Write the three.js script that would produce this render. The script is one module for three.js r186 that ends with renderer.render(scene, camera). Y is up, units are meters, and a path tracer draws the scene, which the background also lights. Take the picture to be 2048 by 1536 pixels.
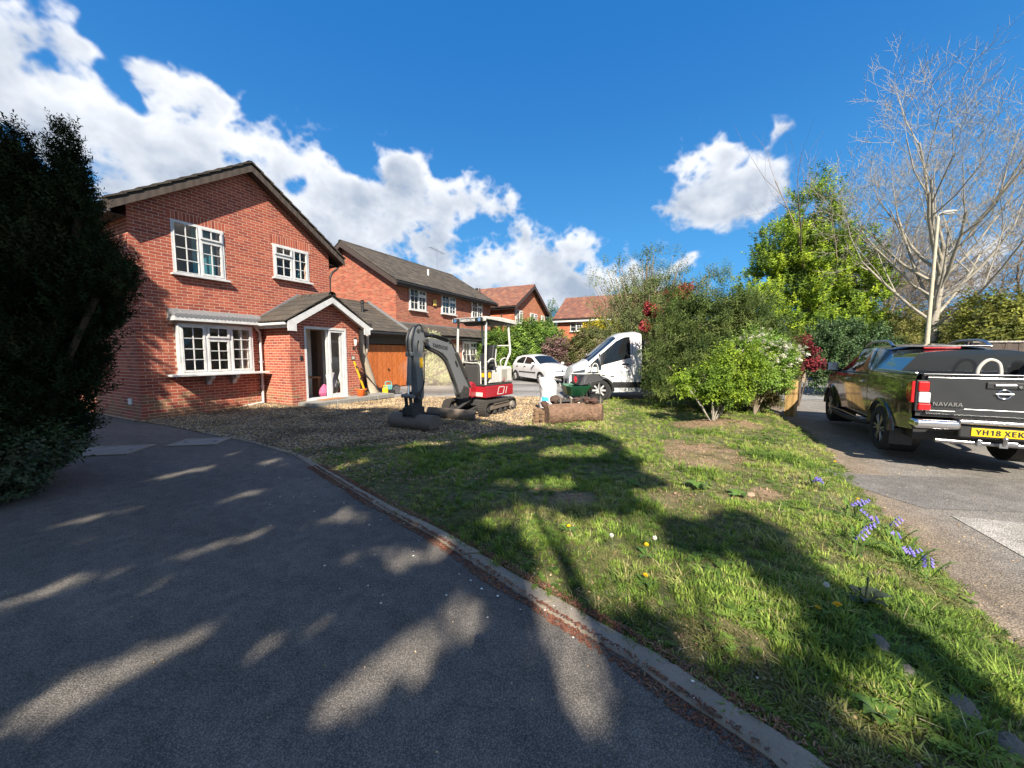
import * as THREE from 'three';
import { mergeGeometries, toCreasedNormals, mergeVertices } from 'three/addons/utils/BufferGeometryUtils.js';
import { RoundedBoxGeometry } from 'three/addons/geometries/RoundedBoxGeometry.js';
import { TextGeometry } from 'three/addons/geometries/TextGeometry.js';
import { FontLoader } from 'three/addons/loaders/FontLoader.js';
import { ImprovedNoise } from 'three/addons/math/ImprovedNoise.js';
import { MarchingCubes } from 'three/addons/objects/MarchingCubes.js';

// ---------- camera, sun, exposure ----------
const scene = new THREE.Scene();
const camera = new THREE.PerspectiveCamera(91.36, 4 / 3, 0.05, 1500);
camera.position.set(0, 1.55, 0);
camera.rotation.x = -0.082;
const renderer = new THREE.WebGLRenderer({ antialias: true });
renderer.toneMapping = THREE.LinearToneMapping;
renderer.toneMappingExposure = 2.4;
renderer.shadowMap.enabled = true;
const SUN_EL = 0.663, SUN_AZ = -0.035;                       // light travels away from the viewer, a touch to the left
const LIGHT = new THREE.Vector3(Math.sin(SUN_AZ) * Math.cos(SUN_EL), -Math.sin(SUN_EL), -Math.cos(SUN_AZ) * Math.cos(SUN_EL));
const sun = new THREE.DirectionalLight(new THREE.Color(1, 0.91, 0.77), 4.5);
sun.position.copy(LIGHT).multiplyScalar(-80);
sun.castShadow = true; sun.shadow.radius = 1; sun.shadow.mapSize.set(4096, 4096);
Object.assign(sun.shadow.camera, { left: -40, right: 40, top: 40, bottom: -40, near: 1, far: 200 });
scene.add(sun, sun.target);

// ---------- random numbers and noise ----------
let seedNow = 12345;
function seed(n) { seedNow = n | 0; }
function rnd() { seedNow = (seedNow + 0x6d2b79f5) | 0; let t = Math.imul(seedNow ^ (seedNow >>> 15), 1 | seedNow); t = (t + Math.imul(t ^ (t >>> 7), 61 | t)) ^ t; return ((t ^ (t >>> 14)) >>> 0) / 4294967296; }
const rr = (a, b) => a + (b - a) * rnd();
const pick = (a) => a[Math.floor(rnd() * a.length)];
const clamp = (x, a = 0, b = 1) => Math.min(b, Math.max(a, x));
const ss = (a, b, x) => { const t = clamp((x - a) / (b - a)); return t * t * (3 - 2 * t); };
const mix = (a, b, t) => a + (b - a) * t;
const IN = new ImprovedNoise();
const n3 = (x, y, z) => IN.noise(x, y, z);
function fbm(x, y, z, oct = 4) { let s = 0, a = 0.5, f = 1; for (let i = 0; i < oct; i++) { s += a * n3(x * f, y * f, z * f); a *= 0.5; f *= 2.03; } return s; }

// ---------- sky: computed air and clouds ----------
// each cloud puff: azimuth and elevation (degrees, seen from the viewer) and angular radius
const PUFFS = {
  bank: [[-50.3, 25.0, 5.0], [-47.4, 27.4, 3.2], [-51.2, 20.2, 4.7], [-47.6, 20.8, 4.3], [-43.0, 26.9, 2.0], [-44.9, 20.5, 5.1], [-41.5, 25.9, 2.1], [-38.5, 25.4, 2.5], [-36.8, 27.2, 1.8], [-41.6, 19.2, 6.6], [-37.1, 22.3, 5.1], [-32.7, 22.9, 3.1], [-30.8, 18.6, 7.5], [-26.2, 21.1, 3.5], [-23.3, 18.1, 7.5], [-16.0, 23.6, 2.9], [-14.6, 25.1, 2.0], [-16.1, 19.5, 6.1], [-9.1, 21.2, 4.0], [-4.3, 21.1, 3.3], [-0.3, 21.3, 1.9], [-22.8, 14.5, 4.3], [-12.0, 17.3, 4.2]],
  low: [[-10.6, 13.4, 3.0], [1.9, 17.4, 2.3], [-1.8, 11.9, 4.9], [4.9, 13.5, 4.8], [10.0, 15.4, 2.7], [-5.5, 10.4, 3.3], [9.4, 9.6, 4.4], [4.2, 7.9, 5.0], [13.7, 8.4, 5.5], [19.9, 9.5, 4.5], [48.9, 7.1, 2.7], [51.2, 8.6, 2.9]],
  side: [[25.7, 22.5, 3.8], [28.5, 24.1, 2.1], [24.3, 19.7, 3.6], [28.2, 17.7, 3.5], [33.0, 20.2, 2.7], [31.3, 18.8, 2.9], [34.4, 25.2, 1.35], [24.3, 12.4, 1.3]],
};
function makeSky() {
  const W = 3072, H = 1536, data = new Float32Array(W * H * 4), D = Math.PI / 180;
  const puffs = Object.entries(PUFFS).flatMap(([k, l]) => l.map(([a, e, r]) => [a, e, k === 'side' ? r * 1.12 : r])).map(([a, e, r]) => ({ x: Math.sin(a * D) * Math.cos(e * D), y: Math.sin(e * D), z: -Math.cos(a * D) * Math.cos(e * D), r: r * D * 1.04, e: e * D }));
  const gaps = [[-44.9, 27.7, 1.7, 1.1], [-48.3, 24.6, 1.2, 0.8], [-44.7, 25.7, 1.6, 1.0], [-43.4, 24.2, 1.3, 0.9], [-51.6, 19.1, 1.4, 0.9], [-48.8, 19.6, 1.3, 0.8], [-45.1, 29.8, 1.8, 1.2], [-34.8, 24.9, 2.0, 0.8], [-20, 23.4, 2.2, 0.8], [-40.3, 23.4, 1.1, 0.5]].map(([a, e, r, s]) => ({ x: Math.sin(a * D) * Math.cos(e * D), y: Math.sin(e * D), z: -Math.cos(a * D) * Math.cos(e * D), r: r * D, s }));
  for (let j = 0; j < H; j++) {
    const el = ((j + 0.5) / H - 0.5) * Math.PI, y = Math.sin(el), ce = Math.cos(el);
    const k = Math.pow(1 - clamp(y / 0.7), 1.8);                    // paler towards the horizon
    const R = mix(0.0105, 0.075, k), G = mix(0.082, 0.27, k), Bl = mix(0.25, 0.5, k);
    for (let i = 0; i < W; i++) {
      const az = ((i + 0.5) / W - 0.5) * 2 * Math.PI, x = ce * Math.cos(az), z = ce * Math.sin(az), o = (j * W + i) * 4;
      let r = R, g = G, b = Bl;
      if (y > -0.02) {
        let sum = 0, rel = 0;
        const wx = x + 0.016 * n3(x * 13, y * 13, z * 13 + 7) + 0.012 * n3(x * 31, y * 31, z * 31), wy = y + 0.016 * n3(x * 13 + 3, y * 13, z * 13) + 0.012 * n3(x * 31 + 9, y * 31, z * 31), wz = z;
        for (const p of puffs) {
          const dx = wx - p.x, dy = wy - p.y, dz = wz - p.z, q = (dx * dx + dy * dy + dz * dz) / (p.r * p.r);
          if (q > 5) continue;
          const w = Math.exp(-1.5 * q); sum += w; rel += w * (wy - p.y) / p.r;
        }
        for (const h of gaps) { const dx = wx - h.x, dy = wy - h.y, dz = wz - h.z, q = (dx * dx + dy * dy + dz * dz) / (h.r * h.r); if (q < 5) sum -= h.s * Math.exp(-1.5 * q); }
        rel = sum > 0.001 ? rel / sum : 0; let best = Math.min(sum, 1.4) * 1.15 - 0.8;
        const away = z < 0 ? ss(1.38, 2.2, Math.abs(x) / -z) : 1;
        if (away > 0) { const f = fbm(x * 3.1 + 40, y * 5.2, z * 3.1, 3) * 2.4 + 0.04 - 2.2 * (1 - away); if (f > best) { best = f; rel = 0.4 * fbm(x * 8, y * 8, z * 8, 2); } }  // extra cloud added outside the view to whiten the light in the shade
        if (best > -1.1) {
          let n = 0, bl = 0, am = 0.5, fr = 13; for (let o = 0; o < 6; o++) { const q = n3(x * fr + o * 3, y * fr * 1.15, z * fr + o); n += am * q; bl += am * (0.5 - 2 * Math.abs(q)); am *= 0.58; fr *= 2; }
          const dens = best + n * 0.9 + bl * 1.15;
          const a = ss(-0.16, 0.58, dens) * mix(0.86, 0.98, ss(0.3, 0.9, dens));
          if (a > 0.003) {
            const lit = clamp(0.62 + 0.42 * rel + 0.9 * fbm(x * 8 + 3, y * 10 - 0.6, z * 8, 5) + 0.75 * bl - 0.42 * ss(0.55, 1.3, dens) + 0.15 * (1 - a));
            const cr = mix(0.18, 0.44, lit), cg = mix(0.215, 0.45, lit), cb = mix(0.27, 0.47, lit);
            r = mix(r, cr, a); g = mix(g, cg, a); b = mix(b, cb, a);
          }
        }
      }
      data[o] = r; data[o + 1] = g; data[o + 2] = b; data[o + 3] = 1;
    }
  }
  const t = new THREE.DataTexture(data, W, H, THREE.RGBAFormat, THREE.FloatType);
  t.mapping = THREE.EquirectangularReflectionMapping; t.magFilter = THREE.LinearFilter; t.minFilter = THREE.LinearFilter; t.needsUpdate = true;
  return t;
}
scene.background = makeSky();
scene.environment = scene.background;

// ---------- scene bookkeeping ----------
const used = new Map();
function numbered(name) { const n = used.get(name) ?? 0; used.set(name, n + 1); return n ? name + '_' + String(n).padStart(3, '0') : name; }
const shade = (o) => { o.traverse?.((c) => { if (c.isMesh) { c.castShadow = true; c.receiveShadow = true; } }); return o; };
function tag(o, label, category, group, kind) {
  if (label) o.userData.label = label;
  if (category) o.userData.category = category;
  if (group) o.userData.group = group;
  if (kind) o.userData.kind = kind;
  return o;
}
function thing(name, label, category, pos = [0, 0, 0], turn = 0, group) {
  const o = new THREE.Group(); o.name = numbered(name); o.position.set(...pos); o.rotation.y = turn; scene.add(o);
  return tag(o, label, category, group);
}
function geoOf(g) { return g instanceof B ? g.get() : g; }
function part(parent, name, g, m, label) {
  const o = new THREE.Mesh(geoOf(g), m); o.name = name; o.castShadow = o.receiveShadow = true; parent.add(o);
  if (label) o.userData.label = label;
  return o;
}
function solo(name, g, m, label, category, pos = [0, 0, 0], turn = 0, group) {   // a thing that is one mesh
  const o = part(scene, numbered(name), g, m); o.position.set(...pos); o.rotation.y = turn; return tag(o, label, category, group);
}
function structure(name, g, m) { const o = part(scene, numbered(name), g, m); o.userData.kind = 'structure'; return o; }

// ---------- geometry builder ----------
const V = (x, y, z) => new THREE.Vector3(x, y, z);
const M4 = () => new THREE.Matrix4();
function place(x = 0, y = 0, z = 0, rx = 0, ry = 0, rz = 0, s = 1) { return M4().compose(V(x, y, z), new THREE.Quaternion().setFromEuler(new THREE.Euler(rx, ry, rz, 'YXZ')), Array.isArray(s) ? V(...s) : V(s, s, s)); }
function boxUV(g, k = 1) {                                        // uv in metres by the way each face points
  const p = g.attributes.position, n = g.attributes.normal, uv = new Float32Array(p.count * 2);
  for (let i = 0; i < p.count; i++) {
    const ax = Math.abs(n.getX(i)), ay = Math.abs(n.getY(i)), az = Math.abs(n.getZ(i));
    const [a, b] = ay >= ax && ay >= az ? [p.getX(i), p.getZ(i)] : ax >= az ? [p.getZ(i), p.getY(i)] : [p.getX(i), p.getY(i)];
    uv[i * 2] = a * k; uv[i * 2 + 1] = b * k;
  }
  g.setAttribute('uv', new THREE.BufferAttribute(uv, 2)); return g;
}
class B {
  constructor(uv = 1) { this.g = []; this.uv = uv; }
  add(g, m) {
    g = g.index ? g.toNonIndexed() : g.clone();
    for (const k of Object.keys(g.attributes)) if (!['position', 'normal', 'uv'].includes(k)) g.deleteAttribute(k);
    if (!g.attributes.normal) g.computeVertexNormals();
    if (m) g.applyMatrix4(m);
    this.g.push(boxUV(g, this.uv)); return this;
  }
  box(w, h, d, x, y, z, rx = 0, ry = 0, rz = 0, r = 0) { return this.add(r ? new RoundedBoxGeometry(w, h, d, 2, r) : new THREE.BoxGeometry(w, h, d), place(x, y, z, rx, ry, rz)); }
  cyl(r0, r1, h, x, y, z, rx = 0, ry = 0, rz = 0, seg = 16) { return this.add(new THREE.CylinderGeometry(r1, r0, h, seg), place(x, y, z, rx, ry, rz)); }
  ball(r, x, y, z, sx = 1, sy = 1, sz = 1, seg = 12) { return this.add(new THREE.SphereGeometry(r, seg, Math.ceil(seg * 0.7)), place(x, y, z, 0, 0, 0, [sx, sy, sz])); }
  along(p, q, g) { const a = V(...p), b = V(...q), d = b.clone().sub(a); return this.add(g(d.length()), M4().compose(a.clone().add(b).multiplyScalar(0.5), new THREE.Quaternion().setFromUnitVectors(V(0, 1, 0), d.normalize()), V(1, 1, 1))); }
  rod(p, q, r, r1 = r, seg = 10) { return this.along(p, q, (l) => new THREE.CylinderGeometry(r1, r, l, seg)); }
  beam(p, q, w, d, r = 0) { return this.along(p, q, (l) => (r ? new RoundedBoxGeometry(w, l, d, 2, r) : new THREE.BoxGeometry(w, l, d))); }
  tube(pts, r, seg = 8, n = pts.length * 5, closed = false) { return this.add(new THREE.TubeGeometry(new THREE.CatmullRomCurve3(pts.map((p) => V(...p)), closed), n, r, seg, closed)); }
  prism(pts, d, m, bevel = 0, holes = []) {                       // outline in x,y, pushed out along z, centred
    const s = new THREE.Shape(pts.map((p) => new THREE.Vector2(...p)));
    for (const h of holes) s.holes.push(new THREE.Path(h.map((p) => new THREE.Vector2(...p))));
    const g = new THREE.ExtrudeGeometry(s, { depth: d - 2 * bevel, bevelEnabled: bevel > 0, bevelSize: bevel, bevelThickness: bevel, bevelOffset: -bevel, bevelSegments: 2, curveSegments: 8 });
    g.translate(0, 0, -d / 2 + bevel); return this.add(g, m);
  }
  lathe(pts, m, seg = 24) { return this.add(new THREE.LatheGeometry(pts.map((p) => new THREE.Vector2(...p)), seg), m); }
  quad(a, b, c, d) {
    const g = new THREE.BufferGeometry(); g.setAttribute('position', new THREE.Float32BufferAttribute([...a, ...b, ...c, ...a, ...c, ...d], 3)); g.computeVertexNormals(); return this.add(g);
  }
  get(crease) { let g = this.g.length === 1 ? this.g[0] : mergeGeometries(this.g); if (crease) g = boxUV(toCreasedNormals(g, crease), this.uv); return g; }
}
// a skin through rings of points; rings[i][j] = [x, y, z]
function skin(rings, { closed = false, caps = false, crease = 0.6, uv = 1 } = {}) {
  const pos = [], R = rings.length, K = rings[0].length, L = closed ? K : K - 1;
  for (let i = 0; i < R - 1; i++) for (let j = 0; j < L; j++) {
    const a = rings[i][j], b = rings[i][(j + 1) % K], c = rings[i + 1][(j + 1) % K], d = rings[i + 1][j];
    pos.push(...a, ...b, ...c, ...a, ...c, ...d);
  }
  if (caps) for (const [ring, flip] of [[rings[0], 1], [rings[R - 1], 0]]) {
    const c = ring.reduce((s, p) => s.map((v, k) => v + p[k] / K), [0, 0, 0]);
    for (let j = 0; j < L; j++) { const p = ring[j], q = ring[(j + 1) % K]; pos.push(...c, ...(flip ? q : p), ...(flip ? p : q)); }
  }
  let g = new THREE.BufferGeometry(); g.setAttribute('position', new THREE.Float32BufferAttribute(pos, 3));
  g = mergeVertices(g, 1e-4); g.computeVertexNormals(); g = toCreasedNormals(g, crease); return boxUV(g, uv);
}

// ---------- computed textures ----------
function canvasless(n, f, { srgb = false } = {}) {
  const d = new Uint8Array(n * n * 4);
  for (let y = 0; y < n; y++) for (let x = 0; x < n; x++) { const c = f(x / n, y / n, x, y), o = (y * n + x) * 4; for (let k = 0; k < 3; k++) d[o + k] = clamp(Array.isArray(c) ? c[k] : c) * 255; d[o + 3] = 255; }
  const t = new THREE.DataTexture(d, n, n); t.wrapS = t.wrapT = THREE.RepeatWrapping; t.magFilter = THREE.LinearFilter; t.minFilter = THREE.LinearMipmapLinearFilter; t.needsUpdate = true;
  if (srgb) t.colorSpace = THREE.SRGBColorSpace; return t;
}
// noise that closes on itself over the unit square
function tile(u, v, f, s = 0, oct = 3) { let r = 0, a = 0.5; for (let o = 0; o < oct; o++) { const k = f * 2 ** o, x = u * k, y = v * k, bx = u, by = v; const A = n3(x, y, s + o * 7.3), Bn = n3(x - k, y, s + o * 7.3), Cn = n3(x, y - k, s + o * 7.3), Dn = n3(x - k, y - k, s + o * 7.3); r += a * ((1 - bx) * (1 - by) * A + bx * (1 - by) * Bn + (1 - bx) * by * Cn + bx * by * Dn); a *= 0.5; } return r; }
const scaled = (t, k) => { const c = t.clone(); c.repeat.set(k, k); c.needsUpdate = true; return c; };
const lin = (c) => (c <= 0.0031308 ? c * 12.92 : 1.055 * Math.pow(c, 1 / 2.4) - 0.055);      // linear to sRGB
const col = (r, g, b) => new THREE.Color(r, g, b);
const mat = (c, o = {}) => new THREE.MeshStandardMaterial({ color: col(...c), roughness: 0.8, ...o });
const phys = (c, o = {}) => new THREE.MeshPhysicalMaterial({ color: col(...c), roughness: 0.6, ...o });
const colTex = (n, f) => canvasless(n, (u, v, x, y) => f(u, v, x, y).map(lin), { srgb: true });
seed(7);
const speck = (n) => Array.from({ length: n * n }, () => rnd());
const S512 = speck(512);
const at512 = (x, y) => S512[((y + 512) % 512) * 512 + ((x + 512) % 512)];
const cell = (u, v, n, s = 0) => {                                // nearest of jittered points: [distance, id]
  let best = 9, id = 0; const cx = Math.floor(u * n), cy = Math.floor(v * n);
  for (let j = -1; j <= 1; j++) for (let i = -1; i <= 1; i++) {
    const gx = (cx + i + n) % n, gy = (cy + j + n) % n, a = at512(gx * 3 + s, gy * 5 + 11), b = at512(gx * 7 + 5, gy * 3 + s);
    const dx = cx + i + a - u * n, dy = cy + j + b - v * n, d = Math.hypot(dx, dy); if (d < best) { best = d; id = at512(gx + 31 + s, gy + 77); }
  }
  return [best, id];
};
const T = {
  asphalt: colTex(512, (u, v, x, y) => { const [d, id] = cell(u, v, 110); const k = 0.75 + 0.5 * tile(u, v, 6, 3) + (d < 0.45 ? (id - 0.45) * 0.95 : -0.25) + (at512(x, y) > 0.988 ? 0.8 : 0); return [0.5 * k, 0.5 * k, 0.5 * k]; }),
  asphaltBump: canvasless(512, (u, v) => { const [d] = cell(u, v, 110); return 1 - d; }),
  gravel: colTex(512, (u, v) => { const [d, id] = cell(u, v, 46, 9); const k = (0.25 + 0.9 * id) * (1 - 0.5 * d); return [0.62 * k, 0.5 * k, 0.36 * k]; }),
  gravelBump: canvasless(512, (u, v) => 1 - cell(u, v, 46, 9)[0]),
  soil: colTex(512, (u, v, x, y) => { const k = 0.8 + 1.1 * tile(u, v, 9, 5, 5) + 0.25 * (at512(x, y) - 0.5); return [0.5 * k, 0.5 * k, 0.5 * k]; }),
  soilBump: canvasless(512, (u, v) => 0.5 + tile(u, v, 12, 5, 5)),
  grit: colTex(256, (u, v, x, y) => { const k = 0.82 + 0.35 * tile(u, v, 5, 1, 4) + 0.16 * (at512(x, y) - 0.5); return [k, k, k]; }),
  gritBump: canvasless(256, (u, v, x, y) => 0.5 + 0.5 * tile(u, v, 20, 2, 3) + 0.2 * (at512(x, y) - 0.5)),
  wood: colTex(256, (u, v, x, y) => { const k = 0.8 + 0.5 * tile(u * 1, v, 3, 4, 2) + 0.3 * Math.sin(40 * u + 6 * tile(u, v, 3, 8, 3)) * 0.5 + 0.12 * (at512(x, y >> 4) - 0.5); return [k, k * 0.97, k * 0.94]; }),
  bark: colTex(256, (u, v, x, y) => { const k = 0.7 + 0.9 * Math.abs(tile(u, v * 0.5, 10, 6, 4)) + 0.15 * (at512(x, y) - 0.5); return [k, k * 0.97, k * 0.92]; }),
  brick: colTex(512, (u, v, x, y) => {                            // 1.8 m by 1.2 m of stretcher bond, for the houses too far away to pick bricks apart
    const r = Math.floor(v * 16), fy = v * 16 - r, bx = u * 8 + (r % 2) * 0.5, c = Math.floor(bx) % 8, fx = bx - Math.floor(bx);
    if (fy > 0.87 || fx > 0.955) return [0.45, 0.3, 0.22];
    const id = at512(c * 13 + 3, r * 17 + 5), k = 0.72 + 0.5 * id + 0.1 * (at512(x, y) - 0.5), warm = at512(c * 5, r * 11);
    return [0.33 * k, (0.075 + 0.05 * warm) * k, (0.042 + 0.03 * warm) * k];
  }),
  brickBump: canvasless(512, (u, v) => { const r = Math.floor(v * 16), fy = v * 16 - r, bx = u * 8 + (r % 2) * 0.5, fx = bx - Math.floor(bx); return fy > 0.87 || fx > 0.955 ? 0 : 1; }),
  weave: colTex(256, (u, v) => { const k = 0.9 + 0.1 * Math.sin(u * 400) * Math.sin(v * 400) + 0.2 * tile(u, v, 4, 9, 3); return [k, k, k]; }),
};
T.brick.repeat.set(1 / 1.8, 1 / 1.2); T.brickBump.repeat.set(1 / 1.8, 1 / 1.2);
const g1 = scaled(T.grit, 1.3), g4 = scaled(T.grit, 4), gb = scaled(T.gritBump, 3), wd = scaled(T.wood, 1.6), bk = scaled(T.bark, 2.2);
const M = {
  mortar: mat([0.72, 0.5, 0.37], { map: g1, bumpMap: gb, bumpScale: 0.003, roughness: 0.95 }),
  brickFar: mat([1, 1, 1], { map: T.brick, bumpMap: T.brickBump, bumpScale: 0.006, roughness: 0.9 }),
  brickFarOrange: mat([1.22, 1.2, 1.0], { map: T.brick, bumpMap: T.brickBump, bumpScale: 0.006, roughness: 0.9 }),
  white: phys([0.7, 0.7, 0.69], { roughness: 0.38, map: g1 }), whitePaint: mat([0.76, 0.75, 0.72], { roughness: 0.5, map: g4 }), lead: mat([0.22, 0.225, 0.235], { map: g4, roughness: 0.6, bumpMap: gb, bumpScale: 0.006 }),
  glass: phys([1, 1, 1], { transmission: 1, thickness: 0, roughness: 0.01, ior: 1.52 }), darkGlass: phys([0.02, 0.026, 0.03], { roughness: 0.03, ior: 1.6 }),
  barge: mat([0.085, 0.066, 0.055], { map: wd, roughness: 0.8 }), brownTrim: mat([0.07, 0.05, 0.042], { map: g4, roughness: 0.6 }),
  plaster: mat([0.78, 0.77, 0.74], { map: g1, roughness: 0.95 }), room: mat([0.34, 0.32, 0.3], { roughness: 0.95 }), carpet: mat([0.16, 0.12, 0.09]), teal: mat([0.05, 0.2, 0.24]), curtain: mat([0.7, 0.68, 0.63]),
  concrete: mat([0.34, 0.285, 0.22], { map: g1, bumpMap: gb, bumpScale: 0.006, roughness: 0.95 }), slab: mat([0.3, 0.29, 0.26], { map: g1, bumpMap: gb, bumpScale: 0.006, roughness: 0.95 }),
  steel: phys([0.5, 0.5, 0.51], { metalness: 1, roughness: 0.3 }), chrome: phys([0.75, 0.75, 0.76], { metalness: 1, roughness: 0.12 }), darkSteel: mat([0.045, 0.045, 0.048], { roughness: 0.5, metalness: 0.4, map: g4 }),
  black: mat([0.018, 0.018, 0.019], { roughness: 0.55 }), rubber: mat([0.022, 0.022, 0.023], { roughness: 0.9, map: g4 }), dirtyRubber: mat([0.05, 0.044, 0.038], { roughness: 0.95, map: g4, bumpMap: gb, bumpScale: 0.004 }),
  garage: mat([0.56, 0.16, 0.04], { map: wd, roughness: 0.55 }), terracotta: mat([0.3, 0.12, 0.07]), yellow: mat([0.75, 0.42, 0.01], { roughness: 0.45 }), orange: mat([0.8, 0.13, 0.02], { roughness: 0.5 }),
};
// ---------- the lie of the land ----------
const interp = (tab, z) => { let i = 0; while (i < tab.length - 2 && z < tab[i + 1][0]) i++; const [z0, x0] = tab[i], [z1, x1] = tab[i + 1]; return x0 + (x1 - x0) * clamp((z - z0) / (z1 - z0), z > tab[0][0] ? -5 : 0, 5); };
const kerbIn = (z) => interp([[8, 4.6], [3, 2.75], [0, 1.6], [-1.31, 0.98], [-1.52, 0.79], [-1.78, 0.58], [-2.03, 0.31], [-2.36, -0.02], [-3.05, -0.67], [-3.6, -1.28], [-4.23, -1.93], [-5.56, -3.28], [-6.42, -4.56], [-7.02, -5.74], [-7.91, -7.41], [-8.31, -8.29], [-12, -15.5]], z);
const kerbOut = (z) => kerbIn(z) + interp([[8, 0.19], [-1.3, 0.18], [-2.1, 0.2], [-3, 0.16], [-4.3, 0.12], [-6, 0.08], [-12, 0.05]], z);
const lawnL = (z) => (z > -5.7 ? kerbOut(z) : interp([[-5.7, -3.4], [-5.92, -2.6], [-6.24, -1.9], [-6.61, -1.11], [-7.25, -0.24], [-8.02, 0.39], [-10.64, 0.94], [-12.5, 1.0]], z));
const lawnR = (z) => interp([[4, 0.9], [-1, 2.27], [-1.91, 2.78], [-2.92, 3.36], [-4.49, 4.27], [-6.42, 5.45], [-8.02, 6.34], [-9.74, 7.0], [-12.5, 8.4]], z);
function hgt(x, z) {
  let h = -0.12 * ss(-1.1, 0.35, x - lawnR(z)) * ss(-13, -9.5, z) + 0.1 * ss(-4, -6, x) * ss(-9.2, -10.9, z) * (z > -16 ? 1 : 0);
  const l = Math.min(x - lawnL(z), lawnR(z) - x);
  if (l > 0 && z < 0.4 && z > -12.5) h += 0.075 * ss(0, 0.6, l) * ss(-12.5, -11.3, z) * (1 + 0.6 * fbm(x * 1.1, z * 1.1, 4, 2));
  h += 0.13 * ss(1.05, 0.1, Math.hypot((x - 4.25) / 0.95, (z + 7.45) / 0.65)); return h;
}
const soilAt = (x, z) => clamp(1.35 * (0.6 + 2.4 * fbm(x * 2.2, z * 2.2, 11, 4)) * Math.max(ss(1.0, 0.35, Math.hypot((x - 2.75) / 0.85, (z + 5.35) / 1.15)), ss(1, 0.5, Math.hypot((x - 4.2) / 1.1, (z + 7.5) / 0.7)), 0.75 * ss(1, 0.4, Math.hypot((x - 2.5) / 0.5, (z + 3.75) / 0.3)), 0.6 * ss(1, 0.3, Math.hypot((x - 1.6) / 0.5, (z + 3.6) / 0.45)), 0.5 * ss(1, 0.3, Math.hypot((x - 1.05) / 0.35, (z + 1.75) / 0.3)), 0.7 * ss(1, 0.3, Math.hypot((x - 0.5) / 0.5, (z + 3.7) / 0.4))));
function sheet(f, nu, nv, y, colour) {
  const pos = [], colr = [], idx = [];
  for (let j = 0; j <= nv; j++) for (let i = 0; i <= nu; i++) { const [x, z] = f(i / nu, j / nv), c = colour ? colour(x, z) : [1, 1, 1]; pos.push(x, y(x, z), z); colr.push(...c); }
  for (let j = 0; j < nv; j++) for (let i = 0; i < nu; i++) { const a = j * (nu + 1) + i, b = a + 1, c = a + nu + 1, d = c + 1; idx.push(a, b, c, b, d, c); }
  const g = new THREE.BufferGeometry(); g.setAttribute('position', new THREE.Float32BufferAttribute(pos, 3)); g.setAttribute('color', new THREE.Float32BufferAttribute(colr, 3)); g.setIndex(idx); g.computeVertexNormals();
  if (g.attributes.normal.getY(0) < 0) { g.setIndex(idx.map((v, k) => idx[k % 3 === 0 ? k : k % 3 === 1 ? k + 1 : k - 1])); g.computeVertexNormals(); }
  return boxUV(g);
}
const vc = (map, bump, bs, k, o = {}) => new THREE.MeshStandardMaterial({ vertexColors: true, map: scaled(map, k), bumpMap: scaled(bump, k), bumpScale: bs, roughness: 0.92, ...o });
M.drive = vc(T.asphalt, T.asphaltBump, 0.003, 1.35); M.road = vc(T.asphalt, T.asphaltBump, 0.003, 0.7); M.pave = vc(T.asphalt, T.asphaltBump, 0.004, 0.9);
M.gravelBase = vc(T.gravel, T.gravelBump, 0.012, 1.1); M.earth = vc(T.soil, T.soilBump, 0.02, 1.3);
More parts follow.
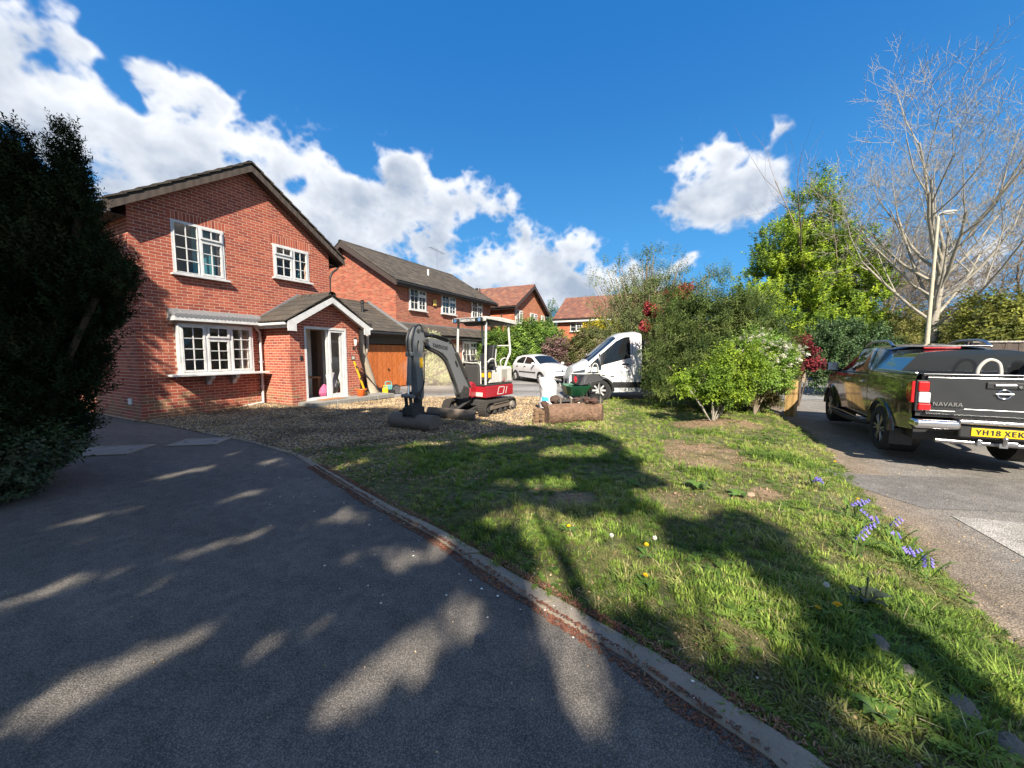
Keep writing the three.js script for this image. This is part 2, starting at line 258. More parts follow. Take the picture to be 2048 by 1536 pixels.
{ // ground: one sheet to the horizon, fine where the camera stands
  const ax = (lo, hi, step, far) => { const a = []; for (let x = lo; x <= hi; x += step) a.push(x); let s = step; while (a[a.length - 1] < far) { s *= 1.35; a.push(a[a.length - 1] + s); } s = step; while (a[0] > -far) { s *= 1.35; a.unshift(a[0] - s); } return a; };
  const X = ax(-12, 14, 0.4, 500), Z = ax(-30, 4, 0.4, 500);
  structure('ground', sheet((u, v) => [X[Math.round(u * (X.length - 1))], Z[Math.round(v * (Z.length - 1))]], X.length - 1, Z.length - 1, (x, z) => hgt(x, z) - 0.03, (x, z) => { const k = 0.5 + 0.7 * fbm(x * 0.3, z * 0.3, 2, 3); return [mix(0.13, 0.2, k), mix(0.17, 0.2, k), mix(0.06, 0.09, k)]; }), M.earth);
  const tone = (x, z, b, s, c = [1, 1, 1]) => { const k = b * (1 + 0.5 * fbm(x * 0.7, z * 0.7, s, 3) + 0.35 * fbm(x * 4, z * 4, s + 4, 3)); return c.map((q) => q * k); };
  structure('driveway', sheet((u, v) => { const z = mix(8, -11.5, v), r = z < -8.4 ? -8.5 - 1.96 * (-8.4 - z) : kerbIn(z) + 0.02; return [mix(-17, r, u), z]; }, 90, 110, (x, z) => hgt(x, z) + 0.004, (x, z) => tone(x, z, 0.34, 1, [1.06, 0.945, 0.82])), M.drive);
  structure('gravel_bed', sheet((u, v) => { const z = mix(-5.45, -13.4, v), l = z < -8.35 ? -8.6 - 0 * z : kerbIn(z), r = z > -5.7 ? kerbOut(z) + 0.1 : lawnL(z) + 0.25; return [mix(l, r, u), z]; }, 60, 60, (x, z) => hgt(x, z) + 0.008 + 0.02 * fbm(x * 2, z * 2, 1, 3), (x, z) => tone(x, z, 0.45, 2, [1, 0.92, 0.85])), M.gravelBase);
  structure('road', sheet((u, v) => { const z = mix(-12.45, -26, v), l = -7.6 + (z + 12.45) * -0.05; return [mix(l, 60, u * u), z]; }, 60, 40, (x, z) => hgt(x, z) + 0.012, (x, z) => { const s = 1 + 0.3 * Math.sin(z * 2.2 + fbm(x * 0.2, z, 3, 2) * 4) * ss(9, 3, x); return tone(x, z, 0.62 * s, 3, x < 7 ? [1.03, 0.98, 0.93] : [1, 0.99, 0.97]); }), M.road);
  structure('pavement', sheet((u, v) => { const z = mix(6, -12.5, v), l = lawnR(z) - 0.05; return [l + u * u * 24, z]; }, 60, 90, (x, z) => hgt(x, z) + 0.004, (x, z) => { const e = x - lawnR(z), dirt = ss(1.1, 0.0, e + 0.5 * fbm(x * 2, z * 2, 8, 3)), k = 0.56 * (1 + 0.45 * fbm(x * 0.9, z * 0.9, 5, 3)); return [k * mix(1.02, 1.04, dirt), k * mix(0.94, 0.8, dirt), k * mix(0.84, 0.56, dirt)]; }), M.pave);
  const cp = [[4.5, -3.72], [5.2, -3.5], [4.9, -2.3], [4.05, -2.6]];
  const g = sheet((u, v) => [mix(mix(cp[0][0], cp[1][0], u), mix(cp[3][0], cp[2][0], u), v), mix(mix(cp[0][1], cp[1][1], u), mix(cp[3][1], cp[2][1], u), v)], 8, 12, (x, z) => hgt(x, z) + 0.01, (x, z) => tone(x, z, 0.95, 9, [1, 0.93, 0.82]));
  structure('pavement_patch', g, M.pave);
  structure('pavement_patch', sheet((u, v) => [4.1 + u * 3.1 + v * 0.35, -5.1 + v * 1.2 + u * 0.3], 14, 8, (x, z) => hgt(x, z) + 0.008, (x, z) => tone(x, z, 0.44, 6, [1.03, 0.95, 0.86])), M.pave);
  structure('lawn', sheet((u, v) => { const z = mix(-0.1, -12.42, v); return [mix(lawnL(z), lawnR(z), u), z]; }, 60, 110, (x, z) => hgt(x, z) + 0.006 + 0.02 * fbm(x * 3, z * 3, 6, 3) + 0.03 * soilAt(x, z) * (0.4 + fbm(x * 5, z * 5, 2, 3)), (x, z) => { const s = soilAt(x, z), k = 1 + 0.7 * fbm(x * 1.6, z * 1.6, 3, 3), g = [0.26 * k, 0.27 * k, 0.1 * k]; return g.map((q, i) => mix(q, [0.58, 0.38, 0.23][i] * k, s)); }), M.earth);
  // concrete edging between driveway and grass, in lengths
  const kerb = new THREE.Group(); kerb.name = 'kerb'; kerb.userData.kind = 'structure'; scene.add(kerb);
  const zs = [2.2, 1.1, 0.2, -0.6, -1.25, -1.72, -2.2, -2.75, -3.4, -4.2, -5.1, -6.1, -7.1];
  for (let k = 0; k < zs.length - 1; k++) {
    const rings = []; seed(60 + k); const lift = rr(-0.006, 0.006);
    for (let j = 0; j <= 8; j++) {
      const z = mix(zs[k] - 0.004, zs[k + 1] + 0.004, j / 8), a = kerbIn(z), b = kerbOut(z), w = 0.012 * fbm(z * 4, 1, 1, 3), y = hgt(b, z) + 0.022 + lift + 0.008 * fbm(z * 3, 4, 2, 3);
      rings.push([[a + w + 0.012, y - 0.12, z], [a + w, y - 0.012, z], [a + 0.02 + w, y, z], [mix(a, b, 0.5), y + 0.004, z], [b - 0.02 + w, y + 0.006, z], [b + w, y - 0.02, z], [b, y - 0.12, z]]);
    }
    part(kerb, 'kerb_stone', skin(rings, { caps: true }), M.concrete);
  }
}
// ---------- the brick house ----------
const TURN = THREE.MathUtils.degToRad(63), OX = -8.46, OZ = -8.5, CD = Math.cos(TURN), SD = Math.sin(TURN);
const W = (d, n, y = 0) => [OX + CD * d + SD * n, y, OZ - SD * d + CD * n];       // along the street, out from the house front
const onLand = (d, n, up = 0) => { const p = W(d, n); p[1] = hgt(p[0], p[2]) + up; return p; };
const rectHole = (x0, x1, y0, y1) => [[x0, y0], [x0, y1], [x1, y1], [x1, y0]];
const brickTones = [[0.36, 0.09, 0.055], [0.34, 0.08, 0.052], [0.39, 0.105, 0.064], [0.31, 0.073, 0.05], [0.35, 0.095, 0.064], [0.37, 0.092, 0.053], [0.27, 0.066, 0.05], [0.41, 0.12, 0.075]].map((c) => [c[0] * 1.2, c[1] * 1.1, c[2] * 1.0]);
const brickMats = brickTones.map((c) => mat(c, { map: g4, bumpMap: gb, bumpScale: 0.003, roughness: 0.9 }));
const stained = mat([0.33, 0.17, 0.085], { map: g4, bumpMap: gb, bumpScale: 0.003, roughness: 0.95 });
const brickGeo = boxUV(new THREE.BoxGeometry(1, 1, 1), 0.4);
// lays stretcher bond over a wall: to(x, y) puts a point of the wall, across turns the brick; top(x) ends it, holes are [x0, x1, y0, y1]
function layBricks(list, { x0, x1, y0, top, holes = [], to, turn = 0, big = 1 }) {
  for (let k = 0, y = y0; ; k++, y += 0.075) {
    const ym = y + 0.0325, lim = top(ym); if (!lim) break;
    let spans = [[Math.max(x0, lim[0]), Math.min(x1, lim[1])]];
    for (const [a, b, c, d] of holes) if (ym > c - 0.02 && ym < d + 0.02) spans = spans.flatMap(([p, q]) => [[p, Math.min(q, a)], [Math.max(p, b), q]]).filter(([p, q]) => q > p);
    for (let x = x0 - (k % 2 ? 0.1125 : 0); x < x1; x += 0.225) for (const [p, q] of spans) {
      const a = Math.max(x, p), b = Math.min(x + 0.2125, q); if (b - a < 0.03) continue;
      list.push({ p: to((a + b) / 2, ym), s: [b - a, 0.0618, 0.05], turn, big });
    }
  }
}
function setBricks(parent, list, limit, origin, turn) {
  const cam = camera.position, c = Math.cos(turn), s = Math.sin(turn);
  for (const b of list) { const x = origin[0] + c * b.p[0] + s * b.p[2] - cam.x, z = origin[2] - s * b.p[0] + c * b.p[2] - cam.z; b.key = b.big * b.s[0] * (b.turn ? Math.abs(x * CD - z * SD) : Math.abs(x * SD + z * CD)) / (x * x + z * z + (b.p[1] - 1.5) ** 2); }
  list.sort((a, b) => b.key - a.key);
  const q = new THREE.Quaternion(), up = V(0, 1, 0), m = M4();
  for (const b of list.slice(0, limit)) { const o = part(parent, 'brick', brickGeo, b.p[1] < 0.6 && rnd() < 0.75 - b.p[1] ? stained : pick(brickMats)); o.position.set(...b.p); o.scale.set(...b.s); o.rotation.y = b.turn; }
  const rest = list.slice(limit), im = new THREE.InstancedMesh(brickGeo, mat([1, 1, 1], { map: g4, bumpMap: gb, bumpScale: 0.003, roughness: 0.9 }), rest.length);
  rest.forEach((b, i) => { im.setMatrixAt(i, m.compose(V(...b.p), q.setFromAxisAngle(up, b.turn), V(...b.s))); let t = pick(brickTones); const k = rr(0.85, 1.12); if (b.p[1] < 0.6 && rnd() < 0.75 - b.p[1]) t = [mix(t[0], 0.3, 0.6), mix(t[1], 0.19, 0.6), mix(t[2], 0.09, 0.6)]; im.setColorAt(i, col(t[0] * k, t[1] * k, t[2] * k)); });
  im.name = 'brickwork'; im.userData.kind = 'stuff'; im.castShadow = im.receiveShadow = true; parent.add(im);
}
// a casement: lights across, each {w, rows, cols, transom}; built upwards from its lower left corner, facing +z
function makeWindow(parent, x, y, z, w, h, lights, { sill = 0.09, glass = M.glass, turn = 0, frame = M.white, deep = 0.07, bars = 0.02 } = {}) {
  const f = new THREE.Group(); f.name = 'window'; f.position.set(x, y, z); f.rotation.y = turn; parent.add(f);
  const fr = new B(), gl = new B(), F = 0.05;
  fr.box(w, F, deep, w / 2, F / 2, 0).box(w, F, deep, w / 2, h - F / 2, 0).box(F, h - 2 * F, deep, F / 2, h / 2, 0).box(F, h - 2 * F, deep, w - F / 2, h / 2, 0);
  const total = lights.reduce((s, l) => s + l.w, 0); let cx = 0;
  lights.forEach((l, i) => {
    const a = cx / total * w, b = (cx + l.w) / total * w; cx += l.w;
    if (i) fr.box(F, h - 2 * F, deep, a, h / 2, 0);
    const x0 = a + (i ? F / 2 : F), x1 = b - (i < lights.length - 1 ? F / 2 : F);
    const cells = l.transom ? [[F, h * (1 - l.transom) - F / 2, l.rows, l.cols, 0], [h * (1 - l.transom) + F / 2, h - F, 1, l.cols, 0.025]] : [[F, h - F, l.rows, l.cols, 0]];
    if (l.transom) fr.box(x1 - x0, F, deep, (x0 + x1) / 2, h * (1 - l.transom), 0);
    for (const [y0, y1, rows, cols, out] of cells) {
      const S = l.fixed ? 0.012 : 0.042;                          // the sash of an opening light stands a little proud
      fr.box(x1 - x0, S, deep * 0.7, (x0 + x1) / 2, y0 + S / 2, 0.022 + out).box(x1 - x0, S, deep * 0.7, (x0 + x1) / 2, y1 - S / 2, 0.022 + out).box(S, y1 - y0 - 2 * S, deep * 0.7, x0 + S / 2, (y0 + y1) / 2, 0.022 + out).box(S, y1 - y0 - 2 * S, deep * 0.7, x1 - S / 2, (y0 + y1) / 2, 0.022 + out);
      const ix = x0 + S, iy = y0 + S, iw = x1 - x0 - 2 * S, ih = y1 - y0 - 2 * S;
      for (let c = 1; c < cols; c++) gl.box(bars, ih, 0.02, ix + iw * c / cols, iy + ih / 2, 0.025 + out);
      for (let r = 1; r < rows; r++) gl.box(iw, bars, 0.018, ix + iw / 2, iy + ih * r / rows, 0.025 + out);
      for (let r = 0; r < rows; r++) for (let c = 0; c < cols; c++) { const p = part(f, 'pane', paneGeo, glass); p.position.set(ix + iw * (c + 0.5) / cols, iy + ih * (r + 0.5) / rows, 0.016 + out); p.scale.set(iw / cols - bars * 0.5, ih / rows - bars * 0.5, 1); p.rotation.set(0.006 * (rnd() - 0.5), 0.012 * (rnd() - 0.5), 0); }
    }
  });
  part(f, 'frame', fr, frame); if (gl.g.length) part(f, 'glazing_bar', gl, frame);
  if (sill) part(f, 'sill', new B().box(w + 0.12, 0.045, sill + 0.06, w / 2, -0.022, sill / 2 + 0.0), frame);
  return f;
}
const paneGeo = new THREE.PlaneGeometry(1, 1);
// one concrete roof tile with two rolls, lying on the slope: x across, y down the slope, z up
function tileGeo(w, l, t, wave = 0.02, seg = 10) {
  const pts = []; for (let i = 0; i <= seg; i++) { const u = i / seg; pts.push([u * w - w / 2, wave * Math.pow(Math.abs(Math.sin(u * Math.PI * 2)), 1.6)]); }
  const rings = [0, 1].map((e) => [...pts.map(([x, z]) => [x, e ? -l / 2 : l / 2, z + t + (e ? t * 0.55 : 0)]), ...pts.slice().reverse().map(([x]) => [x, e ? -l / 2 : l / 2, e ? t * 0.6 : 0])]);
  return skin(rings, { closed: true, caps: true, crease: 0.7 });
}
// rows of tiles over a slope; o = lower left corner, ex along the eave, eu up the slope
function layTiles(parent, o, ex, eu, width, slope, mats, { tw = 0.3, tl = 0.32, max = 300, wave = 0.02, thick = 0.024, skip } = {}) {
  const X = V(...ex).normalize(), U = V(...eu).normalize(), N = X.clone().cross(U).normalize(), nx = Math.round(width / tw), nu = Math.round(slope / tl), w = width / nx, l = slope / nu;
  const g = tileGeo(w * 0.985, l * 1.22, thick, wave), basis = M4().makeBasis(X, U, N), q = new THREE.Quaternion().setFromRotationMatrix(basis), all = [];
  for (let j = 0; j < nu; j++) for (let i = 0; i < nx; i++) { if (skip && skip(i / nx, j / nu)) continue; all.push(V(...o).addScaledVector(X, (i + 0.5 + rr(-0.02, 0.02)) * w).addScaledVector(U, (j + 0.5 + rr(-0.03, 0.03)) * l).addScaledVector(N, 0.02 + rr(-0.003, 0.003))); }
  if (all.length <= max) for (const p of all) { const t = part(parent, 'tile', g, pick(mats)); t.position.copy(p); t.quaternion.copy(q); }
  else {
    const im = new THREE.InstancedMesh(g, mats[0].clone(), all.length); im.material.color.set(1, 1, 1); im.name = 'roof_tiles'; im.userData.kind = 'stuff';
    all.forEach((p, i) => { im.setMatrixAt(i, M4().compose(p, q, V(1, 1, 1))); const c = pick(mats).color, k = rr(0.88, 1.12); im.setColorAt(i, col(c.r * k, c.g * k, c.b * k)); });
    im.castShadow = im.receiveShadow = true; parent.add(im);
  }
}
const greyTiles = [[0.07, 0.058, 0.047], [0.08, 0.067, 0.053], [0.06, 0.052, 0.044], [0.095, 0.078, 0.06]].map((c) => mat(c, { map: g4, bumpMap: gb, bumpScale: 0.006, roughness: 0.95 }));
const redTiles = [[0.24, 0.1, 0.065], [0.21, 0.09, 0.065], [0.26, 0.125, 0.08], [0.18, 0.085, 0.065]].map((c) => mat(c, { map: g4, roughness: 0.95 }));

const ridgeGeo = skin([0.225, -0.225].map((z) => [...Array(9)].map((_, i) => { const a = Math.PI * i / 8; return [Math.cos(a) * 0.13, Math.sin(a) * 0.1 - 0.03, z]; })), {});
seed(31);
const house = thing('brick_house', 'two storey red brick house with gable front, bay window and gabled porch', 'house', [OX, 0, OZ], TURN);
{
  const EH = 4.84, AP = 6.52, HW = 2.5, wl = [0.76, 1.87, 3.47, 4.74], ws = [3.14, 4.26, 3.79, 4.77], bay = [0.7, 2.37, 1.04, 2.27], pd = [3.35, 4.6, 0.2, 2.3];
  const holes = [wl, ws, bay, pd], slope = (AP - EH) / HW;
  const wall = new B().prism([[0, -0.2], [5, -0.2], [5, EH], [HW, AP], [0, EH]], 0.25, place(0, 0, -0.125), 0, holes.map((h) => rectHole(h[0], h[1], h[2], h[3])));
  wall.box(0.25, EH + 0.2, 8.5, 0.125, EH / 2 - 0.1, -4.502).box(0.25, EH + 0.2, 8.5, 4.875, EH / 2 - 0.1, -4.502).prism([[0, -0.2], [5, -0.2], [5, EH], [HW, AP], [0, EH]], 0.25, place(0, 0, -8.88));
  part(house, 'wall', wall, M.mortar);
  const inner = new B().box(4.48, 0.2, 8.5, 2.5, 0.1, -4.51).box(4.48, 0.25, 8.5, 2.5, 2.62, -4.51).box(4.48, 0.1, 8.5, 2.5, EH - 0.05, -4.51).box(4.48, 2.2, 0.1, 2.5, 1.3, -3.6).box(4.48, 2.0, 0.1, 2.5, 3.76, -3.6).box(0.1, 2.2, 3.2, 2.9, 1.3, -1.9).box(0.1, 1.99, 3.2, 2.7, 3.76, -1.9);
  part(house, 'interior', inner, M.plaster);
  part(house, 'curtain', new B().box(0.5, 1.25, 0.05, 1.55, 4.1, -0.34), M.teal, 'teal curtain in the upper window'); part(house, 'curtain', new B().box(0.14, 1.25, 0.06, 4.18, 4.3, -0.34), M.teal);
  for (const [x, y] of [[0.78, 1.65], [2.3, 1.65], [1.9, 4.1]]) part(house, 'curtain', new B().box(0.12, 1.3, 0.05, x, y, -0.3), M.curtain, 'pale curtain edge');
  const L = [];
  const gable = (y) => (y < EH ? [0, 5] : y < AP - 0.05 ? [(y - EH) / slope, 5 - (y - EH) / slope] : null);
  const ltop = (y) => Math.ceil((y + 0.2 - 0.005) / 0.075) * 0.075 - 0.005, lintel = [wl, ws].map((w) => [w[0] - 0.05, w[1] + 0.05, w[3], ltop(w[3]) - 0.03]);
  layBricks(L, { x0: 0, x1: 5, y0: 0.005, top: gable, holes: [...holes, ...lintel, [2.74, 5.0, 0, 2.5], [0.6, 2.62, 2.3, 2.48]], to: (x, y) => [x, y, -0.0225] });
  for (const [a, b, y, yt] of lintel) for (let x = a; x < b - 0.03; x += 0.0755) L.push({ p: [x + 0.033, (y + yt + 0.03) / 2, -0.0225], s: [0.062, yt + 0.03 - y, 0.05], turn: 0, big: 1.4 });
  layBricks(L, { x0: -8.7, x1: 0, y0: 0.005, top: (y) => (y < EH ? [-8.7, 0] : null), to: (x, y) => [0.0225, y, x], turn: Math.PI / 2, big: 0.2 });
  // porch
  const PX0 = 2.73, PX1 = 5.05, PN = 1.25, PE = 2.46, PA = 3.16, pc = 3.89, pdoor = [3.15, 4.56, 0.18, 2.31], ps = (PA - PE) / (pc - PX0);
  part(house, 'porch_wall', new B().prism([[PX0, -0.2], [PX1, -0.2], [PX1, PE], [pc, PA], [PX0, PE]], 0.2, place(0, 0, PN - 0.1), 0, [rectHole(...pdoor)]).box(0.2, PE + 0.2, PN - 0.2, PX0 + 0.1, PE / 2 - 0.1, (PN - 0.2) / 2 + 0.001).box(0.2, PE + 0.2, PN - 0.2, PX1 - 0.1, PE / 2 - 0.1, (PN - 0.2) / 2 + 0.001), M.mortar);
  part(house, 'porch_interior', new B().box(1.9, 0.18, 1.02, 3.89, 0.09, 0.52).box(1.9, 0.06, 1.0, 3.89, 2.42, 0.52).box(1.25, 2.15, 0.04, 3.56, 1.27, 0.03).box(0.45, 2.15, 0.04, 4.82, 1.27, 0.03).box(0.03, 2.15, 0.96, 4.83, 1.27, 0.55), M.plaster);
  layBricks(L, { x0: PX0, x1: PX1, y0: 0.005, top: (y) => (y < PE ? [PX0, PX1] : y < PA - 0.05 ? [PX0 + (y - PE) / ps, PX1 - (y - PE) / ps] : null), holes: [pdoor], to: (x, y) => [x, y, PN - 0.0225], big: 1.2 });
  layBricks(L, { x0: 0.012, x1: PN, y0: 0.005, top: (y) => (y < PE ? [0, PN] : null), to: (x, y) => [PX0 + 0.0225, y, x], turn: Math.PI / 2, big: 1.3 });
  setBricks(house, L, 300, [OX, 0, OZ], TURN);
  // roof: two slabs, verge tiles stepping up the gable, barge boards, soffit
  const e = 0.36, ov = 0.3, lx = -e, ly = EH - slope * e + 0.05, th = Math.atan(slope), len = Math.hypot(HW + e, slope * (HW + e)), back = -9.3;
  const roof = part(house, 'roof', new B().prism([[lx, ly], [HW, AP + 0.05], [HW, AP + 0.15], [lx - 0.05, ly + 0.07]], ov - back - 0.02, place(0, 0, (ov + back) / 2)).prism([[5 - lx, ly], [HW + 0.002, AP + 0.05], [HW + 0.002, AP + 0.15], [5 - lx + 0.05, ly + 0.07]], ov - back - 0.02, place(0, 0, (ov + back) / 2)), greyTiles[1]);
  for (const s of [-1, 1]) for (let i = 0; i < 11; i++) { const t = (i + 0.45) / 11; const o = part(roof, 'tile', new B().box(len / 11 * 1.2, 0.035, 0.34, 0, 0, 0), greyTiles[i % 4]); o.position.set(HW + s * (HW + e) * (1 - t), mix(ly, AP + 0.05, t) + 0.135, ov - 0.12); o.rotation.z = s * -(th - 0.07); }
  for (let i = 0; i < 20; i++) { const o = part(roof, 'ridge_tile', ridgeGeo, greyTiles[i % 4]); o.position.set(HW, AP + 0.13, ov - 0.2 - i * 0.42); }
  const barge = (s) => { const x = (k) => HW + s * k, p = [[0, AP - 0.07], [0, AP + 0.09], [HW + e + 0.02, ly + 0.04], [HW + e + 0.02, ly - 0.12]].map(([k, y]) => [x(k), y]); return new B(0.6).prism(p, 0.025, place(0, 0, ov + 0.012)); };
  part(house, 'bargeboard', barge(-1), M.barge); part(house, 'bargeboard', barge(1), M.barge);
  for (const s of [-1, 1]) part(house, 'soffit', new B().prism([[HW, AP - 0.03], [HW, AP - 0.01], [HW + s * (HW + e), ly - 0.03], [HW + s * (HW + e), ly - 0.05]], ov - 0.01, place(0, 0, ov / 2)), M.brownTrim);
  for (const s of [-1, 1]) part(house, 'eave_board', new B().box(0.02, 0.18, 9.2, HW + s * (HW + e - 0.03), ly - 0.05, -4.32).box(e - 0.05, 0.015, 8.9, HW + s * (HW + e / 2), ly - 0.1, -4.46), M.brownTrim);
  part(house, 'gutter', new B().cyl(0.055, 0.055, 9.3, lx - 0.04, ly + 0.02, -4.5, Math.PI / 2), M.black);
  part(house, 'gutter', new B().cyl(0.055, 0.055, 9.3, 5 - lx + 0.04, ly + 0.02, -4.5, Math.PI / 2).tube([[5.36, ly - 0.02, 0.1], [5.3, ly - 0.2, 0.02], [5.08, ly - 0.45, -0.02], [5.06, 2.7, -0.02]], 0.035), M.black);
  // windows
  makeWindow(house, wl[0], wl[2], -0.02, wl[1] - wl[0], wl[3] - wl[2], [{ w: 1, rows: 4, cols: 2, fixed: 1 }, { w: 1, rows: 3, cols: 2, transom: 0.28 }], { sill: 0.12 });
  makeWindow(house, ws[0], ws[2], -0.02, ws[1] - ws[0], ws[3] - ws[2], [{ w: 1, rows: 2, cols: 2, transom: 0.33 }, { w: 0.9, rows: 3, cols: 2 }], { sill: 0.12 });
  const bz = 0.13, bw = makeWindow(house, bay[0], bay[2], bz, bay[1] - bay[0], bay[3] - bay[2], [{ w: 1, rows: 4, cols: 2 }, { w: 0.95, rows: 3, cols: 2, transom: 0.29 }, { w: 1, rows: 4, cols: 2 }], { sill: 0 });
  part(bw, 'cheek', new B().box(0.05, 1.23, 0.16, 0.025, 0.615, -0.115).box(0.05, 1.23, 0.16, 1.645, 0.615, -0.115), M.white);
  part(bw, 'sill', new B().box(2.16, 0.05, 0.42, 0.86, -0.027, 0.08, 0, 0, 0, 0.01), M.white);
  for (const x of [1.32, 1.9]) part(bw, 'corbel', new B().prism([[0, 0], [0.26, 0], [0.25, -0.08], [0.1, -0.15], [0.06, -0.24], [0, -0.26]], 0.1, place(x - bay[0], -0.055, -bz + 0.008, 0, -Math.PI / 2), 0.008), M.white);
  const can = part(house, 'bay_canopy', new B().prism([[0.004, 0.2], [0.36, 0.045], [0.36, 0], [0.004, 0]], 2.05, place(1.6, 2.42, 0, 0, -Math.PI / 2)), M.lead);
  part(can, 'fascia', new B().box(2.07, 0.1, 0.03, 1.6, 2.375, 0.365).box(0.03, 0.1, 0.36, 0.585, 2.375, 0.19).box(0.03, 0.1, 0.36, 2.615, 2.375, 0.19).box(2.0, 0.02, 0.35, 1.6, 2.335, 0.175), M.white);
  const scal = new B(); for (let i = 0; i < 23; i++) scal.cyl(0.05, 0.05, 0.006, 0.62 + i * 0.0895, 2.445, 0.384, Math.PI / 2, 0, 0, 14); part(can, 'lead_scallop', scal, M.lead);
  for (let i = 0; i < 4; i++) part(can, 'lead_roll', new B().beam([0.75 + i * 0.56, 2.635, 0.02], [0.75 + i * 0.56, 2.475, 0.37], 0.03, 0.03, 0.01), M.lead);
  // porch roof
  const pov = 0.28, px = PX0 - 0.2, py = PE - 0.2 * ps, pl = Math.hypot(pc - px, PA + 0.02 - py), sl = V(pc - px, PA + 0.02 - py, 0), pr = part(house, 'porch_roof', new B().prism([[px, py], [pc, PA + 0.04], [2 * pc - px, py], [2 * pc - px, py + 0.05], [pc, PA + 0.11], [px, py + 0.05]], PN + pov - 0.03, place(0, 0, (PN + pov) / 2)), greyTiles[2]);
  layTiles(pr, [px - 0.06, py + 0.05, 0.02], [0, 0, 1], sl.toArray().map((v) => v), PN + pov + 0.02, pl, greyTiles);
  layTiles(pr, [2 * pc - px + 0.06, py + 0.05, PN + pov + 0.02], [0, 0, -1], [-sl.x, sl.y, 0], PN + pov + 0.02, pl, greyTiles);
  for (let i = 0; i < 4; i++) { const o = part(pr, 'ridge_tile', ridgeGeo, greyTiles[i % 4]); o.position.set(pc, PA + 0.13, PN + pov - 0.19 - i * 0.41); }
  part(pr, 'lead_flashing', new B().beam([px + 0.05, py + 0.12, 0.03], [pc, PA + 0.18, 0.03], 0.15, 0.03), M.lead);
  for (const s of [-1, 1]) part(house, 'porch_bargeboard', new B().prism([[0, PA + 0.03], [0, PA - 0.13], [pc - px - 0.22, py + 0.0], [pc - px - 0.22, py - 0.19], [pc - px + 0.02, py - 0.19], [pc - px + 0.02, py + 0.06]].map(([k, y]) => [pc + s * k, y]), 0.03, place(0, 0, PN + pov + 0.012)), M.white);
  part(house, 'porch_soffit', new B().prism([[px, py - 0.02], [pc, PA + 0.01], [2 * pc - px, py - 0.02], [2 * pc - px, py - 0.04], [pc, PA - 0.01], [px, py - 0.04]], pov - 0.01, place(0, 0, PN + pov / 2 + 0.002)), M.white);
  part(house, 'porch_gutter', new B().box(0.1, 0.075, PN + pov - 0.04, px - 0.05, py + 0.0, (PN + pov) / 2, 0, 0, 0, 0.02).box(0.1, 0.075, PN + pov + 0.08, 2 * pc - px + 0.05, py, (PN + pov) / 2 + 0.04, 0, 0, 0, 0.02).box(0.025, 0.15, PN + pov - 0.08, px + 0.02, py - 0.03, (PN + pov) / 2), M.white);
  part(house, 'downpipe', new B().tube([[2.46, 2.36, 0.12], [2.5, 2.26, 0.1], [2.6, 2.16, 0.07], [2.62, 2.0, 0.06], [2.62, 0.4, 0.06]], 0.034).rod([2.62, 0.42, 0.06], [2.62, 0.13, 0.06], 0.034).rod([2.63, 0.13, 0.06], [2.05, 0.07, 0.08], 0.034), M.white);
  for (const y of [0.6, 1.3, 1.95]) part(house, 'pipe_clip', new B().box(0.11, 0.03, 0.06, 2.62, y, 0.045), M.white);
  // sliding door
  const pdg = new THREE.Group(); pdg.name = 'patio_door'; pdg.position.set(pdoor[0], pdoor[2], PN - 0.05); house.add(pdg);
  const dw = pdoor[1] - pdoor[0], dh = pdoor[3] - pdoor[2], mid = dw * 0.6;
  part(pdg, 'frame', new B().box(dw, 0.06, 0.12, dw / 2, 0.03, 0).box(dw, 0.06, 0.12, dw / 2, dh - 0.03, 0).box(0.06, dh - 0.12, 0.12, 0.03, dh / 2, 0).box(0.06, dh - 0.12, 0.12, dw - 0.03, dh / 2, 0).box(dw + 0.06, 0.05, 0.16, dw / 2, -0.02, 0.06), M.white);
  for (const [a, b, z, nm] of [[mid - 0.04, dw - 0.06, 0.02, 'sliding_panel'], [mid - 0.1, dw - 0.12, -0.04, 'fixed_panel']]) part(pdg, nm, new B().box(0.065, dh - 0.12, 0.045, a + 0.03, dh / 2, z).box(0.065, dh - 0.12, 0.045, b - 0.033, dh / 2, z).box(b - a - 0.13, 0.065, 0.045, (a + b) / 2, 0.093, z).box(b - a - 0.13, 0.065, 0.045, (a + b) / 2, dh - 0.093, z), M.white);
  const pg = part(pdg, 'pane', paneGeo, M.glass); pg.position.set((mid + dw) / 2 - 0.01, dh / 2, 0.02); pg.scale.set(dw - mid - 0.12, dh - 0.24, 1);
  part(pdg, 'handle', new B().box(0.02, 0.18, 0.03, mid - 0.0, 1.0, 0.06, 0, 0, 0, 0.006), M.steel);
  part(house, 'doorbell', new B().box(0.07, 0.14, 0.03, 3.03, 1.42, PN + 0.016, 0, 0, 0, 0.01).cyl(0.02, 0.02, 0.01, 3.03, 1.42, PN + 0.036, Math.PI / 2), M.black);
  const lamp = part(house, 'porch_lamp', new B().box(0.06, 0.1, 0.02, 4.83, 1.72, PN + 0.012).tube([[4.83, 1.72, PN + 0.02], [4.83, 1.67, PN + 0.09], [4.83, 1.78, PN + 0.11]], 0.012), M.black);
  part(lamp, 'lamp_glass', new B().cyl(0.035, 0.06, 0.2, 4.83, 1.9, PN + 0.11, 0, 0, 0, 6), M.curtain); part(lamp, 'lamp_cap', new B().cyl(0.075, 0.015, 0.06, 4.83, 2.03, PN + 0.11, 0, 0, 0, 6), M.black);
  part(house, 'house_sign', new B().box(0.14, 0.14, 0.015, 4.8, 1.4, PN + 0.01, 0, 0, 0, 0.004), mat([0.12, 0.1, 0.08])); part(house, 'sign_panel', new B().box(0.09, 0.09, 0.006, 4.8, 1.4, PN + 0.02), mat([0.5, 0.48, 0.42]));
